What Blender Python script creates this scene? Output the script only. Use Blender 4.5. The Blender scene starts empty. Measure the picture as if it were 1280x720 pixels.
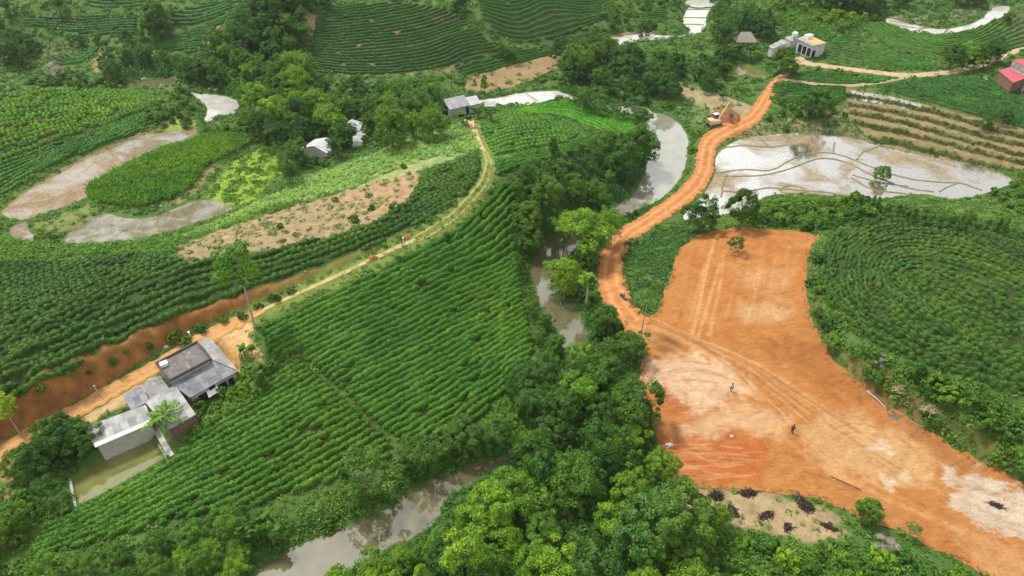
import bpy, math, random
import numpy as np
from mathutils import Vector, Matrix

# ------------------------------------------------------------------ camera, sky, sun, exposure
SC = bpy.context.scene
COL = SC.collection
CAM_H, PITCH, F = 80.0, math.radians(38.0), 853.33
cd = bpy.data.cameras.new('camera'); cam = bpy.data.objects.new('camera', cd); COL.objects.link(cam)
cam.location = (0, 0, CAM_H); cam.rotation_euler = (math.pi/2 - PITCH, 0, 0)
cd.sensor_width = 36; cd.lens = 24.0; cd.clip_start = 0.5; cd.clip_end = 9000
SC.camera = cam
SC.render.resolution_x, SC.render.resolution_y = 1024, 576
SC.view_settings.view_transform = 'Standard'; SC.view_settings.look = 'None'
SC.view_settings.exposure = 0.64; SC.view_settings.gamma = 1.0
SC.render.engine = 'CYCLES'
SC.cycles.use_denoising = True
SC.cycles.max_bounces = 6; SC.cycles.diffuse_bounces = 3; SC.cycles.glossy_bounces = 3
SC.cycles.transparent_max_bounces = 8
SUN_EL, SUN_AZ = math.radians(58), math.radians(-52)      # azimuth from +Y towards +X
sd = bpy.data.lights.new('sun', 'SUN'); sun = bpy.data.objects.new('sun', sd); COL.objects.link(sun)
sd.energy = 2.6; sd.angle = math.radians(9); sd.color = (1.0, 0.96, 0.9)
sdir = Vector((math.sin(SUN_AZ)*math.cos(SUN_EL), math.cos(SUN_AZ)*math.cos(SUN_EL), math.sin(SUN_EL)))
sun.rotation_euler = sdir.to_track_quat('Z', 'Y').to_euler(); sun.location = (0, 0, 200)
W = bpy.data.worlds.new('World'); SC.world = W; W.use_nodes = True
nt = W.node_tree; N = nt.nodes; LK = nt.links
bg = N['Background']
sky = N.new('ShaderNodeTexSky'); sky.sky_type = 'NISHITA'; sky.sun_disc = False
sky.sun_elevation = SUN_EL; sky.sun_rotation = SUN_AZ; sky.dust_density = 4.0; sky.air_density = 1.0
tc = N.new('ShaderNodeTexCoord')
no = N.new('ShaderNodeTexNoise'); no.inputs['Scale'].default_value = 2.2; no.inputs['Detail'].default_value = 6
mp = N.new('ShaderNodeMapping'); mp.inputs['Scale'].default_value = (1, 1, 2.2)
cr = N.new('ShaderNodeValToRGB'); cr.color_ramp.elements[0].position = .40; cr.color_ramp.elements[1].position = .66
cr.color_ramp.elements[0].color = (6.6, 6.55, 6.4, 1); cr.color_ramp.elements[1].color = (13.0, 12.9, 12.4, 1)
mx = N.new('ShaderNodeMix'); mx.data_type = 'RGBA'; mx.inputs['Factor'].default_value = 0.9
LK.new(tc.outputs['Generated'], mp.inputs['Vector']); LK.new(mp.outputs[0], no.inputs['Vector'])
LK.new(no.outputs['Fac'], cr.inputs['Fac'])
LK.new(sky.outputs[0], mx.inputs['A']); LK.new(cr.outputs[0], mx.inputs['B'])
LK.new(mx.outputs['Result'], bg.inputs['Color']); bg.inputs['Strength'].default_value = 0.077

RNG = np.random.default_rng(7)
random.seed(7)

# ------------------------------------------------------------------ helpers: projection, noise, polygons
SP, CP = math.sin(PITCH), math.cos(PITCH)
def rays(px):
    px = np.atleast_2d(np.asarray(px, float))
    a = (px[:, 0]-640)/F; b = (360-px[:, 1])/F
    d = np.stack([a, CP + b*SP, -SP + b*CP], 1)
    return d
def at_z(px, z):
    d = rays(px); t = (np.asarray(z, float)-CAM_H)/d[:, 2]
    return d[:, :2]*t[:, None]
def proj(p):
    p = np.atleast_2d(np.asarray(p, float)); x, y, z = p[:, 0], p[:, 1], p[:, 2]-CAM_H
    fw = y*CP - z*SP; up = y*SP + z*CP
    return np.stack([640 + F*x/fw, 360 - F*up/fw], 1)
def sm(t): t = np.clip(t, 0, 1); return t*t*(3-2*t)
def snoise(x, y, s, seed=0, n=7):
    r = np.random.default_rng(1000+seed); o = np.zeros_like(x, dtype=float)
    for _ in range(n):
        a = r.uniform(0, 2*math.pi); f = (2*math.pi/s)*r.uniform(.55, 1.5); ph = r.uniform(0, 6.28)
        w = r.uniform(.4, 1.0)
        o += w*np.sin((x*math.cos(a)+y*math.sin(a))*f + ph + 1.3*np.sin((x*math.sin(a)-y*math.cos(a))*f*.43+ph*2))
    return o/(n*.5)
def inside(P, poly):
    x, y = P[:, 0], P[:, 1]; c = np.zeros(len(P), bool); q = np.roll(poly, 1, 0)
    for (x1, y1), (x2, y2) in zip(poly, q):
        m = ((y1 > y) != (y2 > y))
        if m.any():
            xi = (x2-x1)*(y[m]-y1)/(y2-y1+1e-12)+x1
            t = np.zeros(len(P), bool); t[m] = x[m] < xi; c ^= t
    return c
def near_seg(P, A, B):
    ab = B-A; t = np.clip(((P-A)@ab)/max(ab@ab, 1e-9), 0, 1); q = A+t[:, None]*ab
    return np.hypot(*(P-q).T), q, t
def dist_line(P, line, closed=False):
    D = np.full(len(P), 1e9); Q = np.zeros_like(P); T = np.zeros(len(P))
    n = len(line); m = n if closed else n-1
    for i in range(m):
        d, q, t = near_seg(P, line[i], line[(i+1) % n])
        k = d < D; D[k] = d[k]; Q[k] = q[k]; T[k] = i+t[k]
    return D, Q, T
def sdist(P, poly, margin=12):
    """signed distance, positive inside; far points get -margin"""
    out = np.full(len(P), -float(margin))
    lo, hi = poly.min(0)-margin, poly.max(0)+margin
    k = np.where((P[:, 0] > lo[0]) & (P[:, 0] < hi[0]) & (P[:, 1] > lo[1]) & (P[:, 1] < hi[1]))[0]
    if len(k):
        d, _, _ = dist_line(P[k], poly, True); s = inside(P[k], poly)
        out[k] = np.where(s, d, -d)
    return out
def spline(K, n, closed=False):
    """Catmull-Rom through knots, uniform in knot parameter"""
    K = np.asarray(K, float); m = len(K)
    u = np.linspace(0, m if closed else m-1, n, endpoint=not closed)
    i = np.floor(u).astype(int); 
    if not closed: i = np.minimum(i, m-2)
    f = (u-i)[:, None]
    g = (lambda j: K[j % m]) if closed else (lambda j: np.where((j < 0)[:, None], 2*K[0]-K[1], np.where((j > m-1)[:, None], 2*K[-1]-K[-2], K[np.clip(j, 0, m-1)])))
    a, b, c, d = g(i-1), g(i), g(i+1), g(i+2)
    return .5*((2*b)+(-a+c)*f+(2*a-5*b+4*c-d)*f*f+(-a+3*b-3*c+d)*f**3)
def arclen(L, step):
    s = np.r_[0, np.cumsum(np.linalg.norm(np.diff(L, axis=0), axis=1))]
    n = max(2, int(round(s[-1]/step))+1); t = np.linspace(0, s[-1], n)
    return np.stack([np.interp(t, s, L[:, k]) for k in range(L.shape[1])], 1)

# ------------------------------------------------------------------ terrain heights from (pixel, height) control points
CTRL = [
 # river and water level
 (880,10,0.4),(860,35,.3),(800,45,.3),(720,65,.3),(650,95,.2),(590,105,.2),(640,124,0),(690,118,0),(760,138,0),(825,150,0),(840,190,0),(825,230,0),(785,262,0),
 (720,300,0),(680,330,0),(690,370,0),(708,410,0),(712,450,0),(705,490,0),(670,545,0),(600,590,0),(530,630,0),(460,665,0),(380,705,0),
 # left valley
 (275,130,1),(200,103,1.4),(100,230,2.2),(40,260,2.2),(200,175,2),(240,165,1.6),(130,290,2.2),(220,272,2),(280,258,2.2),(20,290,2.4),(310,220,2.2),(350,190,2.0),(260,170,2),
 (210,215,3.6),(150,240,3.2),(270,185,3.2),(300,175,2.8),(80,270,2.4),
 # ridge with path
 (585,152,8.5),(560,160,8.2),(612,205,11.5),(600,235,11.5),(570,270,12),(520,302,12),(470,325,11.5),(420,347,10.5),(373,368,9.5),(320,392,8),(270,420,6.2),(200,460,5),(130,500,4.4),(60,535,4.2),(0,570,4.2),(-60,600,4.2),
 # west side of ridge
 (540,235,11),(500,250,10.6),(440,270,10),(380,290,9.6),(300,310,8.8),(250,320,8.0),(520,190,8.4),(460,205,7),(400,232,6.2),(330,255,5),(270,285,4.4),(500,168,6.4),(440,185,4),(395,200,3),(450,160,2.4),(520,150,4),(560,125,3),(230,300,4.4),
 (150,400,7.0),(60,420,6.8),(0,440,6.6),(240,370,7.6),(330,340,8.4),(100,350,5.6),(0,350,5.4),(170,330,5.4),(100,312,3.6),(0,312,3.4),(180,308,3.6),(60,460,6.4),(-80,420,6),(-80,330,4.5),
 # east side of the ridge
 (640,170,7.6),(690,165,6),(640,200,9.4),(700,150,4),(740,150,3.2),(780,155,1.6),(800,190,1.4),(790,225,1.2),(740,190,4),(700,210,5),(660,230,7),(740,250,1.4),(700,270,2.5),(650,280,5.4),(620,140,4),(600,140,6),
 (620,280,8.4),(560,340,8.6),(600,330,7),(640,340,4),(660,370,2),(500,380,8),(560,400,6),(620,410,3.8),(660,430,1.9),(440,420,7.5),(380,430,6.8),(340,440,6.2),(480,470,5.2),(560,480,3.8),(620,500,2.0),(640,470,2.4),(420,500,5),(330,510,4.6),(300,520,4.2),
 (250,560,3.4),(330,570,3.8),(420,560,3.6),(500,550,3),(560,550,1.8),(500,590,1.6),(440,610,1.6),(300,620,2.7),(200,630,2.9),(100,660,2.9),(40,690,3),(380,640,1.6),(300,670,1.4),(230,700,1.6),(150,600,3),(230,490,3.7),(160,520,3.7),(280,465,4.6),(300,440,5.8),(50,600,3.4),(0,650,3.6),(0,720,3.4),(100,720,2.6),(-100,700,4),
 # far hills
 (500,95,3.5),(400,95,3.5),(560,88,3),(500,50,9),(400,50,9),(580,55,8),(480,5,15),(400,8,15.5),(560,15,13),(620,62,4),(600,85,2),
 (350,10,17),(320,50,11),(370,40,12),(300,25,14),(350,90,4),(300,85,4.5),(250,85,3.5),(330,130,2),(270,95,3),(385,75,6),(420,130,1.8),(480,130,2),(540,110,2),
 (650,50,4),(700,45,3.5),(690,20,9),(640,20,10),(680,0,13),(750,10,5),(600,15,13),(640,75,2),(700,58,1.4),(780,30,2),(820,20,2),
 (100,95,3),(30,100,3.4),(150,80,4),(60,72,4.5),(100,55,5.5),(30,60,5),(180,50,7),(100,30,9),(30,30,9),(240,30,11),(250,60,7),(170,20,12),(100,5,14),(30,5,14),(220,5,15),(290,8,16),
 (100,130,5),(30,140,5),(180,125,3.6),(60,180,4.4),(130,160,3.6),(0,210,4),(-60,160,6),(-60,250,4),(200,140,2.6),(220,120,1.6),
 # middle right
 (740,80,2),(800,85,2.4),(830,75,4),(860,60,4),(880,90,3.4),(900,60,4.6),(920,40,5),(850,110,2.2),(880,150,2),(870,130,2),(830,120,1.4),(950,90,3.6),(940,125,3.4),(900,163,2.4),(882,200,1.9),(865,235,1.9),(830,265,2),(780,300,2.4),(765,340,2.8),(770,380,3.2),(800,420,3.6),(860,175,1.2),
 (940,190,.9),(1000,180,.9),(1080,190,.9),(1180,210,.9),(1250,225,.9),(900,250,.9),(960,250,.9),(1050,240,.9),(1150,240,.9),(1220,243,.9),(870,262,.9),(980,225,.9),(1120,225,.9),
 (960,150,1.9),(1000,148,2),(1050,158,2.2),(1100,174,2),(1160,188,1.9),(1220,200,1.9),(1280,214,2),(1060,112,5.6),(1090,118,5.5),(1152,131,5.4),(1220,149,5.4),(1290,168,5.4),(1130,150,3.6),(1200,172,3.6),(1270,192,3.6),(1010,128,3.4),(970,115,4),
 (1000,100,5),(1060,100,5.8),(1150,95,6.4),(1220,86,7),(1280,60,8),(1200,110,6.6),(1270,130,6.8),(1270,95,8),(1030,85,6),(1100,75,6.6),(1000,65,6.6),(960,60,5.6),(1060,50,6.6),(1150,55,6),(1200,60,6.5),(1130,35,5),(1180,30,4),(1240,22,4),(1100,12,4.5),(1000,15,7),(1150,5,5),(940,10,6),(1280,30,6),(1250,5,5),(1040,20,6.6),(1350,100,8),(1350,200,3),
 # clearing and mound
 (850,320,3.8),(830,300,2.6),(800,340,3.2),(810,380,3.5),(860,345,4.6),(900,300,6.2),(950,292,6.6),(1000,295,6.6),(940,340,6.4),(940,385,5.2),(990,360,6.2),(890,420,4.2),(960,440,4.2),(1010,430,5),(850,440,3.6),(840,500,3.2),(900,520,3.2),(980,520,3.2),(1060,520,3.2),(1150,590,3),(870,590,3),(950,600,3.2),(1050,620,3.2),(1150,650,3),(1250,660,2.8),(1230,700,3),(900,650,3.4),(1000,660,3.8),(900,700,3.6),(1050,700,4),(1150,710,3.6),(1300,720,3),
 (900,278,2.6),(960,268,2),(1040,262,2.4),(1030,285,5),(1080,255,2.6),(1150,262,3),(1230,275,3),(1290,290,5),
 (1030,330,7.4),(1080,290,8),(1150,285,8.8),(1240,310,11),(1330,350,12.5),(1100,340,12.5),(1180,340,14.8),(1250,380,16),(1350,450,16),(1060,380,8.8),(1120,400,11.5),(1200,430,12.8),(1280,480,12.5),(1080,430,7.4),(1160,470,8),(1250,520,7.8),(1350,560,8),(1030,400,6.2),(1060,450,4.8),(1120,500,4.4),(1200,550,4.2),(1280,600,4),(1380,660,4),
 # bottom wood
 (740,470,2),(780,500,2.6),(720,540,2),(800,560,2.8),(760,620,2.4),(640,620,1.4),(700,680,2.4),(560,690,1.4),(480,715,1.2),(830,680,3),(640,740,2.2),(760,720,2.8),(760,420,2.6),(740,380,1.4),(740,330,1.2),
]
C = np.array(CTRL, float)
XY = at_z(C[:, :2], C[:, 2]); Z = C[:, 2]
EXT = []
for x in (-420, -250, -120, 0, 120, 250, 420): EXT += [(x, 420, 26+10*math.sin(x*.02)), (x, 330, 17+6*math.sin(x*.03))]
for y in (0, 60, 120, 200, 270): EXT += [(-330, y, 8), (-240-.1*y, y, 6), (330, y, 8), (240+.2*y, y, 7)]
EXT += [(-120, 10, 4), (-60, -20, 4), (0, -30, 4), (60, -20, 4), (120, 10, 4), (0, 15, 2)]
EXT = np.array(EXT, float)
XY = np.r_[XY, EXT[:, :2]]; Z = np.r_[Z, EXT[:, 2]]
# merge near-duplicates
keep = []
for i in range(len(XY)):
    if all(np.hypot(*(XY[i]-XY[j])) > 1.2 for j in keep): keep.append(i)
XY, Z = XY[keep], Z[keep]
def kern(A, B): return np.sqrt(((A[:, None]-B[None])**2).sum(-1))
n = len(XY)
M = np.zeros((n+3, n+3)); M[:n, :n] = -kern(XY, XY) + 0.6*np.eye(n); M[:n, n] = 1; M[:n, n+1:] = XY/100; M[n, :n] = 1; M[n+1:, :n] = XY.T/100
sol = np.linalg.solve(M, np.r_[Z, 0, 0, 0])
GX0, GX1, GY0, GY1, GS = -230.0, 230.0, 16.0, 346.0, 0.5
def base_h(P):
    o = np.zeros(len(P))
    for i in range(0, len(P), 40000):
        q = P[i:i+40000]; o[i:i+40000] = -kern(q, XY)@sol[:n] + sol[n] + (q/100)@sol[n+1:]
    return o
cx = np.arange(GX0, GX1+.1, 1.0); cy = np.arange(GY0, GY1+.1, 1.0)
cxx, cyy = np.meshgrid(cx, cy); Hc = base_h(np.stack([cxx.ravel(), cyy.ravel()], 1)).reshape(cyy.shape)
kx = np.exp(-.5*(np.arange(-7, 8)/2.4)**2); kx /= kx.sum()
Hp = np.pad(Hc, 7, mode='edge')
Hp = sum(k*Hp[:, i:i+Hc.shape[1]] for i, k in enumerate(kx)); Hc = sum(k*Hp[i:i+Hc.shape[0], :] for i, k in enumerate(kx))
gx = np.arange(GX0, GX1+.01, GS); gy = np.arange(GY0, GY1+.01, GS)
# upsample x2
H = np.zeros((len(gy), len(gx))); H[::2, ::2] = Hc; H[1::2, ::2] = .5*(Hc[1:]+Hc[:-1]); H[:, 1::2] = .5*(H[:, :-2:2]+H[:, 2::2])
gxx, gyy = np.meshgrid(gx, gy); GP = np.stack([gxx.ravel(), gyy.ravel()], 1)
H += .13*snoise(gxx, gyy, 9, 1)+.06*snoise(gxx, gyy, 3.5, 2)
def hs(P):
    P = np.atleast_2d(P); fx = np.clip((P[:, 0]-GX0)/GS, 0, len(gx)-1.001); fy = np.clip((P[:, 1]-GY0)/GS, 0, len(gy)-1.001)
    i, j = fx.astype(int), fy.astype(int); a, b = fx-i, fy-j
    return (H[j, i]*(1-a)+H[j, i+1]*a)*(1-b)+(H[j+1, i]*(1-a)+H[j+1, i+1]*a)*b
def h1(x, y): return float(hs(np.array([[x, y]]))[0])
def gnd(px, lift=0.0):
    """pixel -> point on the ground (first hit of the ray), optionally of the ground raised by lift"""
    d = rays(px); ts = np.linspace(40, 420, 900); lo = np.full(len(d), 419.0); done = np.zeros(len(d), bool)
    for k, t in enumerate(ts):
        p = d*t; z = CAM_H+p[:, 2]; hit = (~done) & (z < hs(p[:, :2])+lift); lo[hit] = t; done |= hit
        if done.all(): break
    a = lo-(ts[1]-ts[0]); b = lo.copy()
    for _ in range(14):
        m = .5*(a+b); p = d*m[:, None]; u = CAM_H+p[:, 2] < hs(p[:, :2])+lift; b = np.where(u, m, b); a = np.where(u, a, m)
    return (d*b[:, None])[:, :2]
def gpoly(px, smooth=True, n=10, jit=0.0, seed=0):
    w = gnd(px)
    if smooth: w = spline(w, len(w)*n, True)
    if jit:
        w = w + jit*np.stack([snoise(w[:, 0], w[:, 1], 3, seed), snoise(w[:, 0], w[:, 1], 3, seed+5)], 1)+.4*jit*np.stack([snoise(w[:, 0], w[:, 1], 1.1, seed+1), snoise(w[:, 0], w[:, 1], 1.1, seed+6)], 1)
    return w
def gline(px, n=14): return spline(gnd(px), len(px)*n)

# ---- cut banks (a step in the ground along a line)
def step_line(px, amps, side, decay=22.0):
    global H
    L = gnd(px); Ls = spline(L, len(L)*6); am = np.interp(np.linspace(0, len(L)-1, len(Ls)), range(len(L)), amps)
    lo, hi = Ls.min(0)-45, Ls.max(0)+45
    k = np.where((GP[:, 0] > lo[0]) & (GP[:, 0] < hi[0]) & (GP[:, 1] > lo[1]) & (GP[:, 1] < hi[1]))[0]
    d, q, t = dist_line(GP[k], Ls)
    i = np.clip(t.astype(int), 0, len(Ls)-2); tg = Ls[i+1]-Ls[i]; v = GP[k]-q
    sg = (tg[:, 0]*v[:, 1]-tg[:, 1]*v[:, 0])*side
    a = am[i]*(1+.25*snoise(GP[k, 0], GP[k, 1], 7, 31)); dd = d + .35*snoise(GP[k, 0], GP[k, 1], 4, 32)
    add = np.where(sg > 0, a*sm(dd/(.6*a+.3))*np.exp(-(np.maximum(d-3, 0)/decay)**2), 0)
    Hf = H.ravel(); Hf[k] += add; H = Hf.reshape(H.shape)
    f = np.zeros(len(GP)); f[k] = np.where(sg > 0, sm(dd/.5)*(1-sm((dd-.6*a-.2)/1.0))*sm(a/1.2), 0)
    return f
BANK = step_line([(-60,588),(-20,566),(40,535),(100,503),(150,472),(200,440),(250,412),(300,388),(330,376),(370,358),(420,337),(480,308),(530,280)],
                 [5,5,4.6,4.2,3.6,2.9,2.2,1.6,1.3,1.0,.7,.45,.15], 1)
BANK2 = step_line([(1018,296),(1010,320),(1008,345),(1014,385),(1030,430),(1060,465),(1100,495),(1150,530),(1200,560),(1280,603),(1400,662)],
                  [.8,1.1,1.3,1.5,1.8,2.0,2.3,2.2,2.0,1.8,1.5], 1, 16)
# ---- rice terraces: the slope broken into level steps
TERR = spline(gnd([(1058,110),(1090,115),(1152,128),(1220,146),(1300,168),(1310,214),(1240,206),(1160,192),(1105,178),(1075,160),(1062,140)]), 80, True)
def terr_weight(): return sm((sdist(GP, TERR, 6)+1.0)/1.5)
tw = terr_weight(); k = tw > 0
zz = H.ravel()[k]+.05*snoise(GP[k, 0], GP[k, 1], 11, 40); STEP = .75
fl = np.floor(zz/STEP); fr = zz/STEP-fl; zq = STEP*(fl + sm((fr-.62)/.38))
TFR = np.full(len(GP), -1.0); TFR[k] = fr
Hf = H.ravel(); Hf[k] = Hf[k]*(1-tw[k])+zq*tw[k]; H = Hf.reshape(H.shape)
def flatten(poly, z, blend=3.0, bevel=0.0):
    global H
    s = sdist(GP, poly, blend+1); w = sm((s+blend)/blend); Hf = H.ravel(); H = (Hf*(1-w)+z*w).reshape(H.shape)
def carve(poly, z, depth, shore=.12, blend=4.0):
    """lower the ground inside a water outline, and bring the banks to just above its level"""
    global H
    s = sdist(GP, poly, blend+1); Hf = H.ravel().copy()
    o = (s <= 0) & (s > -blend) & ~WIN; w = sm(-s[o]/blend); Hf[o] = np.maximum((z+shore)*(1-w)+Hf[o]*w, z+shore*.9)
    i = s > 0; Hf[i] = z + shore - (depth+shore)*sm(s[i]/(1.2 if depth > .3 else .5)); H = Hf.reshape(H.shape)
def wpoly(px, z, n=8, jit=.25, seed=3):
    w = spline(at_z(px, z), len(px)*n, True)
    return w + jit*np.stack([snoise(w[:, 0], w[:, 1], 4, seed), snoise(w[:, 0], w[:, 1], 4, seed+1)], 1)
WATER = {}
WATER['river_pool'] = (wpoly([(812,142),(838,146),(860,168),(860,198),(850,225),(828,248),(800,262),(776,274),(760,270),(762,260),(790,243),(804,217),(808,190),(804,165)], .015), .015)
WATER['river'] = (wpoly([(796,264),(776,274),(748,290),(722,312),(702,330),(698,350),(712,375),(730,402),(736,432),(718,455),(712,475),(702,503),(672,548),(642,574),(606,598),(565,622),(548,652),(520,672),(470,695),(425,722),(400,760),(290,760),(312,716),(345,692),(390,673),(440,653),(482,634),(512,611),(548,594),(592,579),(622,570),(660,542),(692,500),(702,470),(705,440),(690,412),(674,385),(663,355),(662,325),(690,298),(735,272),(766,259),(784,250)], 0), 0.0)
WATER['side_channel'] = (wpoly([(800,132),(816,140),(818,150),(790,144),(740,132),(703,122),(690,125),(660,132),(625,134),(590,133),(585,127),(620,122),(650,116),(693,113),(708,117),(742,126)], .02), .02)
WATER['upper_river'] = (wpoly([(700,72),(718,62),(740,53),(765,47),(800,42),(830,44),(852,44),(862,38),(852,28),(858,12),(868,0),(876,-20),(905,-20),(893,5),(884,20),(882,34),(868,45),(835,49),(800,52),(765,58),(740,64),(712,78)], .25), .25)
WATER['valley_pond'] = (wpoly([(236,115),(252,117),(270,118),(290,122),(301,132),(292,143),(272,146),(262,154),(254,151),(258,136),(246,124)], 1.0), 1.0)
WATER['creek'] = (wpoly([(150,112),(180,100),(215,97),(222,101),(212,106),(180,111),(155,117)], 1.4), 1.4)
WATER['fishpond'] = (at_z([(89,602),(122,575),(187,545),(209,573),(160,602),(96,636)], 2.6), 2.6)
WATER['hut_pond'] = (wpoly([(915,82),(935,80),(955,92),(958,99),(935,97),(918,92)], 3.3), 3.3)
PADDY = {}
PADDY['flooded_paddy'] = (wpoly([(896,192),(925,174),(985,166),(1040,168),(1085,176),(1110,184),(1165,195),(1225,208),(1264,222),(1256,234),(1200,249),(1150,243),(1098,249),(1062,246),(1000,243),(960,246),(930,262),(885,273),(852,272),(880,240),(892,216)], .8), .8)
PADDY['orange_paddy'] = (wpoly([(3,264),(30,240),(70,218),(100,199),(135,188),(156,208),(120,235),(104,249),(70,262),(32,275),(10,273)], 2.2), 2.2)
PADDY['brown_paddy'] = (wpoly([(137,188),(170,171),(215,164),(244,162),(248,170),(240,181),(200,190),(172,199),(158,207)], 2.0), 2.0)
PADDY['stubble_paddy'] = (wpoly([(78,296),(102,281),(128,266),(160,272),(195,269),(250,249),(291,259),(272,271),(200,293),(160,303),(120,306),(85,306)], 2.2), 2.2)
PADDY['small_paddy'] = (wpoly([(10,287),(34,276),(40,290),(62,299),(40,302),(18,298)], 2.4), 2.4)
PADDY['far_paddy'] = (wpoly([(1108,22),(1135,29),(1170,36),(1200,33),(1225,24),(1240,10),(1262,8),(1258,18),(1240,27),(1215,38),(1180,45),(1140,41),(1112,33)], 4.0, jit=.15), 4.0)
PADDY['top_paddy'] = (wpoly([(856,3),(872,-4),(905,-2),(900,6),(870,9)], .7), .7)
SWAMP = spline(at_z([(260,243),(280,215),(305,195),(340,180),(372,178),(372,200),(340,225),(318,250),(290,257)], 2.1), 60, True)
flatten(SWAMP, 2.1, 3)
WIN = np.zeros(len(GP), bool)
for p, z in list(WATER.values())+list(PADDY.values()): WIN |= sdist(GP, p, 2) > 0
for p, z in PADDY.values(): carve(p, z, .14, .14, 3.0)
for nm, (p, z) in WATER.items(): carve(p, z, .9 if 'pond' not in nm else .8, .2, 3.0 if nm != 'fishpond' else 1.2)
YARD = spline(at_z([(108,575),(182,515),(205,490),(255,456),(276,450),(304,482),(240,527),(226,572),(190,566),(126,592)], 3.6), 60, True)
flatten(YARD, 3.6, 2.0)
p, z = WATER['fishpond']; carve(p, z, .8, .25, .8)
# bund strips of the big paddy are raised later as their own meshes

# ------------------------------------------------------------------ materials
def newmat(name):
    m = bpy.data.materials.new(name); m.use_nodes = True; t = m.node_tree
    return m, t, t.nodes['Principled BSDF']
def nd(t, typ, **kw):
    n = t.nodes.new(typ)
    for k, v in kw.items():
        if k in n.inputs.keys() if hasattr(n.inputs, 'keys') else False: n.inputs[k].default_value = v
        else: setattr(n, k, v)
    return n
def noise(t, scale, detail=4, rough=.6, vec=None, dist=0.0):
    n = t.nodes.new('ShaderNodeTexNoise'); n.inputs['Scale'].default_value = scale; n.inputs['Detail'].default_value = detail
    n.inputs['Roughness'].default_value = rough; n.inputs['Distortion'].default_value = dist
    if vec is not None: t.links.new(vec, n.inputs['Vector'])
    return n
def ramp(t, fac, stops):
    r = t.nodes.new('ShaderNodeValToRGB'); e = r.color_ramp.elements
    while len(e) > 1: e.remove(e[-1])
    e[0].position = stops[0][0]; e[0].color = (*stops[0][1], 1)
    for p, c in stops[1:]:
        q = e.new(p); q.color = (*c, 1)
    t.links.new(fac, r.inputs['Fac']); return r
def mixc(t, a, b, fac=.5, mode='MIX'):
    m = t.nodes.new('ShaderNodeMix'); m.data_type = 'RGBA'; m.blend_type = mode
    for s, v in (('Factor', fac), ('A', a), ('B', b)):
        if hasattr(v, 'is_linked') or isinstance(v, bpy.types.NodeSocket): t.links.new(v, m.inputs[s])
        else: m.inputs[s].default_value = v if s == 'Factor' else (*v, 1) if len(v) == 3 else v
    return m.outputs['Result']
def bump(t, h, strength=.4, dist=.1):
    b = t.nodes.new('ShaderNodeBump'); b.inputs['Strength'].default_value = strength; b.inputs['Distance'].default_value = dist
    t.links.new(h, b.inputs['Height']); return b.outputs[0]
def pos(t): return t.nodes.new('ShaderNodeNewGeometry').outputs['Position']

def foliage_mat(name, dark, mid, light, use_obj=True, trans=.30, patch=.12):
    m, t, b = newmat(name); g = t.nodes.new('ShaderNodeNewGeometry')
    n1 = noise(t, patch, 3, .6, g.outputs['Position']); n2 = noise(t, 1.3, 2, .6, g.outputs['Position'])
    add = t.nodes.new('ShaderNodeMath'); add.operation = 'MULTIPLY_ADD'; add.inputs[1].default_value = .38; 
    t.links.new(g.outputs['Random Per Island'], add.inputs[0]); 
    s = t.nodes.new('ShaderNodeMath'); s.operation = 'MULTIPLY_ADD'; s.inputs[1].default_value = .5; s.inputs[2].default_value = -.12
    t.links.new(n2.outputs['Fac'], s.inputs[0]); 
    s2 = t.nodes.new('ShaderNodeMath'); s2.operation = 'MULTIPLY_ADD'; s2.inputs[1].default_value = .5
    t.links.new(n1.outputs['Fac'], s2.inputs[0]); t.links.new(s.outputs[0], s2.inputs[2])
    t.links.new(s2.outputs[0], add.inputs[2])
    r = ramp(t, add.outputs[0], [(.18, dark), (.5, mid), (.85, light)])
    c = r.outputs[0]
    nh = noise(t, .055, 3, .6, g.outputs['Position']); fh_ = ramp(t, nh.outputs['Fac'], [(.42, (0, 0, 0)), (.68, (.75, .75, .75))])
    c = mixc(t, c, mixc(t, c, (1.55, 1.18, .75), 1.0, 'MULTIPLY'), fh_.outputs[0])
    n5 = noise(t, .6, 2, .5, g.outputs['Position']); f5 = ramp(t, n5.outputs['Fac'], [(.6, (0, 0, 0)), (.72, (.6, .6, .6))])
    c = mixc(t, c, mixc(t, c, (1.45, 1.2, .8), 1.0, 'MULTIPLY'), f5.outputs[0])
    if use_obj:
        oi = t.nodes.new('ShaderNodeObjectInfo'); c = mixc(t, c, oi.outputs['Color'], 1.0, 'MULTIPLY')
    t.links.new(c, b.inputs['Base Color']); b.inputs['Roughness'].default_value = .55; b.inputs['Specular IOR Level'].default_value = .25
    tr = t.nodes.new('ShaderNodeBsdfTranslucent'); t.links.new(mixc(t, c, (1.15, 1.3, .5), 1.0, 'MULTIPLY'), tr.inputs['Color'])
    ms = t.nodes.new('ShaderNodeMixShader'); ms.inputs[0].default_value = trans
    t.links.new(b.outputs[0], ms.inputs[1]); t.links.new(tr.outputs[0], ms.inputs[2])
    t.links.new(ms.outputs[0], t.nodes['Material Output'].inputs['Surface'])
    return m
MAT = {}
MAT['tea'] = foliage_mat('tea_leaves', (.024, .08, .011), (.052, .16, .02), (.115, .26, .034))
MAT['tree'] = foliage_mat('tree_leaves', (.026, .085, .014), (.062, .17, .024), (.14, .275, .04))
MAT['bush'] = foliage_mat('bush_leaves', (.03, .09, .013), (.066, .175, .024), (.14, .275, .04))
MAT['wild'] = foliage_mat('weed_leaves', (.02, .06, .012), (.05, .14, .025), (.11, .22, .04), use_obj=True)
MAT['dead'] = foliage_mat('dead_twigs', (.22, .19, .165), (.33, .29, .26), (.44, .40, .36), trans=.0)

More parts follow.
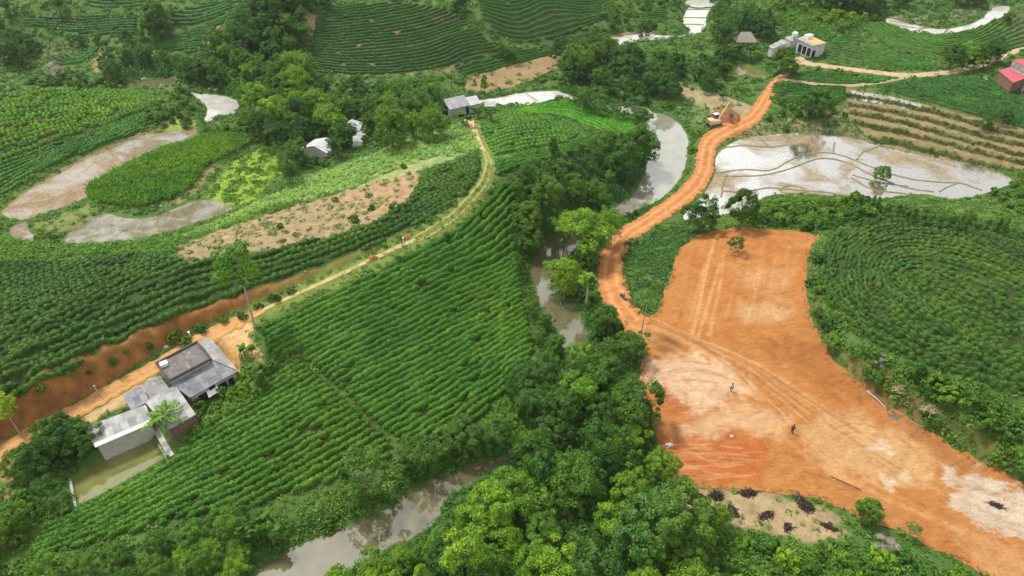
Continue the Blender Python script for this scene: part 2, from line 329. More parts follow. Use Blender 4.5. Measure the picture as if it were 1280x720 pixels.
def vcol_mat(name, rough=.9, nscale=.6, amp=.35, bstr=.5, bdist=.12, fine=5.0, spec=.15):
    m, t, b = newmat(name); p = pos(t)
    a = t.nodes.new('ShaderNodeAttribute'); a.attribute_name = 'col'
    n1 = noise(t, nscale, 6, .65, p); n2 = noise(t, fine, 4, .7, p)
    r1 = ramp(t, n1.outputs['Fac'], [(.25, (1-amp,)*3), (.75, (1+amp,)*3)])
    r2 = ramp(t, n2.outputs['Fac'], [(.25, (1-amp*.7,)*3), (.75, (1+amp*.7,)*3)])
    c = mixc(t, mixc(t, a.outputs['Color'], r1.outputs[0], 1.0, 'MULTIPLY'), r2.outputs[0], 1.0, 'MULTIPLY')
    t.links.new(c, b.inputs['Base Color']); b.inputs['Roughness'].default_value = rough; b.inputs['Specular IOR Level'].default_value = spec
    nb = noise(t, 2.2, 8, .7, p); t.links.new(bump(t, nb.outputs['Fac'], bstr, bdist), b.inputs['Normal'])
    return m
MAT['ground'] = vcol_mat('grassy_ground', amp=.4)
def earth_mat():
    m, t, b = newmat('graded_earth'); p = pos(t)
    a = t.nodes.new('ShaderNodeAttribute'); a.attribute_name = 'col'
    n1 = noise(t, .4, 7, .7, p, .8); r1 = ramp(t, n1.outputs['Fac'], [(.25, (.78, .70, .62)), (.5, (1, 1, 1)), (.75, (1.16, 1.2, 1.3))])
    mpn = t.nodes.new('ShaderNodeMapping'); mpn.inputs['Rotation'].default_value = (0, 0, .5); mpn.inputs['Scale'].default_value = (.30, 1.25, 1); t.links.new(p, mpn.inputs['Vector'])
    n2 = noise(t, 1.0, 8, .72, mpn.outputs[0], 2.2); r2 = ramp(t, n2.outputs['Fac'], [(.28, (.66, .58, .52)), (.45, (.98, .97, .96)), (.58, (1.04, 1.05, 1.07)), (.72, (1.28, 1.34, 1.42))])
    n3 = noise(t, 5.0, 5, .75, p); r3 = ramp(t, n3.outputs['Fac'], [(.3, (.84,)*3), (.7, (1.14,)*3)])
    c = a.outputs['Color']
    for r in (r1, r2, r3): c = mixc(t, c, r.outputs[0], 1.0, 'MULTIPLY')
    n4 = noise(t, 2.6, 3, .6, p); f4 = ramp(t, n4.outputs['Fac'], [(.68, (0, 0, 0)), (.74, (1, 1, 1))]); c = mixc(t, c, mixc(t, c, (.42, .36, .32), 1.0, 'MULTIPLY'), mixc(t, (0, 0, 0), f4.outputs[0], .55))
    t.links.new(c, b.inputs['Base Color']); b.inputs['Roughness'].default_value = .92; b.inputs['Specular IOR Level'].default_value = .12
    ad = t.nodes.new('ShaderNodeMath'); ad.operation = 'ADD'; t.links.new(n2.outputs['Fac'], ad.inputs[0]); t.links.new(n3.outputs['Fac'], ad.inputs[1])
    t.links.new(bump(t, ad.outputs[0], .8, .14), b.inputs['Normal']); return m
MAT['earth'] = earth_mat()
def water_mat(name, murk_sky, ior=2.0, rough=.03, ripple=.02, film=None, film_scale=.18, lo=.45, hi=.6):
    m, t, b = newmat(name); p = pos(t)
    n1 = noise(t, .35, 4, .6, p)
    c = ramp(t, n1.outputs['Fac'], [(.3, tuple(v*.8 for v in murk_sky)), (.7, tuple(v*1.2 for v in murk_sky))]).outputs[0]
    if film is not None:
        ns = noise(t, 1.9, 6, .8, p, .4); c = mixc(t, c, ramp(t, ns.outputs['Fac'], [(.35, (.55, .56, .5)), (.5, (1, 1, 1)), (.65, (1.35, 1.35, 1.35))]).outputs[0], 1.0, 'MULTIPLY')
    d = t.nodes.new('ShaderNodeBsdfDiffuse'); t.links.new(c, d.inputs['Color'])
    g = t.nodes.new('ShaderNodeBsdfGlossy'); g.inputs['Roughness'].default_value = rough; g.inputs['Color'].default_value = (.95, .96, .96, 1)
    nb = noise(t, 1.6, 3, .5, p); bn = bump(t, nb.outputs['Fac'], ripple, .3); t.links.new(bn, g.inputs['Normal'])
    fr = t.nodes.new('ShaderNodeFresnel'); fr.inputs['IOR'].default_value = ior; t.links.new(bn, fr.inputs['Normal'])
    ms = t.nodes.new('ShaderNodeMixShader'); t.links.new(d.outputs[0], ms.inputs[1]); t.links.new(g.outputs[0], ms.inputs[2])
    if film is not None:      # standing water over part of the mud only
        n3 = noise(t, film_scale, 5, .6, p, .6); n4 = noise(t, 2.4, 4, .7, p)
        f = ramp(t, n3.outputs['Fac'], [(lo, (film[0],)*3), (hi, (film[1],)*3)])
        f2 = ramp(t, n4.outputs['Fac'], [(.36, (.5,)*3), (.5, (1,)*3)])
        q = t.nodes.new('ShaderNodeMath'); q.operation = 'MULTIPLY'; t.links.new(fr.outputs[0], q.inputs[0]); t.links.new(f.outputs[0], q.inputs[1])
        q2 = t.nodes.new('ShaderNodeMath'); q2.operation = 'MULTIPLY'; t.links.new(q.outputs[0], q2.inputs[0]); t.links.new(f2.outputs[0], q2.inputs[1])
        q2.use_clamp = True; t.links.new(q2.outputs[0], ms.inputs[0])
    else: t.links.new(fr.outputs[0], ms.inputs[0])
    t.links.new(ms.outputs[0], t.nodes['Material Output'].inputs['Surface']); t.nodes.remove(b)
    return m
MAT['river'] = water_mat('murky_river_water', (.125, .115, .06), 2.3)
MAT['river_pool'] = water_mat('bright_pool_water', (.26, .25, .20), 3.4)
MAT['river_far'] = water_mat('painted_sky_water', (.52, .51, .47), 3.4)  # near-white base colour paints in the sky reflection this far water lacks
MAT['pondwater'] = water_mat('green_pond_water', (.16, .165, .05), 2.0)
MAT['paddy'] = water_mat('flooded_mud', (.25, .20, .125), 3.6, .10, .05, (.12, 2.6), .07, .41, .53)
MAT['mud'] = water_mat('wet_orange_mud', (.23, .165, .085), 2.4, .15, .15, (.25, 2.0), .16, .44, .62)
MAT['mud2'] = water_mat('wet_brown_mud', (.19, .155, .095), 2.5, .15, .15, (.25, 2.2), .2, .44, .6)
MAT['stubble'] = water_mat('stubble_mud', (.15, .135, .075), 2.6, .15, .2, (.1, 1.9), .2, .44, .64)

def flat_mat(name, col, rough=.7, amp=.25, scale=1.5, metal=0.0, stains=None, spec=.3, bstr=.1):
    m, t, b = newmat(name); p = pos(t)
    n1 = noise(t, scale, 6, .65, p)
    c = ramp(t, n1.outputs['Fac'], [(.25, tuple(v*(1-amp) for v in col)), (.75, tuple(min(1, v*(1+amp)) for v in col))]).outputs[0]
    if stains:
        n2 = noise(t, stains[1], 5, .7, p, .5); f = ramp(t, n2.outputs['Fac'], [(stains[2], (0, 0, 0)), (stains[2]+.12, (1, 1, 1))])
        c = mixc(t, c, stains[0], f.outputs[0])
    t.links.new(c, b.inputs['Base Color']); b.inputs['Roughness'].default_value = rough; b.inputs['Metallic'].default_value = metal
    b.inputs['Specular IOR Level'].default_value = spec
    if bstr: t.links.new(bump(t, n1.outputs['Fac'], bstr, .05), b.inputs['Normal'])
    return m
def sheet_roof_mat(name, col, ang, amp=.25, stains=None, pitch=.5):
    """corrugated sheets: real colour variation per sheet plus ridged bump running down the slope"""
    m, t, b = newmat(name); p = pos(t)
    mpn = t.nodes.new('ShaderNodeMapping'); mpn.inputs['Rotation'].default_value = (0, 0, ang); t.links.new(p, mpn.inputs['Vector'])
    w = t.nodes.new('ShaderNodeTexWave'); w.inputs['Scale'].default_value = 1.6; w.inputs['Distortion'].default_value = .1; t.links.new(mpn.outputs[0], w.inputs['Vector'])
    br = t.nodes.new('ShaderNodeTexBrick'); br.inputs['Scale'].default_value = 1.0; br.inputs['Brick Width'].default_value = 1.0; br.inputs['Row Height'].default_value = 1.5
    br.inputs['Mortar Size'].default_value = .015; br.inputs['Color1'].default_value = tuple(v*(1-amp) for v in col)+(1,); br.inputs['Color2'].default_value = tuple(min(1, v*(1+amp)) for v in col)+(1,)
    br.inputs['Mortar'].default_value = tuple(v*.6 for v in col)+(1,); t.links.new(mpn.outputs[0], br.inputs['Vector'])
    n1 = noise(t, .8, 6, .7, p); r1 = ramp(t, n1.outputs['Fac'], [(.3, (.72,)*3), (.7, (1.2,)*3)])
    c = mixc(t, br.outputs['Color'], r1.outputs[0], 1.0, 'MULTIPLY')
    if stains:
        n2 = noise(t, 1.2, 5, .7, p, .5); f = ramp(t, n2.outputs['Fac'], [(stains[1], (0, 0, 0)), (stains[1]+.15, (1, 1, 1))])
        c = mixc(t, c, stains[0], f.outputs[0])
    t.links.new(c, b.inputs['Base Color']); b.inputs['Roughness'].default_value = .6; b.inputs['Specular IOR Level'].default_value = .3
    t.links.new(bump(t, w.outputs['Fac'], .5, .05), b.inputs['Normal'])
    return m

# ------------------------------------------------------------------ object helpers
def mesh_np(name, V, Fq, mat=None, smooth=False, col=None, tri=False):
    me = bpy.data.meshes.new(name); V = np.ascontiguousarray(V, np.float32); Fq = np.ascontiguousarray(Fq, np.int32)
    k = Fq.shape[1]
    me.vertices.add(len(V)); me.vertices.foreach_set('co', V.ravel())
    me.loops.add(Fq.size); me.loops.foreach_set('vertex_index', Fq.ravel())
    me.polygons.add(len(Fq)); me.polygons.foreach_set('loop_start', np.arange(0, Fq.size, k, dtype=np.int32))
    if smooth: me.polygons.foreach_set('use_smooth', np.ones(len(Fq), bool))
    if mat is not None: me.materials.append(mat)
    if col is not None:
        a = me.color_attributes.new('col', 'FLOAT_COLOR', 'POINT'); a.data.foreach_set('color', np.c_[col, np.ones(len(V))].astype(np.float32).ravel())
    me.update(); me.validate(); return me
def link(name, me, parent=None, loc=None):
    o = bpy.data.objects.new(name, me); COL.objects.link(o)
    if parent is not None: o.parent = parent
    if loc is not None: o.location = loc
    return o
def tag(o, label=None, cat=None, group=None, kind=None):
    for k, v in (('label', label), ('category', cat), ('group', group), ('kind', kind)):
        if v: o[k] = v
    return o
def empty(name, loc, label, cat, group=None, rz=0.0):
    o = bpy.data.objects.new(name, None); COL.objects.link(o); o.location = loc; o.rotation_euler = (0, 0, rz); o.empty_display_size = .3
    return tag(o, label, cat, group)
class MB:
    """collects polygons of any size into one mesh"""
    def __init__(s): s.v = []; s.f = []
    def add(s, vs, fs):
        n = len(s.v); s.v += [tuple(v) for v in vs]; s.f += [tuple(i+n for i in f) for f in fs]; return s
    def box(s, c, d, rz=0.0, tilt=None):
        R = Matrix.Rotation(rz, 3, 'Z')
        if tilt: R = R @ Matrix.Rotation(tilt[0], 3, tilt[1])
        vs = [Vector(c)+R @ Vector((x*d[0]/2, y*d[1]/2, z*d[2]/2)) for x in (-1, 1) for y in (-1, 1) for z in (-1, 1)]
        return s.add(vs, [(0, 1, 3, 2), (4, 6, 7, 5), (0, 4, 5, 1), (2, 3, 7, 6), (0, 2, 6, 4), (1, 5, 7, 3)])
    def slab(s, top, th):
        """closed plate under a polygon of top points"""
        n = len(top); b = [(p[0], p[1], p[2]-th) for p in top]
        return s.add(list(top)+b, [tuple(range(n)), tuple(range(2*n-1, n-1, -1))]+[(i, i+n, (i+1) % n+n, (i+1) % n) for i in range(n)])
    def tube(s, pts, rad, k=7):
        pts = [Vector(p) for p in pts]; n0 = len(s.v); m = len(pts)
        for i, p in enumerate(pts):
            d = (pts[min(i+1, m-1)]-pts[max(i-1, 0)]).normalized(); a = d.orthogonal().normalized(); b = d.cross(a)
            r = rad[i] if hasattr(rad, '__len__') else rad
            s.v += [tuple(p+r*(a*math.cos(j*2*math.pi/k)+b*math.sin(j*2*math.pi/k))) for j in range(k)]
        for i in range(m-1): s.f += [(n0+i*k+j, n0+i*k+(j+1) % k, n0+(i+1)*k+(j+1) % k, n0+(i+1)*k+j) for j in range(k)]
        s.f += [tuple(n0+j for j in range(k))[::-1], tuple(n0+(m-1)*k+j for j in range(k))]
        return s
    def build(s, name, mat, parent=None, loc=None, smooth=False):
        me = bpy.data.meshes.new(name); me.from_pydata(s.v, [], s.f); me.materials.append(mat); me.update()
        if smooth:
            for p in me.polygons: p.use_smooth = True
        return link(name, me, parent, loc)

# ------------------------------------------------------------------ ground
TINT = np.zeros((len(GP), 3)); 
ga = snoise(GP[:, 0], GP[:, 1], 22, 60)*.5+.5; gb = snoise(GP[:, 0], GP[:, 1], 6, 61)*.5+.5
G1, G2, G3 = np.array([.045, .115, .02]), np.array([.085, .155, .03]), np.array([.10, .12, .04])
TINT[:] = G1*(1-ga[:, None])+G2*ga[:, None]; TINT = TINT*(1-.35*gb[:, None])+G3*.35*gb[:, None]
def paint(poly, col, soft=1.0, strength=1.0, breakup=0.0, scale=3.0, seed=0):
    s = sdist(GP, poly, soft*2+3); 
    if breakup: s = s + np.where(s > -2*soft-2, breakup*snoise(GP[:, 0], GP[:, 1], scale, 70+seed), 0)
    w = (strength*sm(s/soft+.5))[:, None]; TINT[:] = TINT*(1-w)+np.array(col)*w
def paint_line(line, width, col, soft=.6, strength=1.0):
    lo, hi = line.min(0)-width-3, line.max(0)+width+3
    k = np.where((GP[:, 0] > lo[0]) & (GP[:, 0] < hi[0]) & (GP[:, 1] > lo[1]) & (GP[:, 1] < hi[1]))[0]
    d, _, _ = dist_line(GP[k], line); w = (strength*sm((width/2-d)/soft+.5))[:, None]; TINT[k] = TINT[k]*(1-w)+np.array(col)*w
SOIL = (.065, .062, .025)
def dens(px, n=8):
    px = np.asarray(px, float); q = np.roll(px, -1, 0); t = np.linspace(0, 1, n, endpoint=False)[None, :, None]
    return (px[:, None]*(1-t)+q[:, None]*t).reshape(-1, 2)
def fpoly(px): return gnd(dens(px))
# name: polygon(px), guides(px), rows between first and last guide, style
GREEN = (1, 1, 1)
FIELDS = {
 'central': dict(poly=[(328,412),(400,376),(470,343),(520,319),(570,290),(600,262),(612,240),(640,228),(648,262),(640,290),(648,330),(652,370),(662,405),(668,440),(648,470),(622,500),(590,530),(556,560),(520,560),(492,546),(462,524),(432,493),(402,468),(378,446),(334,444)],
   guides=[[(330,412),(400,377),(470,343),(520,319),(570,291),(600,264),(628,236)],[(346,462),(410,430),(480,397),(540,367),(590,345),(630,328),(655,318)],[(432,578),(490,548),(540,519),(580,494),(620,468),(650,446),(680,432)]], n=27, at=[0,8,27],
   w=.47, h=.80, lump=.16, gap=.012, cards=64, cs=.12, tint=(.98,1.06,.88), label='clipped tea hedge in the bright green striped field between the ridge path and the river', group='tea hedges of the large central field'),
 'lower': dict(poly=[(338,450),(376,450),(402,474),(432,500),(462,531),(490,552),(486,575),(440,600),(400,606),(360,618),(320,634),(270,645),(215,652),(160,668),(100,682),(42,700),(38,690),(54,660),(94,642),(150,612),(212,578),(234,556),(262,530),(300,500),(334,474)],
   guides=[[(54,662),(120,632),(215,580),(280,545),(340,512),(400,478)],[(44,700),(120,668),(225,615),(292,582),(352,550),(412,516)]], n=5.4,
   w=.46, h=.80, lump=.24, gap=.02, cards=64, cs=.125, tint=(1.1,1.1,.85), label='thick tea hedge in the field between the fishpond and the near river bend', group='tea hedges of the field below the fishpond'),
 'west': dict(poly=[(-60,330),(0,326),(100,327),(170,316),(238,326),(330,314),(430,293),(505,260),(526,224),(560,206),(597,196),(608,214),(592,236),(545,268),(480,301),(420,326),(370,346),(330,362),(250,398),(200,418),(160,432),(120,446),(70,471),(20,493),(-40,525),(-70,540)],
   guides=[[(-60,405),(0,374),(100,332),(200,290),(300,262),(400,240),(500,205),(590,185)],[(-60,530),(20,493),(120,449),(240,411),(330,364),(420,327),(500,291),(592,240)]], n=19,
   w=.66, h=.80, lump=.62, gap=.05, cards=50, cs=.14, tint=(.78,.76,.78), label='lumpy dark tea row on the slope above the orange cut bank', group='dark lumpy tea rows west of the ridge path'),
 'mound': dict(poly=[(1024,330),(1037,298),(1075,276),(1130,268),(1200,276),(1285,302),(1340,330),(1460,420),(1460,560),(1290,500),(1200,466),(1120,442),(1066,414),(1032,378)],
   guides=[[(1018,330),(1032,295),(1072,272),(1130,265),(1200,273),(1290,300),(1400,345),(1490,430),(1500,540),(1400,560),(1280,520),(1200,482),(1120,450),(1062,422),(1026,380),(1018,330)],
           [(1130,345),(1135,342),(1150,342),(1180,348),(1220,362),(1270,385),(1330,415),(1390,450),(1400,470),(1360,462),(1300,440),(1240,412),(1190,388),(1155,366),(1135,352),(1130,345)]], n=20,
   w=.5, h=.74, lump=.75, gap=.15, cards=34, cs=.10, tint=(.80,.72,.82), label='broken tea row curving round the rounded mound right of the clearing', group='tea rows on the rounded mound'),
 'mound_top': dict(poly=[(1120,350),(1130,338),(1150,338),(1180,344),(1225,360),(1275,382),(1335,412),(1395,450),(1405,474),(1360,466),(1300,444),(1240,416),(1190,392),(1150,368)], guides=[[(1110,346),(1180,384),(1240,412),(1300,440),(1410,480)],[(1125,330),(1180,342),(1240,366),(1300,396),(1420,462)]], n=9,
   w=.5, h=.74, lump=.75, gap=.16, cards=34, cs=.10, tint=(.80,.72,.82), label='tea row with gaps crossing the flat top of the mound', group='tea rows on top of the mound'),
 'hill': dict(poly=[(386,80),(390,50),(395,22),(420,10),(450,5),(500,3),(545,9),(575,20),(596,36),(612,52),(624,62),(600,72),(560,82),(500,92),(440,94),(400,92)],
   guides=[[(380,82),(440,92),(500,90),(560,80),(625,62)],[(382,50),(440,52),(500,47),(550,36),(598,18)],[(385,18),(430,16),(470,10),(510,2),(545,-12)]], n=21,
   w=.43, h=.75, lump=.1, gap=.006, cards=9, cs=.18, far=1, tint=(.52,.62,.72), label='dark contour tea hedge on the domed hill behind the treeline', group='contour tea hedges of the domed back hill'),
 'hill_far': dict(poly=[(594,-4),(770,-4),(764,14),(748,28),(722,44),(690,53),(650,55),(622,44),(603,24)],
   guides=[[(606,50),(650,57),(690,54),(730,40),(770,18)],[(592,-22),(640,-16),(690,-18),(740,-24),(790,-32)]], n=17,
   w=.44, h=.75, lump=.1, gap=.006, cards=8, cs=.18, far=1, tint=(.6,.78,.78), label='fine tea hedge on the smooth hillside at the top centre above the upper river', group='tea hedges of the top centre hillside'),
 'hill_foot': dict(poly=[(566,82),(600,74),(640,62),(698,56),(698,66),(660,76),(600,92),(575,95)],
   guides=[[(566,84),(640,66),(700,54)],[(570,98),(640,80),(700,66)]], n=4,
   w=.5, h=.6, lump=.3, gap=.04, cards=8, cs=.25, far=1, tint=(.6,.8,.85), label='short dark tea row along the foot of the far hill above the brown sandbank', group='tea rows at the foot of the far hill'),
 'terrace_top': dict(poly=[(212,34),(214,14),(270,2),(330,-4),(312,10),(275,24),(240,34)],
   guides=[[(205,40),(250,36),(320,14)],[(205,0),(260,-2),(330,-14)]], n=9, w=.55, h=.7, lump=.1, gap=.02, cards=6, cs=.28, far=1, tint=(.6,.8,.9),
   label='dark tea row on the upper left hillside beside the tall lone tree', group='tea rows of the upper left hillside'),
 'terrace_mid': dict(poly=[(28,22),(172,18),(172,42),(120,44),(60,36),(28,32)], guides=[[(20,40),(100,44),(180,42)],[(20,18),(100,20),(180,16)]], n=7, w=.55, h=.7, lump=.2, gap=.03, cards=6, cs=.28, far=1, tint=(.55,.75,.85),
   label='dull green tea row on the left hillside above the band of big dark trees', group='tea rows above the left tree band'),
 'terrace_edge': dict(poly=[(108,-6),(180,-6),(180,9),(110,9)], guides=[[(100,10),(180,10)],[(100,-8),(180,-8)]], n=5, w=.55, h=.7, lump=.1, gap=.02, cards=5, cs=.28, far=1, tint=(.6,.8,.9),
   label='thin tea row at the top edge of the left hillside', group='tea rows at the top left edge'),
 'shoulder': dict(poly=[(145,70),(190,54),(230,41),(265,27),(300,12),(312,13),(282,27),(266,42),(252,62),(238,66),(200,62),(165,66),(148,76)],
   guides=[[(130,78),(190,70),(250,66)],[(180,30),(240,26),(310,8)]], n=14, w=.5, h=.65, lump=.1, gap=.02, cards=7, cs=.26, far=1, tint=(.65,.85,.85),
   label='curved tea row on the green shoulder left of the wooded knoll', group='tea rows of the shoulder by the wooded knoll'),
 'arcs': dict(poly=[(46,74),(80,66),(125,58),(118,68),(98,80),(70,82),(52,80)], guides=[[(46,76),(62,84),(90,83),(118,68)],[(90,58),(100,66),(110,66),(124,58)]], n=7, w=.55, h=.6, lump=.1, gap=.02, cards=8, cs=.24, far=1, tint=(1.15,1.3,.9),
   label='bright young tea row curling in arcs above the grey dead bush', group='bright arc shaped tea rows on the left'),
 'left_lines': dict(poly=[(-30,252),(-30,214),(60,184),(140,157),(207,131),(213,142),(160,170),(100,192),(40,218),(0,246)], guides=[[(-30,216),(60,185),(140,157),(207,130)],[(-30,262),(45,216),(105,190),(215,144)]], n=7, w=.5, h=.65, lump=.2, gap=.03, cards=14, cs=.2, tint=(.7,.88,.85),
   label='straight tea row running down to the long orange paddy on the left', group='tea rows above the orange paddy'),
 'left_bushes': dict(poly=[(-30,120),(60,112),(180,114),(206,127),(140,154),(60,181),(-30,212)], guides=[[(-30,122),(60,112),(206,112)],[(-30,216),(60,184),(207,130)]], n=19, w=.95, h=1.1, lump=.75, gap=.10, cards=20, cs=.24, tint=(1.45,1.3,.85),
   label='shaggy light green crop row in the field at the left edge', group='shaggy crop rows of the left field'),
 'house_tea': dict(poly=[(600,147),(640,141),(690,146),(728,160),(735,172),(700,178),(640,190),(614,196),(604,176)], guides=[[(598,146),(650,140),(735,160)],[(612,200),(665,188),(738,174)]], n=15, w=.78, h=.8, lump=.75, gap=.05, cards=22, cs=.19, tint=(1.35,1.3,1.15),
   label='pale lumpy tea row on the ridge top beside the grey tin shed', group='pale tea rows beside the tin shed'),
 'young_tea': dict(poly=[(640,139),(690,126),(735,126),(770,137),(795,158),(808,182),(790,186),(772,178),(745,162),(700,146)], guides=[[(640,136),(700,124),(755,128),(795,150),(812,184)],[(640,143),(690,146),(735,164),(760,176),(785,192)]], n=13, w=.42, h=.4, lump=.1, gap=.01, cards=16, cs=.18, tint=(1.3,1.65,.7),
   label='low vivid green tea row on the spur above the upper river pool', group='vivid young tea rows on the spur'),
 'spur_edge': dict(poly=[(614,208),(650,194),(700,182),(745,168),(775,180),(770,186),(740,190),(690,198),(640,212),(618,224)], guides=[[(614,208),(655,194),(710,182),(760,172)],[(622,232),(680,208),(740,194),(780,184)]], n=6, w=.6, h=.75, lump=.2, gap=.02, cards=18, cs=.19, tint=(.9,1.1,.85),
   label='broad tea hedge along the grassy track above the riverside forest', group='tea hedges above the riverside forest'),
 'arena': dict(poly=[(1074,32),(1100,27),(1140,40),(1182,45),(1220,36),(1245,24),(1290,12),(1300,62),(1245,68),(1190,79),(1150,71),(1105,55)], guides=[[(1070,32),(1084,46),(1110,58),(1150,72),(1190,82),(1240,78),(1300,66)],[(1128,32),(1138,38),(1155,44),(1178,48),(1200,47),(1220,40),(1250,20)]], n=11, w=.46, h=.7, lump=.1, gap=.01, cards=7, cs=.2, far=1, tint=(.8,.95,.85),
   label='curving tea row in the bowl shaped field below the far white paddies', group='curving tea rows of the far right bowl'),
 'roadside': dict(poly=[(1020,74),(1040,48),(1070,40),(1100,57),(1150,74),(1180,86),(1120,87),(1060,83)], guides=[[(1040,44),(1080,50),(1130,66),(1185,84)],[(1018,76),(1060,86),(1110,89),(1160,90)]], n=12, w=.55, h=.6, lump=.3, gap=.06, cards=7, cs=.26, far=1, tint=(.7,.95,.85),
   label='dull tea row between the white house and the pale dirt road', group='tea rows beside the white house'),
 'road_strip': dict(poly=[(984,99),(1005,89),(1040,92),(1125,98),(1090,105),(1040,105)], guides=[[(984,90),(1050,91),(1130,96)],[(984,102),(1050,107),(1120,104)]], n=6, w=.55, h=.65, lump=.3, gap=.04, cards=9, cs=.24, far=1, tint=(.65,.9,.85),
   label='tea row in the narrow strip between the two pale dirt tracks', group='tea rows between the two pale tracks'),
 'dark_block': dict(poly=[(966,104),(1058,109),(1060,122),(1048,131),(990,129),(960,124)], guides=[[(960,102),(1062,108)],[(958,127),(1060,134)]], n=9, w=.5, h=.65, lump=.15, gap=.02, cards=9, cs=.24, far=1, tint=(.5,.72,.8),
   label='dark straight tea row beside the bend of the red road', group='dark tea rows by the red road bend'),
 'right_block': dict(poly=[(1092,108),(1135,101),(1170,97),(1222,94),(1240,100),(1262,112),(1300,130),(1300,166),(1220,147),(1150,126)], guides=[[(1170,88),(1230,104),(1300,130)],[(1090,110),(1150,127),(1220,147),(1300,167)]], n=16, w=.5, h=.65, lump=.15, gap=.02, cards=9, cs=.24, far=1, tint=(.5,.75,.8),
   label='dark tea row on the slope between the brown rice terraces and the red roofed house', group='dark tea rows above the rice terraces'),
 'river_plot': dict(poly=[(786,18),(832,11),(836,27),(800,33)], guides=[[(780,14),(840,10)],[(785,34),(840,28)]], n=7, w=.5, h=.6, lump=.1, gap=.02, cards=6, cs=.28, far=1, tint=(.55,.8,.85),
   label='small dark tea row on the plot beside the upper river', group='tea rows of the small upper river plot'),
 'house_plot': dict(poly=[(926,24),(960,14),(985,16),(990,36),(955,46)], guides=[[(920,20),(990,8)],[(940,50),(995,38)]], n=10, w=.5, h=.6, lump=.3, gap=.04, cards=6, cs=.28, far=1, tint=(.7,.95,.85),
   label='tea row on the slope behind the tin roofed outbuilding', group='tea rows behind the white house'),
}
for nm, f in FIELDS.items():
    f['wp'] = fpoly(f['poly'])
    sc_ = SOIL if nm not in ('young_tea', 'arcs') else (.06, .12, .02)
    if f.get('far'): sc_ = (.085, .085, .035)
    if nm in ('central', 'lower'): sc_ = (.04, .045, .014)  # soil darkened to paint in the shade between the hedges
    if nm in ('hill', 'hill_far'): sc_ = (.15, .125, .065) if nm == 'hill' else (.07, .085, .035)
    if nm in ('west', 'mound', 'mound_top'): sc_ = (.035, .055, .015)
    paint(f['wp'], sc_, .8, .95, .4, 2.5, 3)
# ---- painted kinds of bare ground and crops
def pg(px, col, soft=1.0, st=1.0, br=.8, sc=3.0, seed=0): paint(gnd(dens(px)), col, soft, st, br, sc, seed)
pg([(216,302),(330,268),(395,250),(430,240),(475,222),(520,210),(526,232),(505,255),(470,275),(430,292),(380,302),(330,312),(270,320),(236,330),(222,318)], (.29,.21,.12), 1.5, .9, 1.2, 5)
pg([(470,225),(520,200),(600,150),(603,160),(530,210),(480,236)], (.36,.26,.14), 1.0, .6, .8, 4)
pg([(420,240),(500,215),(522,222),(515,250),(470,272),(430,262)], (.35,.215,.12), 2.0, .6, 1.2, 4, 2)
pg([(330,262),(395,246),(440,236),(525,214),(600,186),(585,154),(560,156),(520,170),(470,190),(400,216),(340,245),(250,288)], (.22,.29,.10), 1.5, .8, 1.0, 5, 1)
pg([(0,60),(100,50),(130,62),(40,72),(0,74)], (.13,.15,.06), 1.5, .8, 1.0, 6)
pg([(10,68),(160,55),(190,50),(100,64),(50,72)], (.14,.16,.06), 1.5, .7, 1.0, 6)
pg([(112,78),(130,64),(136,70),(128,88),(118,92)], (.30,.24,.09), 1.5, .7, 1.0, 4)
pg([(376,10),(398,20),(400,38),(385,45),(375,25)], (.33,.24,.15), 1.2, .8, 1.2, 3)
pg([(252,46),(270,26),(282,25),(268,42),(254,62)], (.35,.22,.12), .8, .8, .8, 3)
pg([(385,60),(395,48),(402,80),(420,90),(500,92),(560,84),(600,76),(560,92),(420,96)], (.25,.19,.10), 1.2, .6, 1.2, 4)
pg([(838,98),(870,110),(920,125),(945,135),(930,148),(905,150),(880,138),(850,118)], (.30,.24,.14), 1.5, .9, 1.2, 4)
pg([(845,130),(875,128),(890,145),(872,158),(850,150)], (.13,.17,.06), 1.5, .8, 1.0, 4)
pg([(920,170),(950,152),(1000,148),(1060,160),(1100,174),(1100,182),(1060,168),(985,163),(925,172)], (.20,.17,.10), 1.2, .9, .8, 4)
pg([(1040,132),(1070,125),(1110,150),(1110,176),(1060,162),(1010,150)], (.17,.17,.075), 1.5, .9, 1.0, 4)
pg([(1145,30),(1100,18),(1150,20),(1200,12),(1240,4),(1260,6),(1240,12),(1200,24),(1150,30)], (.19,.17,.10), 1.5, .9, .8, 5)
pg([(40,282),(110,256),(128,266),(96,286),(62,292)], (.17,.19,.06), 1.0, .8, .8, 3)
pg([(204,161),(224,147),(244,150),(246,161),(212,165)], (.20,.27,.05), .7, .95, .4, 3)
pg([(200,158),(222,143),(248,146),(222,148),(208,162)], (.20,.15,.09), .6, .9, .3, 3)
pg([(0,268),(30,240),(70,214),(130,183),(170,168),(200,158),(205,162),(172,174),(138,190),(72,221),(32,244),(6,270)], (.21,.15,.06), .6, .8, .4, 3)
paint(SWAMP, (.20,.30,.035), 1.0, .95, .8, 4, 4)
pg([(108,245),(112,233),(150,212),(200,190),(250,172),(285,170),(320,175),(300,190),(262,210),(240,235),(215,252),(175,262),(130,258)], (.15,.21,.06), 1.0, .9, .3)
pg([(210,252),(240,236),(262,208),(272,198),(275,203),(262,222),(245,242),(214,258)], (.28,.22,.10), .8, .7, .5, 3)
pg([(780,300),(850,278),(880,290),(845,315),(835,350),(825,385),(805,400),(788,385),(775,345)], (.08,.12,.03), 1.0, .8, .6)
pg([(842,610),(860,606),(960,615),(1045,640),(1060,668),(1020,680),(950,662),(890,655),(850,640)], (.31,.225,.125), 1.5, .95, 1.0, 3)
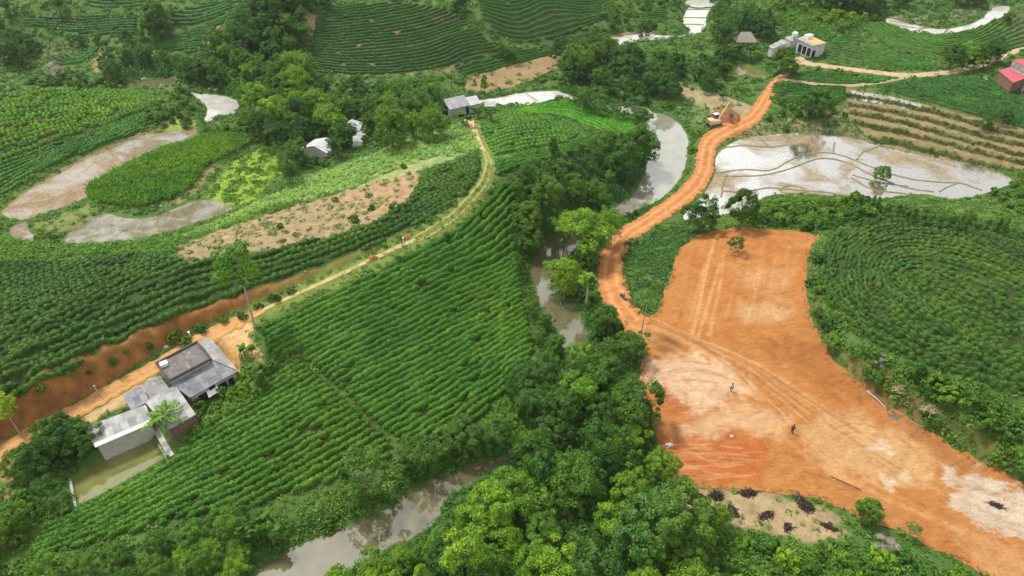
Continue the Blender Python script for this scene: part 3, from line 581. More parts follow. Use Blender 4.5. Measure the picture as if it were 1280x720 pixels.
pg([(1060,455),(1100,480),(1140,505),(1125,515),(1085,492),(1050,465)], (.22,.12,.06), 1.2, .6, .8, 3)
pg([(1085,492),(1110,478),(1150,500),(1160,530),(1130,520)], (.20,.10,.05), 1.0, .8, .8, 2)
pg([(-20,600),(-20,560),(40,535),(110,535),(75,560),(40,590)], (.42,.26,.12), 1.5, .5, 1.0, 3)
pg([(0,610),(12,600),(15,680),(0,690)], (.35,.19,.09), 1.2, .8, .8, 3)
k = BANK > 0
bn = snoise(GP[k, 0], GP[k, 1], 3, 81)*.5+.5
bc = np.array((.35,.155,.046))*(1-bn[:, None])+np.array((.19,.085,.03))*bn[:, None]
w = (np.clip(BANK[k], 0, 1)*.97)[:, None]; TINT[k] = TINT[k]*(1-w)+bc*w
k = BANK2 > 0
w = (BANK2[k]*(.25+.35*(snoise(GP[k, 0], GP[k, 1], 6, 83) > .35)))[:, None]; TINT[k] = TINT[k]*(1-w)+np.array((.24,.13,.06))*w
k = TFR >= 0
ts_ = sm((sdist(GP[k], TERR, 3)+.3)/.8)[:, None]; fr = TFR[k][:, None]
tn = (snoise(GP[k, 0], GP[k, 1], 14, 85)*.5+.5)[:, None]
tc_ = np.where(fr < .58, np.array((.235,.165,.085))*(1-.5*tn)+np.array((.14,.14,.05))*.5*tn, np.where(fr < .9, np.array((.06,.075,.022))*tn+np.array((.085,.052,.03))*(1-tn), (.17,.18,.05)))
TINT[k] = TINT[k]*(1-ts_)+tc_*ts_
YARDW = gnd(dens([(66,545),(120,512),(160,486),(190,470),(206,478),(182,500),(150,508),(105,535),(100,552),(75,560)]))
paint(YARDW, (.50,.34,.17), 1.0, .9, .5, 3, 9)
pg([(262,412),(300,394),(325,384),(322,402),(312,418),(318,432),(330,446),(322,452),(300,440),(302,462),(290,466),(262,424)], (.55,.35,.16), 1.0, .95, .5, 3, 10)
pg([(278,436),(290,432),(300,452),(290,462)], (.62,.36,.10), .6, .9, .4, 2, 11)
RIDGE = gline([(588,150),(598,175),(611,202),(602,232),(570,268),(520,300),(470,323),(420,346),(373,367),(325,389)])
RIDGE2 = gline([(330,387),(300,402),(262,420),(232,436),(200,456),(165,475),(130,495),(95,515),(60,533),(20,556),(-30,585)])
paint_line(RIDGE, 5.0, (.155,.20,.045), 1.5, .85)
paint_line(gline([(604,205),(640,196),(700,184),(740,170),(760,168)]), 3.5, (.14,.22,.04), 1.0, .85)

# ---- the ground mesh: dense core plus wide outer rings
ex = np.array([-5000, -2500, -1200, -700, -450, -320, -260]); exr = -ex[::-1]
axs = np.r_[ex, gx, exr]; ays = np.r_[np.array([-3000, -1200, -500, -250, -120, -60, -25, 0, 8]), gy, np.array([360, 390, 440, 520, 700, 1100, 2000, 4000, 8000])]
AX, AY = np.meshgrid(axs, ays); AZ = hs(np.stack([AX.ravel(), AY.ravel()], 1)).reshape(AX.shape)
out = np.maximum(np.maximum(np.abs(AX)-230, 16-AY), AY-346); AZ = AZ + np.where(out > 0, 10*sm(out/600)*(1+np.sin(AX*.006+1)*np.cos(AY*.005)), 0)
nx_, ny_ = len(axs), len(ays); ii = np.arange(nx_*ny_).reshape(ny_, nx_)
Fq = np.stack([ii[:-1, :-1].ravel(), ii[:-1, 1:].ravel(), ii[1:, 1:].ravel(), ii[1:, :-1].ravel()], 1)
TC = np.tile(np.array([.05, .12, .025]), (ny_, nx_, 1)); TC[9:9+len(gy), 7:7+len(gx)] = TINT.reshape(len(gy), len(gx), 3)
g = link('ground', mesh_np('ground', np.stack([AX.ravel(), AY.ravel(), AZ.ravel()], 1), Fq, MAT['ground'], True, TC.reshape(-1, 3)))
tag(g, 'rolling green valley ground with bare soil patches', kind='structure')

# ---- draped sheets
def sheet(name, poly, res, zoff, mat, level=None, colf=None, label=None, kind='structure', relief=None):
    lo, hi = poly.min(0)-res, poly.max(0)+res
    xs = np.arange(lo[0], hi[0]+res, res); ys = np.arange(lo[1], hi[1]+res, res); X, Y = np.meshgrid(xs, ys)
    cc = np.stack([(X[:-1, :-1]+res/2).ravel(), (Y[:-1, :-1]+res/2).ravel()], 1); ins = inside(cc, poly).reshape(len(ys)-1, len(xs)-1)
    idx = np.arange(X.size).reshape(X.shape)
    Fq = np.stack([idx[:-1, :-1], idx[:-1, 1:], idx[1:, 1:], idx[1:, :-1]], -1)[ins]
    P = np.stack([X.ravel(), Y.ravel()], 1); cnt = np.zeros(X.size, int); np.add.at(cnt, Fq.ravel(), 1)
    b = (cnt > 0) & (cnt < 4); d, q, _ = dist_line(P[b], poly, True); P[b] = np.where((d < res*1.2)[:, None], q, P[b])
    u = np.where(cnt > 0)[0]; mp_ = np.full(X.size, -1); mp_[u] = np.arange(len(u)); P = P[u]; Fq = mp_[Fq]
    z = np.full(len(P), float(level)) if level is not None else hs(P)+zoff
    if relief is not None: z = z+relief(P)
    return tag(link(name, mesh_np(name, np.c_[P, z], Fq, mat, True, None if colf is None else colf(P))), label, kind=kind)
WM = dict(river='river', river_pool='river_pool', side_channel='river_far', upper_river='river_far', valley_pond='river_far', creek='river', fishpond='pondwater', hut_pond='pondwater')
WL = dict(river_pool='wide pale pool of the river beside the red road', river='murky green brown river winding under the trees', side_channel='bright strip of river behind the tin shed', upper_river='pale upper river running past sandbanks', valley_pond='white reflecting pond beside the bamboo', creek='narrow brown creek on the left', fishpond='green rectangular fishpond below the long shed wall', hut_pond='small green pond near the thatched hut')
def grow(poly, d):
    c = np.roll(poly, -1, 0)-np.roll(poly, 1, 0); c /= np.linalg.norm(c, axis=1)[:, None]+1e-9
    A = .5*np.sum(poly[:, 0]*np.roll(poly[:, 1], -1)-np.roll(poly[:, 0], -1)*poly[:, 1]); nrm = np.stack([c[:, 1], -c[:, 0]], 1)*(1 if A > 0 else -1)
    return poly+nrm*d
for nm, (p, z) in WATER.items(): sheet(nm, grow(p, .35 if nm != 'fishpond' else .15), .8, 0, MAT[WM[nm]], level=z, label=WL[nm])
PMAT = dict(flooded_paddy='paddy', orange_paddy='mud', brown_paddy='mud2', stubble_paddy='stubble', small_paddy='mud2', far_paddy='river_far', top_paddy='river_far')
PLB = dict(flooded_paddy='large flooded rice paddy shining white beside the red road', orange_paddy='long orange brown muddy paddy on the left', brown_paddy='grey brown wet paddy beside the corn island', stubble_paddy='grey stubble paddy below the corn island', small_paddy='tiny muddy paddy at the left edge', far_paddy='far white flooded paddies at the upper right', top_paddy='pale flooded paddy at the top edge')
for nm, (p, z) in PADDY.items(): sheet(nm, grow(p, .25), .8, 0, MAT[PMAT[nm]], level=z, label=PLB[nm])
# bunds between the cells of the flooded paddy: low mud banks
def bund(MBx, px, z, w=.32, h=.13):
    L = arclen(spline(at_z(px, z), 60), .6); m = len(L)
    L = L+.12*np.stack([snoise(L[:, 0], L[:, 1], 3, 11), snoise(L[:, 0], L[:, 1], 3, 12)], 1)
    t = np.gradient(L, axis=0); t /= np.linalg.norm(t, axis=1)[:, None]; nn = np.stack([-t[:, 1], t[:, 0]], 1)
    vs = []
    for i in range(m):
        hh = h*(.8+.4*random.random())
        for a, zz in ((-w, -.1), (-w*.45, hh), (w*.45, hh), (w, -.1)): vs.append((*(L[i]+nn[i]*a), z+zz))
    fs = [(4*i+j, 4*i+j+1, 4*i+5+j, 4*i+4+j) for i in range(m-1) for j in range(3)]
    MBx.add(vs, fs)
MAT['bund'] = flat_mat('grassy_mud_bund', (.20,.175,.10), .9, .35, .8)
B = MB()
for px in ([(892,217),(930,212),(962,213),(985,202),(1005,193),(1035,191),(1060,197),(1085,207),(1130,222),(1175,228),(1200,229),(1228,238)],
           [(906,220),(940,220),(965,217),(990,210),(1020,199),(1042,199),(1065,206),(1088,218),(1130,234),(1168,240)],
           [(1070,200),(1080,190),(1103,181)],[(1043,178),(1042,192)],[(946,168),(955,178),(962,184)],[(902,246),(904,230),(909,218)],
           [(1064,222),(1080,232),(1096,238),(1132,242)],[(1066,219),(1100,228),(1135,233)],[(1174,240),(1186,233),(1198,229)],[(903,239),(930,240),(960,235),(1000,238),(1030,240),(1062,246)],[(975,238),(985,232),(1000,234),(1008,240),(990,242),(976,240)],[(895,186),(930,182),(962,184),(985,181)]):
    bund(B, px, .8)
tag(B.build('paddy_bunds', MAT['bund']), 'thin winding mud bunds dividing the flooded paddy', kind='structure')
B = MB()
for px in ([(1112,30),(1150,35),(1190,31),(1232,14)],[(1112,26),(1145,31),(1190,28),(1225,18)],[(1178,44),(1190,31)],[(1140,40),(1160,34)]): bund(B, px, 4.0, .6)
for px in ([(135,188),(157,208)],): bund(B, px, 2.15, .4)
for px in ([(195,269),(198,293)],): bund(B, px, 2.2, .4)
for px in ([(855,22),(884,22)],[(852,30),(880,31)],[(858,12),(890,12)]): bund(B, px, .3, .5)
tag(B.build('field_bunds', MAT['bund']), 'low mud bunds of the outlying paddies', kind='structure')
# water lying on the two upper rice terraces
for nm, px in (('terrace_water', [(1064,113),(1090,117),(1110,120),(1154,131),(1150,134),(1108,124),(1064,117)]), ('terrace_pool', [(1063,121),(1100,127),(1140,136),(1138,138),(1098,130),(1063,124)])):
    p = gnd(dens(px)); sheet(nm, p, .5, .03, MAT['paddy'], label='shallow white water on the brown rice terraces')
# sandbanks beside the upper river
def colmix(a, b, s, seed):
    def f(P): t = (snoise(P[:, 0], P[:, 1], s, seed)*.5+.5)[:, None]; return np.array(a)*(1-t)+np.array(b)*t
    return f
for px in ([(578,112),(588,97),(622,85),(655,78),(690,68),(716,62),(712,78),(690,88),(668,99),(640,109),(612,115)],[(745,58),(762,46),(785,40),(815,38),(822,42),(790,46),(768,53)]):
    sheet('sandbank', gnd(dens(px)), .6, .05, MAT['earth'], colf=colmix((.33,.215,.115), (.24,.18,.085), 8, 5), label='brown sandbank beside the upper river')
# ---- roads, tracks and the graded clearing
def strip(name, L, width, zoff, mat, colf, label, jit=.25, k=9, relief=None):
    L = arclen(L, .35); t = np.gradient(L, axis=0); t /= np.linalg.norm(t, axis=1)[:, None]; nn = np.stack([-t[:, 1], t[:, 0]], 1)
    s = np.linspace(0, 1, len(L)); wd = np.interp(s, np.linspace(0, 1, len(width)), width) if hasattr(width, '__len__') else np.full(len(L), width)
    a = np.linspace(-1, 1, k); wl = wd*.5+jit*snoise(L[:, 0], L[:, 1], 2.5, 21); wr = wd*.5+jit*snoise(L[:, 0], L[:, 1], 2.5, 22)
    off = np.where(a[None] < 0, a[None]*wl[:, None], a[None]*wr[:, None]); P = (L[:, None]+nn[:, None]*off[..., None]).reshape(-1, 2)
    ii = np.arange(len(L)*k).reshape(len(L), k); Fq = np.stack([ii[:-1, :-1].ravel(), ii[:-1, 1:].ravel(), ii[1:, 1:].ravel(), ii[1:, :-1].ravel()], 1)
    z = hs(P)+zoff; A = np.tile(a, len(L))
    if relief is not None: z = z+relief(P, A)
    return tag(link(name, mesh_np(name, np.c_[P, z], Fq, mat, True, colf(P, A))), label, kind='structure')
def roadcol(base, rut, mid):
    def f(P, A):
        n = snoise(P[:, 0], P[:, 1], 7, 33)*.5+.5; n9 = snoise(P[:, 0], P[:, 1], 2.2, 35)*.5+.5; c = (np.array(base)*(1-.4*n[:, None])+np.array(mid)*.4*n[:, None])*(.82+.3*n9[:, None])
        r = np.exp(-((np.abs(A+.08*snoise(P[:, 0], P[:, 1], 9, 34))-.42)/.14)**2)[:, None]*.75
        return c*(1-r)+np.array(rut)*r
    return f
def rut_relief(d=.08):
    return lambda P, A: .10*np.exp(-((np.abs(A)-.78)/.12)**2) - d*np.exp(-((np.abs(A)-.42)/.14)**2)
def paint2(P, T, poly, col, soft=1.0, st=1.0, br=0.0, sc=3.0, seed=0):
    s = sdist(P, poly, soft*2+3)
    if br: s = s+np.where(s > -2*soft-2, br*(snoise(P[:, 0], P[:, 1], sc, 90+seed)+.5*snoise(P[:, 0], P[:, 1], sc*.3, 95+seed)), 0)
    w = (st*sm(s/soft+.5))[:, None]; T[:] = T*(1-w)+np.array(col)*w
def line2(P, T, line, width, col, soft=.3, st=1.0):
    d, _, t = dist_line(P, line); w = (st*sm((width/2-d)/soft+.5)*(.55+.45*np.clip(snoise(P[:, 0], P[:, 1], 4, 99)+.6, 0, 1)))[:, None]; T[:] = T*(1-w)+np.array(col)*w
CLEAR = gpoly([(925,284),(890,290),(862,300),(846,318),(838,345),(829,370),(818,392),(800,400),(778,402),(786,425),(800,450),(797,480),(798,505),(818,540),(832,578),(848,606),(880,610),(960,616),(1012,622),(1050,634),(1085,655),(1120,662),(1160,682),(1205,705),(1250,728),(1330,770),(1420,760),(1380,655),(1280,604),(1230,579),(1170,543),(1120,513),(1090,490),(1052,460),(1034,438),(1016,402),(1009,370),(1008,340),(1012,312),(1021,294),(1000,289),(960,287)], True, 8, .35, 41)
cr_ = snoise
def clear_col(P):
    n = (snoise(P[:, 0], P[:, 1], 12, 51)*.5+.5)[:, None]; n2 = (snoise(P[:, 0], P[:, 1], 3.2, 52)*.5+.5)[:, None]
    T = np.array((.47,.195,.055))*(1-n)+np.array((.50,.25,.085))*n; T = T*(1-.25*n2)+np.array((.40,.165,.05))*.25*n2
    g = lambda px: gnd(dens(px))
    paint2(P, T, g([(925,284),(1000,288),(1010,300),(1000,310),(920,305),(880,310),(862,304)]), (.50,.215,.07), 3, .6, 1.2, 6, 1)
    paint2(P, T, g([(920,345),(945,335),(990,338),(996,352),(960,362),(925,362)]), (.56,.33,.16), 3.0, .55, 1.2, 5, 2)
    paint2(P, T, g([(918,392),(940,378),(985,380),(990,392),(975,402),(935,404)]), (.58,.40,.22), 3.0, .70, 1.2, 4, 3)
    paint2(P, T, g([(958,425),(1000,420),(1034,438),(1060,470),(1090,492),(1075,500),(1030,478),(985,450)]), (.36,.15,.045), 2.5, .75, 1.2, 4, 4)
    paint2(P, T, g([(925,415),(958,420),(966,440),(935,446),(915,432)]), (.42,.19,.055), 2.0, .7, 1.0, 4, 5)
    paint2(P, T, g([(835,445),(870,438),(905,455),(930,470),(940,492),(900,500),(870,520),(830,492)]), (.66,.49,.33), 2.5, .9, 1.6, 5, 6)
    paint2(P, T, g([(840,455),(872,452),(885,475),(880,492),(845,478)]), (.60,.46,.30), 1.5, .6, 1.0, 4, 7)
    paint2(P, T, g([(800,488),(830,484),(860,508),(856,522),(835,520),(812,502)]), (.47,.17,.06), 1.0, .95, .9, 3, 8)
    paint2(P, T, g([(820,555),(835,545),(890,545),(950,552),(958,585),(940,606),(880,602),(838,590)]), (.47,.145,.045), 1.6, .97, 1.2, 4, 9)
    paint2(P, T, g([(800,450),(835,450),(835,482),(800,478)]), (.62,.44,.29), 2.2, .85, 1.2, 4, 10)
    paint2(P, T, g([(860,525),(930,505),(985,520),(970,545),(900,542),(850,548)]), (.62,.42,.24), 3.0, .85, 1.6, 5, 11)
    paint2(P, T, g([(1000,530),(1060,515),(1130,540),(1175,575),(1165,605),(1110,610),(1050,595),(1005,565)]), (.58,.38,.18), 2.5, .85, 1.2, 6, 12)
    paint2(P, T, g([(1085,560),(1100,552),(1118,562),(1112,570)]), (.68,.60,.48), 1.2, .8, .9, 2, 13)
    paint2(P, T, g([(1100,600),(1130,590),(1135,600),(1108,612)]), (.66,.55,.38), 1.2, .7, .9, 2, 14)
    paint2(P, T, g([(1172,582),(1195,590),(1222,590),(1290,620),(1340,650),(1340,720),(1280,678),(1225,655),(1185,632),(1192,605)]), (.60,.52,.41), 1.2, .92, 1.4, 3, 15)
    paint2(P, T, g([(1120,515),(1170,545),(1235,585),(1215,592),(1170,570),(1120,535)]), (.40,.19,.07), 1.5, .8, .8, 3, 16)
    paint2(P, T, g([(1180,650),(1240,670),(1320,720),(1300,760),(1220,710)]), (.56,.33,.15), 2.0, .6, 1.2, 4, 17)
    for a, b in (((800,430),(880,470)),): pass
    lt = (.64,.38,.16)
    for ln, w_, st in (([(893,300),(882,340),(873,385),(862,430)],.7,.7),([(900,330),(888,370),(876,410),(868,436)],.6,.7),([(905,320),(898,365),(887,420)],.6,.6),([(880,330),(870,372),(862,400)],.5,.5),
                   ([(800,404),(840,420),(880,440),(920,470),(950,500)],1.2,.7),([(790,410),(830,430),(870,452),(905,475),(930,500)],1.0,.7),([(770,385),(800,412),(850,440)],1.0,.6),
                   ([(1130,545),(1165,580),(1150,610)],.8,.5),([(900,505),(960,530),(1020,580),(1100,620),(1200,665)],.9,.5),
                   ([(850,560),(900,580),(945,575)],.4,.5),([(840,572),(890,592),(940,596)],.4,.45),([(865,550),(905,568),(950,565)],.35,.45),([(850,470),(880,490),(905,500)],.4,.5),([(840,480),(870,500),(890,510)],.4,.5)):
        line2(P, T, gline(ln), w_, lt, .4, st)
    for ln, w_, st in (([(810,400),(850,415),(900,450),(935,480)],.5,.5),([(870,310),(862,350),(850,400)],.6,.3),([(1005,590),(1040,600),(1075,615)],.5,.7),([(960,440),(1010,470),(1050,500)],.6,.5),([(1060,470),(1110,510),(1160,545)],.6,.5)):
        line2(P, T, gline(ln), w_, (.27,.12,.045), .4, st)
    rs = np.random.default_rng(77)
    def fan(g0, g1, n_, cols, w0, st):
        a_, b_ = gline(g0, 10), gline(g1, 10); m_ = min(len(a_), len(b_)); pick = lambda L_: L_[np.linspace(0, len(L_)-1, 50).astype(int)]
        a_, b_ = pick(a_), pick(b_)
        for i_ in range(n_):
            u_ = rs.uniform(0, 1); i0 = rs.integers(0, 25); i1 = rs.integers(i0+12, 50); Ln = (a_*(1-u_)+b_*u_)[i0:i1]; Ln = Ln+.25*np.stack([snoise(Ln[:, 0], Ln[:, 1], 6, i_), snoise(Ln[:, 0], Ln[:, 1], 6, i_+50)], 1)
            line2(P, T, Ln, w0*rs.uniform(.6, 1.6), cols[rs.integers(len(cols))], .2, st*rs.uniform(.5, 1))
    lo_, hi_, rd_, pk_ = (.30,.125,.04), (.66,.44,.22), (.40,.15,.045), (.64,.50,.34)
    fan([(800,404),(850,425),(910,462),(960,510),(1020,570),(1100,620),(1200,672)], [(820,398),(880,425),(950,455),(1010,490),(1080,530),(1160,580),(1260,640)], 34, [lo_, hi_, rd_, hi_], .28, .45)
    fan([(868,300),(850,350),(842,400)], [(990,292),(985,350),(960,425)], 18, [hi_, rd_, hi_, lo_], .26, .32)
    fan([(1015,590),(1000,560),(1020,535),(1070,520),(1130,540),(1165,570),(1150,600)], [(1060,570),(1055,562),(1062,552),(1080,548),(1100,556),(1108,566),(1100,575)], 18, [hi_, lo_, hi_, rd_], .24, .32)
    fan([(830,548),(880,546),(955,556)], [(842,605),(890,604),(955,600)], 30, [hi_, lo_, rd_, hi_], .2, .6)
    fan([(802,455),(860,440),(925,465)], [(815,540),(870,530),(960,520)], 34, [pk_, rd_, lo_, pk_], .24, .5)
    fan([(1180,585),(1230,600),(1290,625)], [(1190,645),(1240,665),(1310,700)], 30, [(.5,.42,.32), (.66,.60,.52), (.42,.30,.18)], .3, .6)
    # scraper streaks running with the slope
    sx = snoise(P[:, 0]*.25+P[:, 1]*.06, P[:, 1]*1.0-P[:, 0]*.25, 1.3, 57)
    return np.clip(T*np.array((.80, .745, .70))*(1+.10*sx[:, None]), .01, .9)
def clear_rel(P):
    return .07*snoise(P[:, 0], P[:, 1], 1.6, 58)+.10*snoise(P[:, 0], P[:, 1], 5, 59)*0+.06
sheet('clearing', CLEAR, .22, .06, MAT['earth'], colf=clear_col, relief=lambda P: .05*snoise(P[:, 0], P[:, 1], 1.6, 58)+.03*snoise(P[:, 0], P[:, 1], .8, 56), label='bare orange earth clearing scraped flat by machines')
ROAD = gline([(975,98),(962,115),(951,134),(936,150),(908,163),(888,176),(882,195),(879,215),(864,236),(840,256),(812,275),(785,293),(768,315),(764,340),(768,365),(781,390),(800,409)])
ROADX = gline([(781,390),(803,412),(835,432),(872,450),(910,470)])
strip('red_road', ROAD, [3,3.4,3.9,4.3,6.2,5.6,4.6,4.3,4.4,4.8,4.8,5.2,5.2,4.8,4.8,5,4.3], .11, MAT['earth'], roadcol((.48,.20,.07), (.60,.33,.15), (.43,.17,.06)), 'rutted orange dirt road winding down to the clearing', .5, 13, rut_relief(.07))
strip('ridge_track', gline([(330,387),(373,366.5),(420,345.5),(470,322),(520,299)]), .8, .05, MAT['earth'], lambda P, A: np.tile(np.array((.46,.37,.17)), (len(P), 1)), 'narrow yellow earth path along the ridge', .12, 5)
for o in (-.85, .85):
    L = gline([(520,299),(545,285),(570,268),(602,232),(611,204),(606,190)]); L = L+np.array([o*.6, -o*.5])
    strip('wheel_track', L, .5, .05, MAT['earth'], lambda P, A: np.tile(np.array((.34,.31,.11)), (len(P), 1)), 'faint wheel track in the grass of the ridge lane', .12, 5)
strip('shed_path', gline([(584,148),(590,158),(597,175),(605,190)]), [2.4,1.5,1.4,.9], .05, MAT['earth'], lambda P, A: np.tile(np.array((.52,.38,.20)), (len(P), 1)), 'sandy footpath from the tin shed down the ridge', .2, 7)
strip('farm_lane', RIDGE2, [1.2,2.6,3.0,2.8,2.6,2.6,2.8,2.8,3.0,3.0,3.0], .06, MAT['earth'], roadcol((.53,.29,.11), (.58,.36,.16), (.55,.24,.08)), 'orange dirt lane below the cut bank', .3, 9, rut_relief(.04))
strip('pale_road', gline([(995,72),(1003,77),(1012,80),(1040,84),(1090,90),(1130,94),(1170,92),(1210,86),(1235,78),(1262,66),(1290,58)]), 3.2, .06, MAT['earth'], roadcol((.45,.34,.21), (.52,.41,.26), (.42,.30,.17)), 'pale dirt road past the white house', .25, 7)
strip('lower_track', gline([(978,99),(1010,104),(1050,107),(1080,106),(1110,101),(1140,95)]), 1.8, .06, MAT['earth'], roadcol((.36,.28,.17), (.42,.33,.2), (.3,.25,.13)), 'narrow dirt track above the dark tea rows', .25, 7)
strip('house_drive', gline([(972,98),(985,90),(995,80),(1000,74)]), 2.6, .07, MAT['earth'], roadcol((.47,.33,.18), (.5,.38,.22), (.45,.28,.14)), 'short drive up to the white house', .25, 7)

# ------------------------------------------------------------------ leaf cards and tea rows
def cards(P, Nn, size, rng, spread=.9, aspect=.55):
    n = len(P); d = Nn+rng.normal(0, spread, (n, 3)); d /= np.linalg.norm(d, axis=1)[:, None]+1e-9
    r = rng.normal(0, 1, (n, 3)); u = np.cross(d, r); u /= np.linalg.norm(u, axis=1)[:, None]+1e-9; v = np.cross(d, u)
    s = (size if hasattr(size, '__len__') else np.full(n, size))*rng.uniform(.65, 1.35, n); s = s[:, None]
    V = np.empty((n, 4, 3)); V[:, 0] = P-u*s; V[:, 1] = P+v*s*aspect+d*s*.12; V[:, 2] = P+u*s; V[:, 3] = P-v*s*aspect+d*s*.12
    return V.reshape(-1, 3), np.arange(4*n).reshape(n, 4)
def hedge(L, f, rng, s0):
    """one run of hedge along L (n,2)"""
    n = len(L); t = np.gradient(L, axis=0); t /= np.linalg.norm(t, axis=1)[:, None]+1e-9; nn = np.stack([-t[:, 1], t[:, 0]], 1)
    s = np.r_[0, np.cumsum(np.linalg.norm(np.diff(L, axis=0), axis=1))]+s0
    lum = 1-f['lump']*(.5-.5*np.cos(2*math.pi*s/(1.05+.3*f['lump'])+2*np.sin(s*.37+s0)))*rng.uniform(.6, 1.1, n)+.10*np.sin(s*.9+s0*3)
    lum = lum*(1+.16*snoise(L[:, 0], L[:, 1], 6, 15)+.10*snoise(L[:, 0], L[:, 1], 2.2, 16))
    e = np.minimum(np.arange(n), np.arange(n)[::-1])*np.mean(np.diff(s)) if n > 1 else np.zeros(n); tap = .35+.65*sm(e/.6)
    L = L+nn*(.10*np.sin(s*.8+s0)+.07*np.sin(s*2.1+2*s0))[:, None]
    k = 7 if not f.get('far') else 5
    th = np.linspace(-.12, math.pi+.12, k); cx_ = np.sign(np.cos(th))*np.abs(np.cos(th))**.75; cz_ = np.sign(np.sin(th))*np.abs(np.sin(th))**.75
    w = f['w']*lum*tap; h = f['h']*(.35+.65*lum)*tap; jit = .075 if not f.get('far') else .06
    ww = w[:, None]*cx_[None]+rng.normal(0, jit, (n, k)); hh = h[:, None]*cz_[None]+rng.normal(0, jit, (n, k))
    XYp = L[:, None]+nn[:, None]*ww[..., None]; z0 = hs(L)[:, None]-.04
    V = np.concatenate([XYp, (z0+hh)[..., None]], 2).reshape(-1, 3)
    ii = np.arange(n*k).reshape(n, k); Fq = np.stack([ii[:-1, :-1].ravel(), ii[:-1, 1:].ravel(), ii[1:, 1:].ravel(), ii[1:, :-1].ravel()], 1)
    m = int(f['cards']*(s[-1]-s[0]))
    if m > 0:
        i = rng.integers(0, n, m); a = rng.uniform(.02, math.pi-.02, m); ca, sa = np.cos(a), np.sin(a)
        cx2 = np.sign(ca)*np.abs(ca)**.75; sz2 = sa**.75
        Pc = np.c_[L[i]+t[i]*rng.normal(0, .15, m)[:, None]+nn[i]*(w[i]*cx2*1.03)[:, None], z0[i, 0]+h[i]*sz2*1.03+rng.normal(.02, .055, m)]
        Nc = np.c_[nn[i]*ca[:, None], sa]; V2, F2 = cards(Pc, Nc, f['cs'], rng, .65, .6)
        Fq = np.r_[Fq, F2+len(V)]; V = np.r_[V, V2]
    return V, Fq
ROWS = []
def make_rows(nm, f):
    rng = np.random.default_rng(abs(hash(nm)) % 1000 if False else sum(map(ord, nm)))
    G = []
    for gpx in f['guides']: G.append(arclen(spline(gnd(gpx), 240), .25))
    kn = len(f['guides'][0]) if len({len(a) for a in f['guides']}) == 1 else 0
    G = [spline(gnd(a), 500) if kn else None for a in f['guides']] if kn else [np.stack([np.interp(np.linspace(0, 1, 500), np.linspace(0, 1, len(q)), q[:, c]) for c in (0, 1)], 1) for q in G]
    ng = len(G); n = f['n']; closed = nm == 'mound'
    ks = range(0, n) if closed else range(-16, int(n)+17)
    step = .22 if not f.get('far') else .5
    at = f.get('at', [n*j/(ng-1) for j in range(ng)])
    for k in ks:
        i = int(np.clip(np.searchsorted(at, k, side='right')-1, 0, ng-2)); q = (k-at[i])/(at[i+1]-at[i])
        # keep the spacing of the outer rows outside the guides
        L = G[i]*(1-q)+G[i+1]*q
        if not closed:
            t = np.gradient(L, axis=0); t0 = L[:25]-(np.linspace(12, 0, 25)[:, None])*(t[3]/np.linalg.norm(t[3])); L = L
            head = L[0]-np.linspace(10, .3, 30)[:, None]*(L[6]-L[0])/np.linalg.norm(L[6]-L[0]); tail = L[-1]+np.linspace(.3, 10, 30)[:, None]*(L[-1]-L[-7])/np.linalg.norm(L[-1]-L[-7])
            L = np.r_[head, L, tail]
        L = arclen(L, step); ins = inside(L, f['wp'])
        gapm = np.ones(len(L), bool); j = 0
        while j < len(L):
            if rng.random() < f['gap']*step*4: w_ = int(rng.uniform(.3, 1.0)/step)+1; gapm[j:j+w_] = False; j += w_
            j += 4
        ok = ins & gapm & (sdist(L, CLEAR, 2) < -.5) & (dist_line(L, RIDGE)[0] > 1.6) & (dist_line(L, RIDGE2)[0] > 1.8)
        e = np.flatnonzero(np.diff(np.r_[0, ok.astype(int), 0])); Vs, Fs, nv = [], [], 0
        for a, b in zip(e[::2], e[1::2]):
            if (b-a)*step < .9: continue
            if Vs and (a-last)*step > 2.2: ROWS.append((nm, f, np.concatenate(Vs), np.concatenate(Fs))); Vs, Fs, nv = [], [], 0
            last = b; V, Fq = hedge(L[a:b], f, rng, rng.uniform(0, 9)); Vs.append(V); Fs.append(Fq+nv); nv += len(V)
        if Vs: ROWS.append((nm, f, np.concatenate(Vs), np.concatenate(Fs)))
for nm, f in FIELDS.items(): make_rows(nm, f)
order = sorted(range(len(ROWS)), key=lambda i: -sum(len(ROWS[i][2]) for _ in (0,))*(1 if not ROWS[i][1].get('far') else 1.3))
single = set(order[:298]); rest = [i for i in range(len(ROWS)) if i not in single]
print('tea rows', len(ROWS), 'verts', sum(len(r[2]) for r in ROWS))
for i, (nm, f, V, Fq) in enumerate(ROWS):
    if i in single:
        c = V[len(V)//2].copy(); c[2] = V[:, 2].min()
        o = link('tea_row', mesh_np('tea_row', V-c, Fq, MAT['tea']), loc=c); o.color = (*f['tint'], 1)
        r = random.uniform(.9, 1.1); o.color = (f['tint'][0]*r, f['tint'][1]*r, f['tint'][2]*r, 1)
        tag(o, f['label'], 'tea row', f['group'])
if rest:
    V = np.concatenate([ROWS[i][2] for i in rest]); off = np.cumsum([0]+[len(ROWS[i][2]) for i in rest[:-1]]); Fq = np.concatenate([ROWS[i][3]+q for i, q in zip(rest, off)])
    o = link('tea_rows', mesh_np('tea_rows', V, Fq, MAT['tea'])); o.color = (.65, .88, .85, 1); tag(o, 'small remaining tea rows on the far slopes', 'tea rows', kind='stuff')

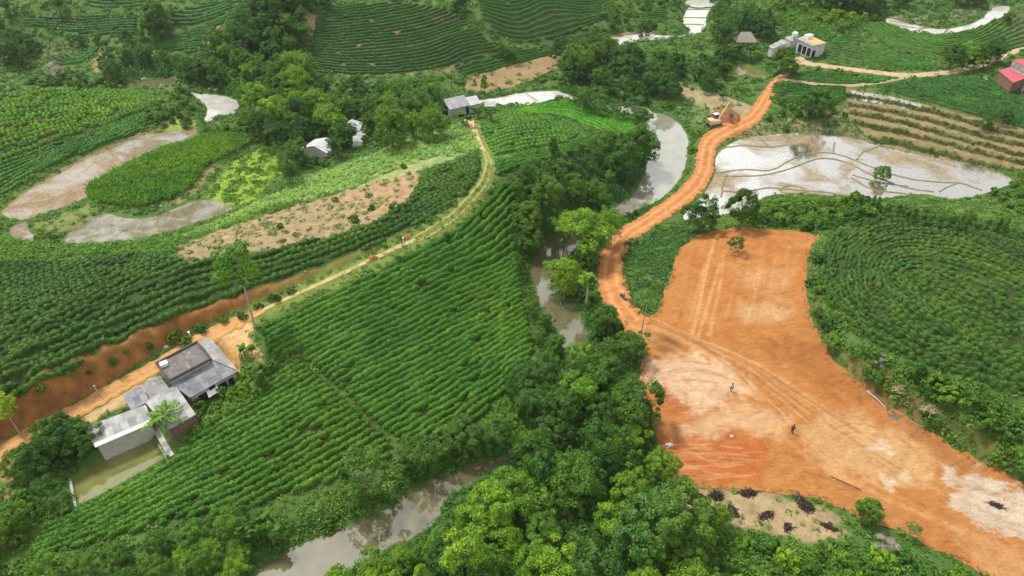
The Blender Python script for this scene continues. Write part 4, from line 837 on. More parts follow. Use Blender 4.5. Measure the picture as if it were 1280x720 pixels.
# ------------------------------------------------------------------ plant prototypes
MAT['bark'] = flat_mat('bark', (.17, .14, .105), .9, .35, 6)
MAT['pale_bark'] = flat_mat('pale_bark', (.36, .34, .29), .85, .3, 6)
MAT['stem'] = flat_mat('green_stem', (.12, .17, .05), .7, .3, 6)
def sphere_pts(rng, n, zmin=-1):
    v = rng.normal(0, 1, (int(n*3)+30, 3)); v /= np.linalg.norm(v, axis=1)[:, None]; return v[v[:, 2] > zmin][:n]
def crown_mesh(name, seed, R, Hc, lobes=9, clumps=90, leaves=70, ls=.2, flat=1.0, up=.25, cone=0.0, gap=0.0, mat='tree', asp=.55):
    """crown of leaf clumps on the surface of several overlapping lobes; origin at the crown's bottom centre"""
    rng = np.random.default_rng(seed); C_, r_ = [], []
    for i in range(lobes):
        h = rng.uniform(.12, .9); prof = (1-h*.95) if cone else math.sqrt(max(.05, 1-(2*h-1)**2))
        a = 2.399*i+rng.uniform(-.5, .5); rr = R*prof*rng.uniform(.25, .72)*(1 if i else .2)
        C_.append((rr*math.cos(a), rr*math.sin(a), h*Hc)); r_.append(R*rng.uniform(.34, .52)*(.55+.45*prof if cone else 1))
    C_ = np.array(C_); r_ = np.array(r_); P, Nn, S = [], [], []
    per = int(clumps/lobes)+1
    for c, r in zip(C_, r_):
        d = sphere_pts(rng, per*2, -.45); q = c+d*r*np.array([1, 1, flat])
        dep = np.min([np.linalg.norm((q-c2)/np.array([1, 1, flat]), axis=1)/r2 if not np.allclose(c, c2) else np.full(len(q), 9) for c2, r2 in zip(C_, r_)], axis=0)
        ok = dep > .82; q, d = q[ok][:per], d[ok][:per]
        if gap: m = rng.random(len(q)) > gap; q, d = q[m], d[m]
        for p, n_ in zip(q, d):
            rc = R*rng.uniform(.08, .25); p = c+(p-c)*rng.choice([.85, .95, 1.0, 1.05, 1.22]); m = int(leaves*rng.uniform(.6, 1.3)); e = sphere_pts(rng, m, -.6); 
            P.append(p+e*rc*np.array([1, 1, .75])*rng.uniform(.6, 1.08, (m, 1))); Nn.append(.75*e+.45*n_+np.array([0, 0, up])); S.append(np.full(m, ls*rng.uniform(.8, 1.25)))
    V, Fq = cards(np.concatenate(P), np.concatenate(Nn), np.concatenate(S), rng, .42, asp)
    V[:, 2] -= V[:, 2].min()*.5
    return mesh_np(name, V, Fq, MAT[mat]), C_
def trunk_mesh(name, seed, h, r, tips, crown_z, mat='bark', limbs=6):
    rng = np.random.default_rng(seed+99); mb = MB(); b = rng.uniform(-.12, .12, 2)*h*.3
    top = h; pts = [(0, 0, -.6), (b[0]*.3, b[1]*.3, h*.35), (b[0]*.7, b[1]*.7, h*.7), (b[0], b[1], top)]
    mb.tube(pts, [r*1.25, r*.85, r*.65, r*.3], 7)
    for i in range(min(limbs, len(tips))):
        t = tips[i]; s = rng.uniform(.45, .8); p0 = Vector((b[0]*s, b[1]*s, h*s)); p2 = Vector((t[0], t[1], t[2]+crown_z)); p1 = (p0+p2)/2+Vector((0, 0, -.1*h*.3))
        mb.tube([p0, p1, p2], [r*.45, r*.3, r*.1], 5)
    me = bpy.data.meshes.new(name); me.from_pydata(mb.v, [], mb.f); me.materials.append(MAT[mat]); me.update(); return me
PROTO = {}      # kind -> list of (crown mesh, trunk mesh, nominal height, nominal radius)
def reg(kind, cm, tm, Ht, R): PROTO.setdefault(kind, []).append((cm, tm, Ht, R))
for s in range(5):        # broad round crowns
    R, Hc, bz = 4.1, 5.6+.3*s, 1.3; cm, tips = crown_mesh('crown', 10+s, R, Hc, 11+s, 135, 105, .155, .9)
    for v in (cm,): v.transform(Matrix.Translation((0, 0, bz)))
    reg('round', cm, trunk_mesh('trunk', s, bz+Hc*.55, .2, tips, bz), bz+Hc+1, R)
for s in range(3):        # loose crowns with gaps
    R, Hc, bz = 4.0, 5.0, 1.8; cm, tips = crown_mesh('crown', 30+s, R, Hc, 9, 72, 90, .15, .7, gap=.2)
    cm.transform(Matrix.Translation((0, 0, bz))); reg('open', cm, trunk_mesh('trunk', 30+s, bz+Hc*.5, .17, tips, bz, 'pale_bark', 8), bz+Hc+.6, R)
for s in range(3):        # slender pointed
    R, Hc, bz = 1.9, 7.2, 1.4; cm, tips = crown_mesh('crown', 50+s, R, Hc, 13, 85, 80, .135, 1.1, cone=1)
    cm.transform(Matrix.Translation((0, 0, bz))); reg('slender', cm, trunk_mesh('trunk', 50+s, bz+Hc*.8, .13, tips, bz, 'bark', 4), bz+Hc, R)
def bamboo_mesh(seed, R=3.6, Ht=9.0, culms=46):
    rng = np.random.default_rng(seed); P, Nn, S = [], [], []; stems = MB()
    for i in range(culms):
        a = rng.uniform(0, 6.28); rch = R*math.sqrt(rng.uniform(.02, 1)); hh = Ht*rng.uniform(.72, 1.0)*(1-.25*(rch/R)**2); b0 = rng.normal(0, .45, 2)
        ts = np.linspace(0, 1, 16); x = b0[0]+math.cos(a)*rch*ts**2.2; y = b0[1]+math.sin(a)*rch*ts**2.2; z = hh*np.sin(ts*1.75)/1.0
        z = hh*(1-(1-ts)**1.8)-(.18*hh*(rch/R))*ts**5
        if i < 14: stems.tube([(x[k], y[k], z[k]-.3*(k == 0)) for k in (0, 4, 8, 12)], [.06, .055, .045, .03], 5)
        m = 150; q = rng.uniform(.30, 1.0, m)**.7; sp = (.22+.42*np.sin(np.clip((q-.25)/.75, 0, 1)*math.pi)**.8)
        c = np.stack([np.interp(q, ts, x), np.interp(q, ts, y), np.interp(q, ts, z)], 1); e = rng.normal(0, 1, (m, 3)); e /= np.linalg.norm(e, axis=1)[:, None]
        P.append(c+e*sp[:, None]*np.array([1, 1, .7])-np.array([0, 0, .12])); Nn.append(e*.6+np.array([math.cos(a)*.3, math.sin(a)*.3, .55])); S.append(np.full(m, .19))
    V, Fq = cards(np.concatenate(P), np.concatenate(Nn), np.concatenate(S), rng, .35, .28)
    cm = mesh_np('foliage', V, Fq, MAT['tree']); tm = bpy.data.meshes.new('culms'); tm.from_pydata(stems.v, [], stems.f); tm.materials.append(MAT['stem']); return cm, tm
for s in range(3): cm, tm = bamboo_mesh(70+s); reg('bamboo', cm, tm, 9.0, 3.6)
def frond(rng, P, N_, S, az, length, lift, droop, w, n=60, flat=False):
    t = rng.uniform(.08, 1, n); x = length*t*math.cos(lift)*(1-.15*t); z = length*(t*math.sin(lift)-droop*t*t); side = rng.choice([-1, 1], n)
    wd = w*np.sin(np.clip(t, .05, .97)*math.pi)**.6*rng.uniform(.25, 1, n)*side
    ca, sa = math.cos(az), math.sin(az); P.append(np.stack([x*ca-wd*sa, x*sa+wd*ca, z-np.abs(wd)*(.25 if flat else .55)], 1)); nv = np.stack([-.25*ca-side*.35*-sa, -.25*sa-side*.35*ca, np.ones(n)], 1); N_.append(nv); S.append(np.full(n, .22 if not flat else .26))
def leafy(kind, seed, mb, Ht, R, fr, name='fronds'):
    rng = np.random.default_rng(seed); P, N_, S = [], [], []
    for (oz, ox, oy, az, ln, lift, droop, w, n, fl) in fr(rng):
        k = len(P); frond(rng, P, N_, S, az, ln, lift, droop, w, n, fl); P[k] = P[k]+np.array([ox, oy, oz])
    V, Fq = cards(np.concatenate(P), np.concatenate(N_), np.concatenate(S), rng, .18, .42)
    tm = bpy.data.meshes.new('stem'); tm.from_pydata(mb.v, [], mb.f); tm.materials.append(MAT['stem' if kind == 'banana' else 'pale_bark']); reg(kind, mesh_np(name, V, Fq, MAT['tree']), tm, Ht, R)
for s in range(2):
    mb = MB(); st = []; rr = np.random.default_rng(s+5)
    for j in range(4):
        ox, oy, hh = rr.uniform(-1.1, 1.1), rr.uniform(-1.1, 1.1), rr.uniform(2.0, 3.2); st.append((ox, oy, hh)); mb.tube([(ox, oy, -.3), (ox*1.05, oy*1.05, hh*.5), (ox*1.1, oy*1.1, hh)], [.16, .13, .08], 7)
    leafy('banana', 90+s, mb, 4.4, 2.4, lambda r: [(hh, ox*1.1, oy*1.1, r.uniform(0, 6.28), r.uniform(1.7, 2.5), r.uniform(.6, 1.25), r.uniform(.35, .75), .36, 42, True) for ox, oy, hh in st for _ in range(9)], 'leaves')
mb = MB(); mb.tube([(0, 0, -.3), (.15, .05, 2.0), (.35, .1, 4.4)], [.24, .17, .14], 8)
leafy('palm', 96, mb, 6.5, 3.0, lambda r: [(4.4, .35, .1, i*2.399, r.uniform(3.0, 3.9), 1.15-.08*i, r.uniform(.3, .55), .42, 90, False) for i in range(16)])
mb = MB(); mb.tube([(0, 0, -.3), (.05, .1, 3.0), (0, .15, 6.0)], [.22, .18, .16], 8)
leafy('fan_palm', 97, mb, 7.6, 2.2, lambda r: [(6.0, 0, .15, i*2.399, r.uniform(1.5, 2.1), 1.35-.055*i, r.uniform(.1, .45), .85, 75, False) for i in range(26)])
cm, tips = crown_mesh('crown', 120, 3.5, 7.6, 11, 80, 62, .19, .9, cone=0, gap=.2); cm.transform(Matrix.Translation((0, 0, 8.6)))
reg('tall', cm, trunk_mesh('trunk', 121, 13.5, .17, tips, 8.6, 'pale_bark', 5), 16.6, 3.5)
rng_ = np.random.default_rng(5); P_, N_, S_ = [], [], []; mb = MB(); mb.tube([(0, 0, -.4), (.1, 0, 3.4), (.25, .1, 7.2)], [.13, .10, .06], 7)
for j in range(7):
    a = j*2.399; q = Vector((.2+1.9*math.cos(a)*(.5+.5*rng_.random()), .1+1.9*math.sin(a)*(.5+.5*rng_.random()), 7.0+rng_.uniform(-.3, 1.3))); mb.tube([(.2, .1, 6.6), q], [.05, .02], 5)
    e = sphere_pts(rng_, 110, -.8); P_.append(np.array(q)+e*np.array([.85, .85, .5])); N_.append(e*.5+np.array([0, 0, .7])); S_.append(np.full(len(e), .21))
V, Fq = cards(np.concatenate(P_), np.concatenate(N_), np.concatenate(S_), rng_, .3, .4); tm = bpy.data.meshes.new('trunk'); tm.from_pydata(mb.v, [], mb.f); tm.materials.append(MAT['pale_bark']); reg('thin', mesh_np('crown', V, Fq, MAT['tree']), tm, 8.6, 2.3)
SHRUB = {'bush': [], 'leafy': [], 'dead': [], 'mini': []}
for s in range(5): SHRUB['bush'].append(crown_mesh('shrub', 140+s, 1.5, 1.7, 7, 42, 60, .15, .9, mat='bush')[0])
for s in range(3): SHRUB['leafy'].append(crown_mesh('shrub', 150+s, 1.3, 2.4, 8, 40, 55, .19, 1.0, cone=1, mat='bush')[0])
for s in range(3): SHRUB['mini'].append(crown_mesh('shrub', 160+s, 1.5, 1.5, 6, 22, 40, .2, .9, mat='bush')[0])
SHRUB['dead'].append(crown_mesh('shrub', 170, 1.6, 2.2, 8, 34, 34, .36, 1.0, gap=.2, mat='dead', asp=.045)[0])

# ------------------------------------------------------------------ where things stand, for labels
LAND = [((15,520),'beside the lane at the left edge'),((70,560),'left of the fishpond'),((30,650),'at the lower left edge'),((120,690),'at the bottom left corner'),((230,690),'below the thick tea hedges'),((310,670),'on the near river bank'),((250,700),'left of the river bottom'),
 ((450,590),'by the pale tree on the river bank'),((540,570),'at the lower tip of the striped field'),((600,545),'on the bank under the striped field'),((420,700),'at the bottom by the river'),((520,690),'across the near river bend'),((600,650),'over the near bend'),((600,700),'at the bottom edge in the wood'),
 ((690,600),'in the middle of the riverside wood'),((690,680),'low in the riverside wood'),((760,650),'in the lower wood near the dry slope'),((740,560),'left of the dark red scrape'),((800,590),'at the wood edge by the dark scrape'),((840,640),'at the wood corner by the brush pile'),((800,690),'at the bottom edge below the dry slope'),((770,510),'beside the pale scraped soil'),((700,530),'at the top of the wood'),((730,480),'on the river bank above the wood'),((790,450),'where wood and clearing meet'),((650,480),'between the striped field and the river'),
 ((900,650),'beside the dark brush pile'),((920,700),'at the bottom edge below the clearing'),((1000,690),'below the dry tan slope'),((1090,640),'on the clearing edge alone'),((1060,700),'under the grey dead bush'),((1180,700),'at the bottom right edge of the clearing'),
 ((690,400),'on the striped field side of the river'),((690,345),'in the narrow river bend'),((735,285),'by the inner bend of the red road'),((660,295),'at the upper corner of the striped field'),((740,390),'between the river and the red road'),((770,430),'beside the start of the clearing'),((700,240),'in the forest under the ridge'),((760,210),'in the forest by the upper pool'),((660,220),'in the forest beside the ridge hedges'),((800,230),'at the forest edge above the upper pool'),((740,260),'at the lower forest edge'),
 ((820,265),'between the upper pool and the red road'),((870,215),'along the red road by the pool'),((820,330),'in the wedge between road and clearing'),((880,265),'at the top corner of the clearing'),((930,260),'in front of the flooded paddy'),((985,275),'along the top edge of the clearing'),((1050,255),'between the paddy and the mound'),((1130,265),'in the line behind the mound'),((1220,280),'right end of the mound line'),
 ((1020,330),'on the clearing side of the mound'),((1040,410),'on the bank under the mound'),((1100,460),'above the burnt spot on the bank'),((1170,510),'on the bank right of the burnt spot'),((1250,550),'on the bank at the right edge'),((1200,470),'under the last tea rows of the mound'),
 ((300,100),'beside the white reflecting pond'),((330,150),'above the lime green swamp'),((390,130),'in the belt behind the white hut'),((410,160),'beside the white hut'),((450,130),'in the middle of the valley treeline'),((500,130),'left of the tin shed'),((540,110),'behind the tin shed'),((440,185),'beside the torn grey tarps'),((490,165),'below the valley treeline'),((380,210),'at the end of the lime green swamp'),((260,165),'at the bank of the corn island'),
 ((350,40),'high on the wooded knoll'),((300,60),'on the left flank of the wooded knoll'),((380,80),'on the right flank of the wooded knoll'),((340,110),'at the foot of the wooded knoll'),((180,70),'below the green shoulder'),((120,80),'by the yellow track on the left'),((60,100),'by the grey dead bush on the left'),((190,25),'on the upper left hillside'),((30,40),'at the upper left edge'),((110,45),'in the upper left tree band'),((180,110),'along the brown creek'),((230,105),'between creek and white pond'),((60,15),'at the top left corner'),((290,8),'at the top edge above the shoulder'),
 ((600,85),'at the foot of the domed hill'),((570,10),'on the crest of the domed hill'),((720,70),'in the big clump by the upper river'),((790,85),'in the dark clump above the pool'),((840,110),'on the slope left of the digger'),((790,130),'at the inlet of the upper pool'),((740,115),'on the bank opposite the young tea'),((600,110),'beside the brown sandbank'),((640,120),'behind the vivid young tea'),((810,35),'on the point inside the upper river bend'),((700,40),'at the foot of the top centre hill'),((770,15),'beside the top centre tea hillside'),
 ((910,30),'in the grove left of the white house'),((930,70),'around the thatched hut'),((880,90),'in the thicket left of the hut pond'),((910,110),'by the red road above the digger'),((985,75),'in front of the white house'),((1040,60),'right of the white house'),((1010,20),'on the scrub slope behind the white house'),((1060,25),'on the bright scrub at the top right'),((1020,130),'beside the dark tea block'),((960,145),'between the red road and the paddy'),((1100,5),'in the dark treeline at the top right'),((1180,8),'above the far white paddies'),((1220,70),'at the bend of the pale road'),((1160,80),'beside the pale road'),((1190,110),'left of the red roofed house'),((1250,130),'below the red roofed house'),((1270,45),'at the right edge above the road'),((1190,195),'under the rice terraces'),((1260,240),'at the right tip of the flooded paddy'),
 ((300,440),'in the farm yard corner'),((330,470),'beside the farm and the tea hedges'),((250,520),'behind the farm by the tea hedges'),((200,525),'at the head of the fishpond'),((120,520),'beside the long grey shed'),((90,300),'along the stubble paddy'),((180,305),'above the dark lumpy rows'),((300,275),'between the swamp and the bare field'),((400,225),'along the edge of the maize field'),((560,165),'on the ridge by the shed'),((480,260),'on the bare reddish field')]
LPX = np.array([a for a, _ in LAND], float); LTX = [b for _, b in LAND]
USED = {}
TINTS = {'deep green': (.62, .74, .72), 'dark green': (.80, .88, .80), 'mid green': (1.12, 1.08, .9), 'fresh green': (1.55, 1.4, .9), 'yellow green': (2.1, 1.65, .8), 'grey green': (1.05, 1.02, 1.2), 'pale green': (1.9, 1.6, 1.7)}
KW = dict(round='round crowned broadleaf tree', open='loose open crowned tree', slender='slender pointed tree', bamboo='feathery arching bamboo clump', banana='big leaved banana clump', palm='coconut palm', fan_palm='fan leaved palm', tall='tall bare trunked tree', thin='thin long stemmed tree')
KN = dict(round='broadleaf_tree', open='spreading_tree', slender='slender_tree', bamboo='bamboo_clump', banana='banana_plant', palm='coconut_palm', fan_palm='fan_palm', tall='tall_tree', thin='thin_tree')
KG = dict(round='broadleaf trees', open='loose crowned trees', slender='slender trees', bamboo='bamboo clumps', banana='banana plants', palm='palms', fan_palm='palms', tall='tall trees', thin='thin trees')
SIZEW = [(.72, 'low'), (.9, 'smallish'), (1.1, 'middling'), (1.3, 'tall'), (9, 'towering')]
TREES = []; SHR = []
def place_tree(x, y, kind, sc, tint, rz=None, label=None, proto=None, sz=1.0):
    pr = PROTO[kind]; cm, tm, Ht, R = pr[random.randrange(len(pr)) if proto is None else proto]
    z = h1(x, y); root = bpy.data.objects.new(KN[kind], None); COL.objects.link(root); root.location = (x, y, z); root.rotation_euler = (0, 0, random.uniform(0, 6.28) if rz is None else rz); root.scale = (sc, sc, sc*sz)
    root.empty_display_size = .3
    t = link('trunk' if kind not in ('bamboo', 'banana') else ('culms' if kind == 'bamboo' else 'stem'), tm, root)
    c = link('crown' if kind in ('round', 'open', 'slender', 'tall', 'thin') else ('foliage' if kind == 'bamboo' else 'fronds'), cm, root)
    j = 1+random.uniform(-.1, .1); tv = TINTS[tint]; c.color = (tv[0]*j, tv[1]*j, tv[2]*j, 1)
    w = next(b for a, b in SIZEW if sc*sz < a)
    p = proj(np.array([[x, y, z+Ht*sc*.5]]))[0]; lm = LTX[int(np.argmin(np.hypot(*(LPX-p).T)))]
    if label is None: label = f'{w} {tint} {KW[kind]} {lm}'
    tag(root, label, 'tree' if kind not in ('bamboo', 'banana') else kind, f'{KG[kind]} {lm}'); TREES.append(root); return root
def place_shrub(x, y, kind, sc, tint, label=None, dark=1.0):
    ms = SHRUB[kind]; z = h1(x, y); o = link('shrub' if kind != 'dead' else 'dead_shrub', random.choice(ms), loc=(x, y, z-.1*sc)); o.rotation_euler = (0, 0, random.uniform(0, 6.28)); o.scale = (sc*random.uniform(.85, 1.2), sc*random.uniform(.85, 1.2), sc*random.uniform(.85, 1.15))
    j = 1+random.uniform(-.12, .12); tv = TINTS[tint]; o.color = (tv[0]*j, tv[1]*j, tv[2]*j, 1)
    w = 'tiny' if sc < .6 else 'low' if sc < .9 else 'dense' if sc < 1.2 else 'large'
    p = proj(np.array([[x, y, z+.8*sc]]))[0]; lm = LTX[int(np.argmin(np.hypot(*(LPX-p).T)))]
    if label is None: label = f'{w} {tint} {"rounded" if kind == "bush" else "upright" if kind == "leafy" else "spreading"} shrub {lm}'
    tag(o, label, 'shrub', f'shrubs {lm}'); SHR.append(o); return o
def darts(poly, spacing, rng, tries=30):
    lo, hi = poly.min(0), poly.max(0); A = (hi-lo).prod(); n = int(A/(spacing**2)*tries*.35)+20
    q = rng.uniform(lo, hi, (n, 2)); q = q[inside(q, poly)]; out = []
    for p in q:
        if not out or np.min(np.hypot(*(np.array(out)-p).T)) > spacing: out.append(p)
    return np.array(out) if out else np.zeros((0, 2))
WPOLYS = [p for p, z in WATER.values()]+[p for p, z in PADDY.values()]
def dry(P, m=.6):
    ok = np.ones(len(P), bool)
    for p in WPOLYS: ok &= sdist(P, p, 3) < -m
    return ok
PROTECT = [(396,188,21),(446,167,17),(272,133,27),(577,135,27),(1004,52,30),(929,51,14),(1268,90,22),(891,147,20),(940,90,16),(872,26,15),(800,47,16),(620,104,18),(655,121,22),(690,118,16),(1170,33,34),(1215,30,26),(1130,30,20),(210,103,16),(185,105,12),(585,150,14)]
def clear_view(x, y, h):
    p = proj(np.array([[x, y, h1(x, y)+h*f_] for f_ in (.15, .5, .85)]))
    return all(np.hypot(p[:, 0]-a, p[:, 1]-b).min() > r for a, b, r in PROTECT)
def zone(px, spacing, kinds, tints, sc, lift, seed, avoid=True, shrub=False, sz=(.9, 1.15)):
    rng = np.random.default_rng(seed); poly = gnd(dens(px, 4), lift); q = darts(poly, spacing, rng)
    if not len(q): return
    ok = dry(q, .8) & (sdist(q, CLEAR, 3) < -.6) & (dist_line(q, ROAD)[0] > 3.4)
    if avoid:
        for f in FIELDS.values(): ok &= sdist(q, f['wp'], 3) < -.5
    for x, y in q[ok]:
        kd = kinds[rng.integers(len(kinds))]; tt = tints[rng.integers(len(tints))]; s = rng.uniform(*sc)
        if not clear_view(x, y, 1.8*s if shrub else PROTO[kd][0][2]*s): continue
        if shrub: place_shrub(x, y, kd, s, tt)
        else: place_tree(x, y, kd, s, tt, sz=rng.uniform(*sz))
D, K, Mg, Fg, Y, Gg = 'deep green', 'dark green', 'mid green', 'fresh green', 'yellow green', 'grey green'
# the big riverside wood
zone([(612,610),(650,575),(690,520),(712,480),(752,455),(792,470),(806,510),(828,560),(835,600),(858,640),(872,680),(870,760),(440,770),(480,715),(540,690),(585,650)], 4.3, ['round']*6+['open']*1+['slender']*1, [K,Mg,K,Fg,D,K,Mg,Gg,Mg,Y], (.45,1.05), 3.5, 1)
zone([(700,470),(745,445),(790,425),(800,440),(760,470),(720,500)], 4.0, ['round','round','open'], [K,Mg,Fg], (.5,.75), 2.5, 2)
# forest on the slope between ridge and upper pool
zone([(642,212),(690,196),(740,178),(800,172),(810,195),(800,226),(770,255),(730,265),(690,275),(665,290),(648,262)], 3.6, ['slender']*4+['round']*2, [K,D,Mg,K], (.75,1.1), 4, 3, avoid=False)
# valley treeline and bamboo
zone([(298,88),(330,85),(400,96),(480,98),(545,100),(556,120),(548,150),(500,165),(440,160),(420,180),(380,168),(330,165),(300,140)], 5.2, ['bamboo']*3+['round']*3, [K,Mg,Fg,Y,D,Mg], (.7,1.05), 4.5, 4)
zone([(345,150),(400,160),(390,215),(350,222)], 4.2, ['round','open','bamboo'], [K,Mg,Gg], (.5,.75), 3, 5)
# wooded knoll
zone([(300,18),(345,0),(384,-6),(378,22),(392,60),(385,92),(345,118),(300,100),(255,92),(262,60)], 4.6, ['round']*4+['bamboo'], [K,Mg,D,Mg,Fg], (.6,.95), 3, 6)
zone([(130,78),(165,66),(205,68),(250,70),(262,92),(220,96),(170,94),(135,90)], 4.6, ['round','round','bamboo'], [D,K,Mg], (.5,.75), 2.5, 7)
# upper left bands
zone([(-10,36),(40,44),(60,56),(40,66),(-10,68)], 6, ['round'], [D,K], (.7,.95), 4, 8)
zone([(60,46),(130,48),(200,38),(250,40),(230,48),(160,52),(100,58)], 5.0, ['round','bamboo'], [K,D,Mg], (.35,.55), 2, 9)
zone([(-10,8),(60,2),(110,6),(90,18),(30,22),(-10,22)], 6, ['round','bamboo'], [Mg,Fg,K], (.55,.8), 3, 10)
zone([(270,4),(330,-8),(420,-8),(380,4),(310,14)], 5.5, ['round'], [K,D], (.55,.8), 3, 11)
# middle clumps by the upper river
zone([(700,62),(740,48),(775,62),(812,70),(842,85),(840,118),(810,128),(770,112),(730,100),(702,92)], 5.0, ['round']*4+['banana'], [D,K,D,Mg], (.75,1.1), 4, 12)
zone([(842,72),(880,62),(915,66),(905,100),(915,122),(880,112),(850,98)], 4.6, ['round','banana','round'], [D,K], (.5,.75), 2.5, 13)
zone([(878,14),(905,2),(965,4),(972,30),(945,46),(900,48),(876,34)], 5.4, ['round','round','bamboo'], [D,K], (.75,1.05), 4, 14)
zone([(1010,-6),(1100,-8),(1180,-6),(1230,-10),(1225,4),(1180,12),(1110,14),(1080,8)], 5.6, ['round'], [D], (.8,1.1), 4, 15)
zone([(1195,62),(1225,52),(1248,62),(1240,80),(1210,84),(1192,78)], 5.0, ['round'], [D,K,Y], (.8,1.0), 4, 16)
zone([(1188,100),(1222,100),(1245,118),(1280,112),(1290,150),(1250,160),(1210,140)], 4.4, ['round','round','banana'], [D,K], (.45,.7), 2.5, 17)
# bottom left
zone([(10,560),(50,540),(100,545),(122,560),(92,600),(85,640),(50,660),(0,640)], 4.0, ['round','round','open'], [D,K,Mg], (.45,.7), 2.5, 18)
zone([(-20,640),(40,660),(40,720),(-20,740)], 3.6, ['round','open'], [Mg,K,Fg], (.4,.6), 2, 19)
zone([(60,705),(160,685),(250,660),(330,645),(345,670),(320,700),(230,720),(150,745),(40,745)], 3.3, ['round','open','round'], [Mg,Gg,Fg,Mg], (.34,.55), 1.6, 20, avoid=False)
# strip between striped field and river, and both river banks
zone([(655,455),(690,470),(690,500),(660,540),(640,520),(650,490)], 3.4, ['round','open'], [Mg,Gg,Fg], (.35,.6), 2, 21)
zone([(500,560),(560,545),(610,535),(640,545),(600,580),(560,590),(510,600)], 3.2, ['round','banana','open'], [Mg,Gg,K], (.42,.66), 2.2, 22, avoid=False)
zone([(660,335),(672,360),(690,405),(706,440),(690,450),(672,420),(662,390)], 3.0, ['open','round'], [Gg,Mg], (.34,.5), 1.6, 23, avoid=False)
zone([(738,350),(762,340),(772,380),(792,420),(800,440),(760,440),(738,400)], 3.4, ['round','banana','round'], [D,K,Mg], (.42,.66), 2.4, 24)
zone([(430,720),(460,700),(520,685),(560,665),(600,640),(600,720),(420,760)], 3.6, ['round'], [Mg,Fg,Y], (.4,.6), 2, 25)
zone([(640,455),(668,440),(700,448),(706,470),(690,510),(655,560),(615,588),(600,575),(640,540),(655,500)], 3.0, ['round','open','round'], [Mg,Gg,Fg,K], (.5,.8), 3, 26, avoid=False)
zone([(716,440),(745,446),(735,500),(700,548),(660,590),(622,610),(610,600),(650,578),(690,540),(712,490)], 3.0, ['round','round','bamboo'], [K,Mg,Fg,Mg], (.5,.8), 3, 27, avoid=False)
zone([(708,108),(745,118),(800,124),(822,136),(812,150),(780,140),(740,134),(712,124)], 4.2, ['round','open'], [Gg,Mg,Gg], (.6,.85), 2.5, 28, avoid=False)
zone([(640,600),(720,620),(830,650),(860,720),(700,760),(500,740),(560,690)], 9.0, ['bamboo','slender','tall','open'], [Y,Fg,Mg,Y], (.75,1.0), 4, 29, sz=(.8,.95))
EXTRA = (((382,158), 'round', .75, D),((400,152), 'bamboo', .7, K),((421,160), 'round', .62, K),((436,136), 'round', .8, D),((462,148), 'bamboo', .75, Mg),((474,166), 'round', .6, Gg),((418,186), 'open', .45, Gg))
# individually placed trees: crown pixel, kind, scale, tint
def at_crown(px, kind, sc, tint, proto=0, sz=1.0, label=None, frac=.62, rz=None):
    Ht = PROTO[kind][proto][2]*sc*sz; x, y = gnd([px], Ht*frac)[0]; return place_tree(x, y, kind, sc, tint, proto=proto, sz=sz, label=label, rz=rz)
for e_ in EXTRA: at_crown(*e_)
at_crown((735,285), 'bamboo', 1.7, Y, 0, .85, 'huge bright yellow green bamboo clump by the inner bend of the red road', .58)
at_crown((708,280), 'bamboo', 1.1, Fg, 1); at_crown((762,276), 'bamboo', 1.05, Y, 2); at_crown((742,310), 'bamboo', .9, Mg, 1)
at_crown((704,345), 'round', .95, Y, 1, 1.0, 'vivid yellow green broadleaf tree leaning over the narrow river bend')
at_crown((735,350), 'fan_palm', 1.1, 'pale green', 0, 1.0, 'fan leaved palm between the narrow river and the red road', .8)
at_crown((659,292), 'round', .82, Gg, 0, 1.0, 'pale grey green round tree at the upper corner of the striped field')
at_crown((295,333), 'tall', 1.0, Fg, 0, 1.0, 'tall lone tree with a long bare trunk above the farm yard', .74)
at_crown((808,374), 'thin', 1.0, Mg, 0, 1.0, 'thin long stemmed tree standing alone on the orange road edge', .86)
at_crown((878,264), 'round', .84, D, 2, 1.15, 'dark upright tree at the top left corner of the clearing')
at_crown((931,256), 'round', .80, D, 3, 1.3, 'dark column shaped tree between the flooded paddy and the clearing')
at_crown((920,303), 'open', .42, D, 1, 1.2, 'small sparse tree left standing on the bare orange slope')
at_crown((455,592), 'open', 1.12, Gg, 2, .9, 'broad pale grey green tree overhanging the near river bend')
at_crown((530,562), 'open', .8, Gg, 1, 1.1, 'blue green tree with drooping branches at the lower tip of the striped field')
at_crown((580,540), 'round', .66, Gg, 4, .9); at_crown((255,690), 'bamboo', .62, Y, 0, .75, 'bright yellow green feathery bamboo at the bottom edge left of the river')
at_crown((225,700), 'bamboo', .55, Y, 1, .75); at_crown((290,712), 'bamboo', .6, Y, 2, .7)
at_crown((312,652), 'banana', 1.05, K, 0); at_crown((330,660), 'banana', .9, K, 1); at_crown((298,640), 'open', .5, Gg, 1)
at_crown((203,520), 'palm', 1.0, 'pale green', 0, .85, 'greyish coconut palm leaning over the roof at the head of the fishpond', .72)
at_crown((307,436), 'banana', .62, Fg, 0, 1.0, 'single banana plant standing in the orange farm yard'); at_crown((318,462), 'banana', .85, Mg, 1); at_crown((335,458), 'banana', .6, Mg, 0); at_crown((330,480), 'banana', .5, Mg, 1)
at_crown((98,545), 'round', .62, K, 2, .9); at_crown((60,548), 'round', .75, D, 1, .9); at_crown((28,575), 'round', .6, K, 0)
at_crown((2,508), 'tall', .62, Y, 0, .8, 'yellow green tree with a pale bare trunk at the left edge', .74)
at_crown((190,18), 'round', 1.25, Mg, 0, 1.1, 'large lone round tree on the upper left tea hillside'); at_crown((193,30), 'round', .9, K, 2)
at_crown((312,88), 'bamboo', .95, Y, 1); at_crown((308,112), 'bamboo', .8, Y, 2); at_crown((345,95), 'bamboo', .7, Mg, 0)
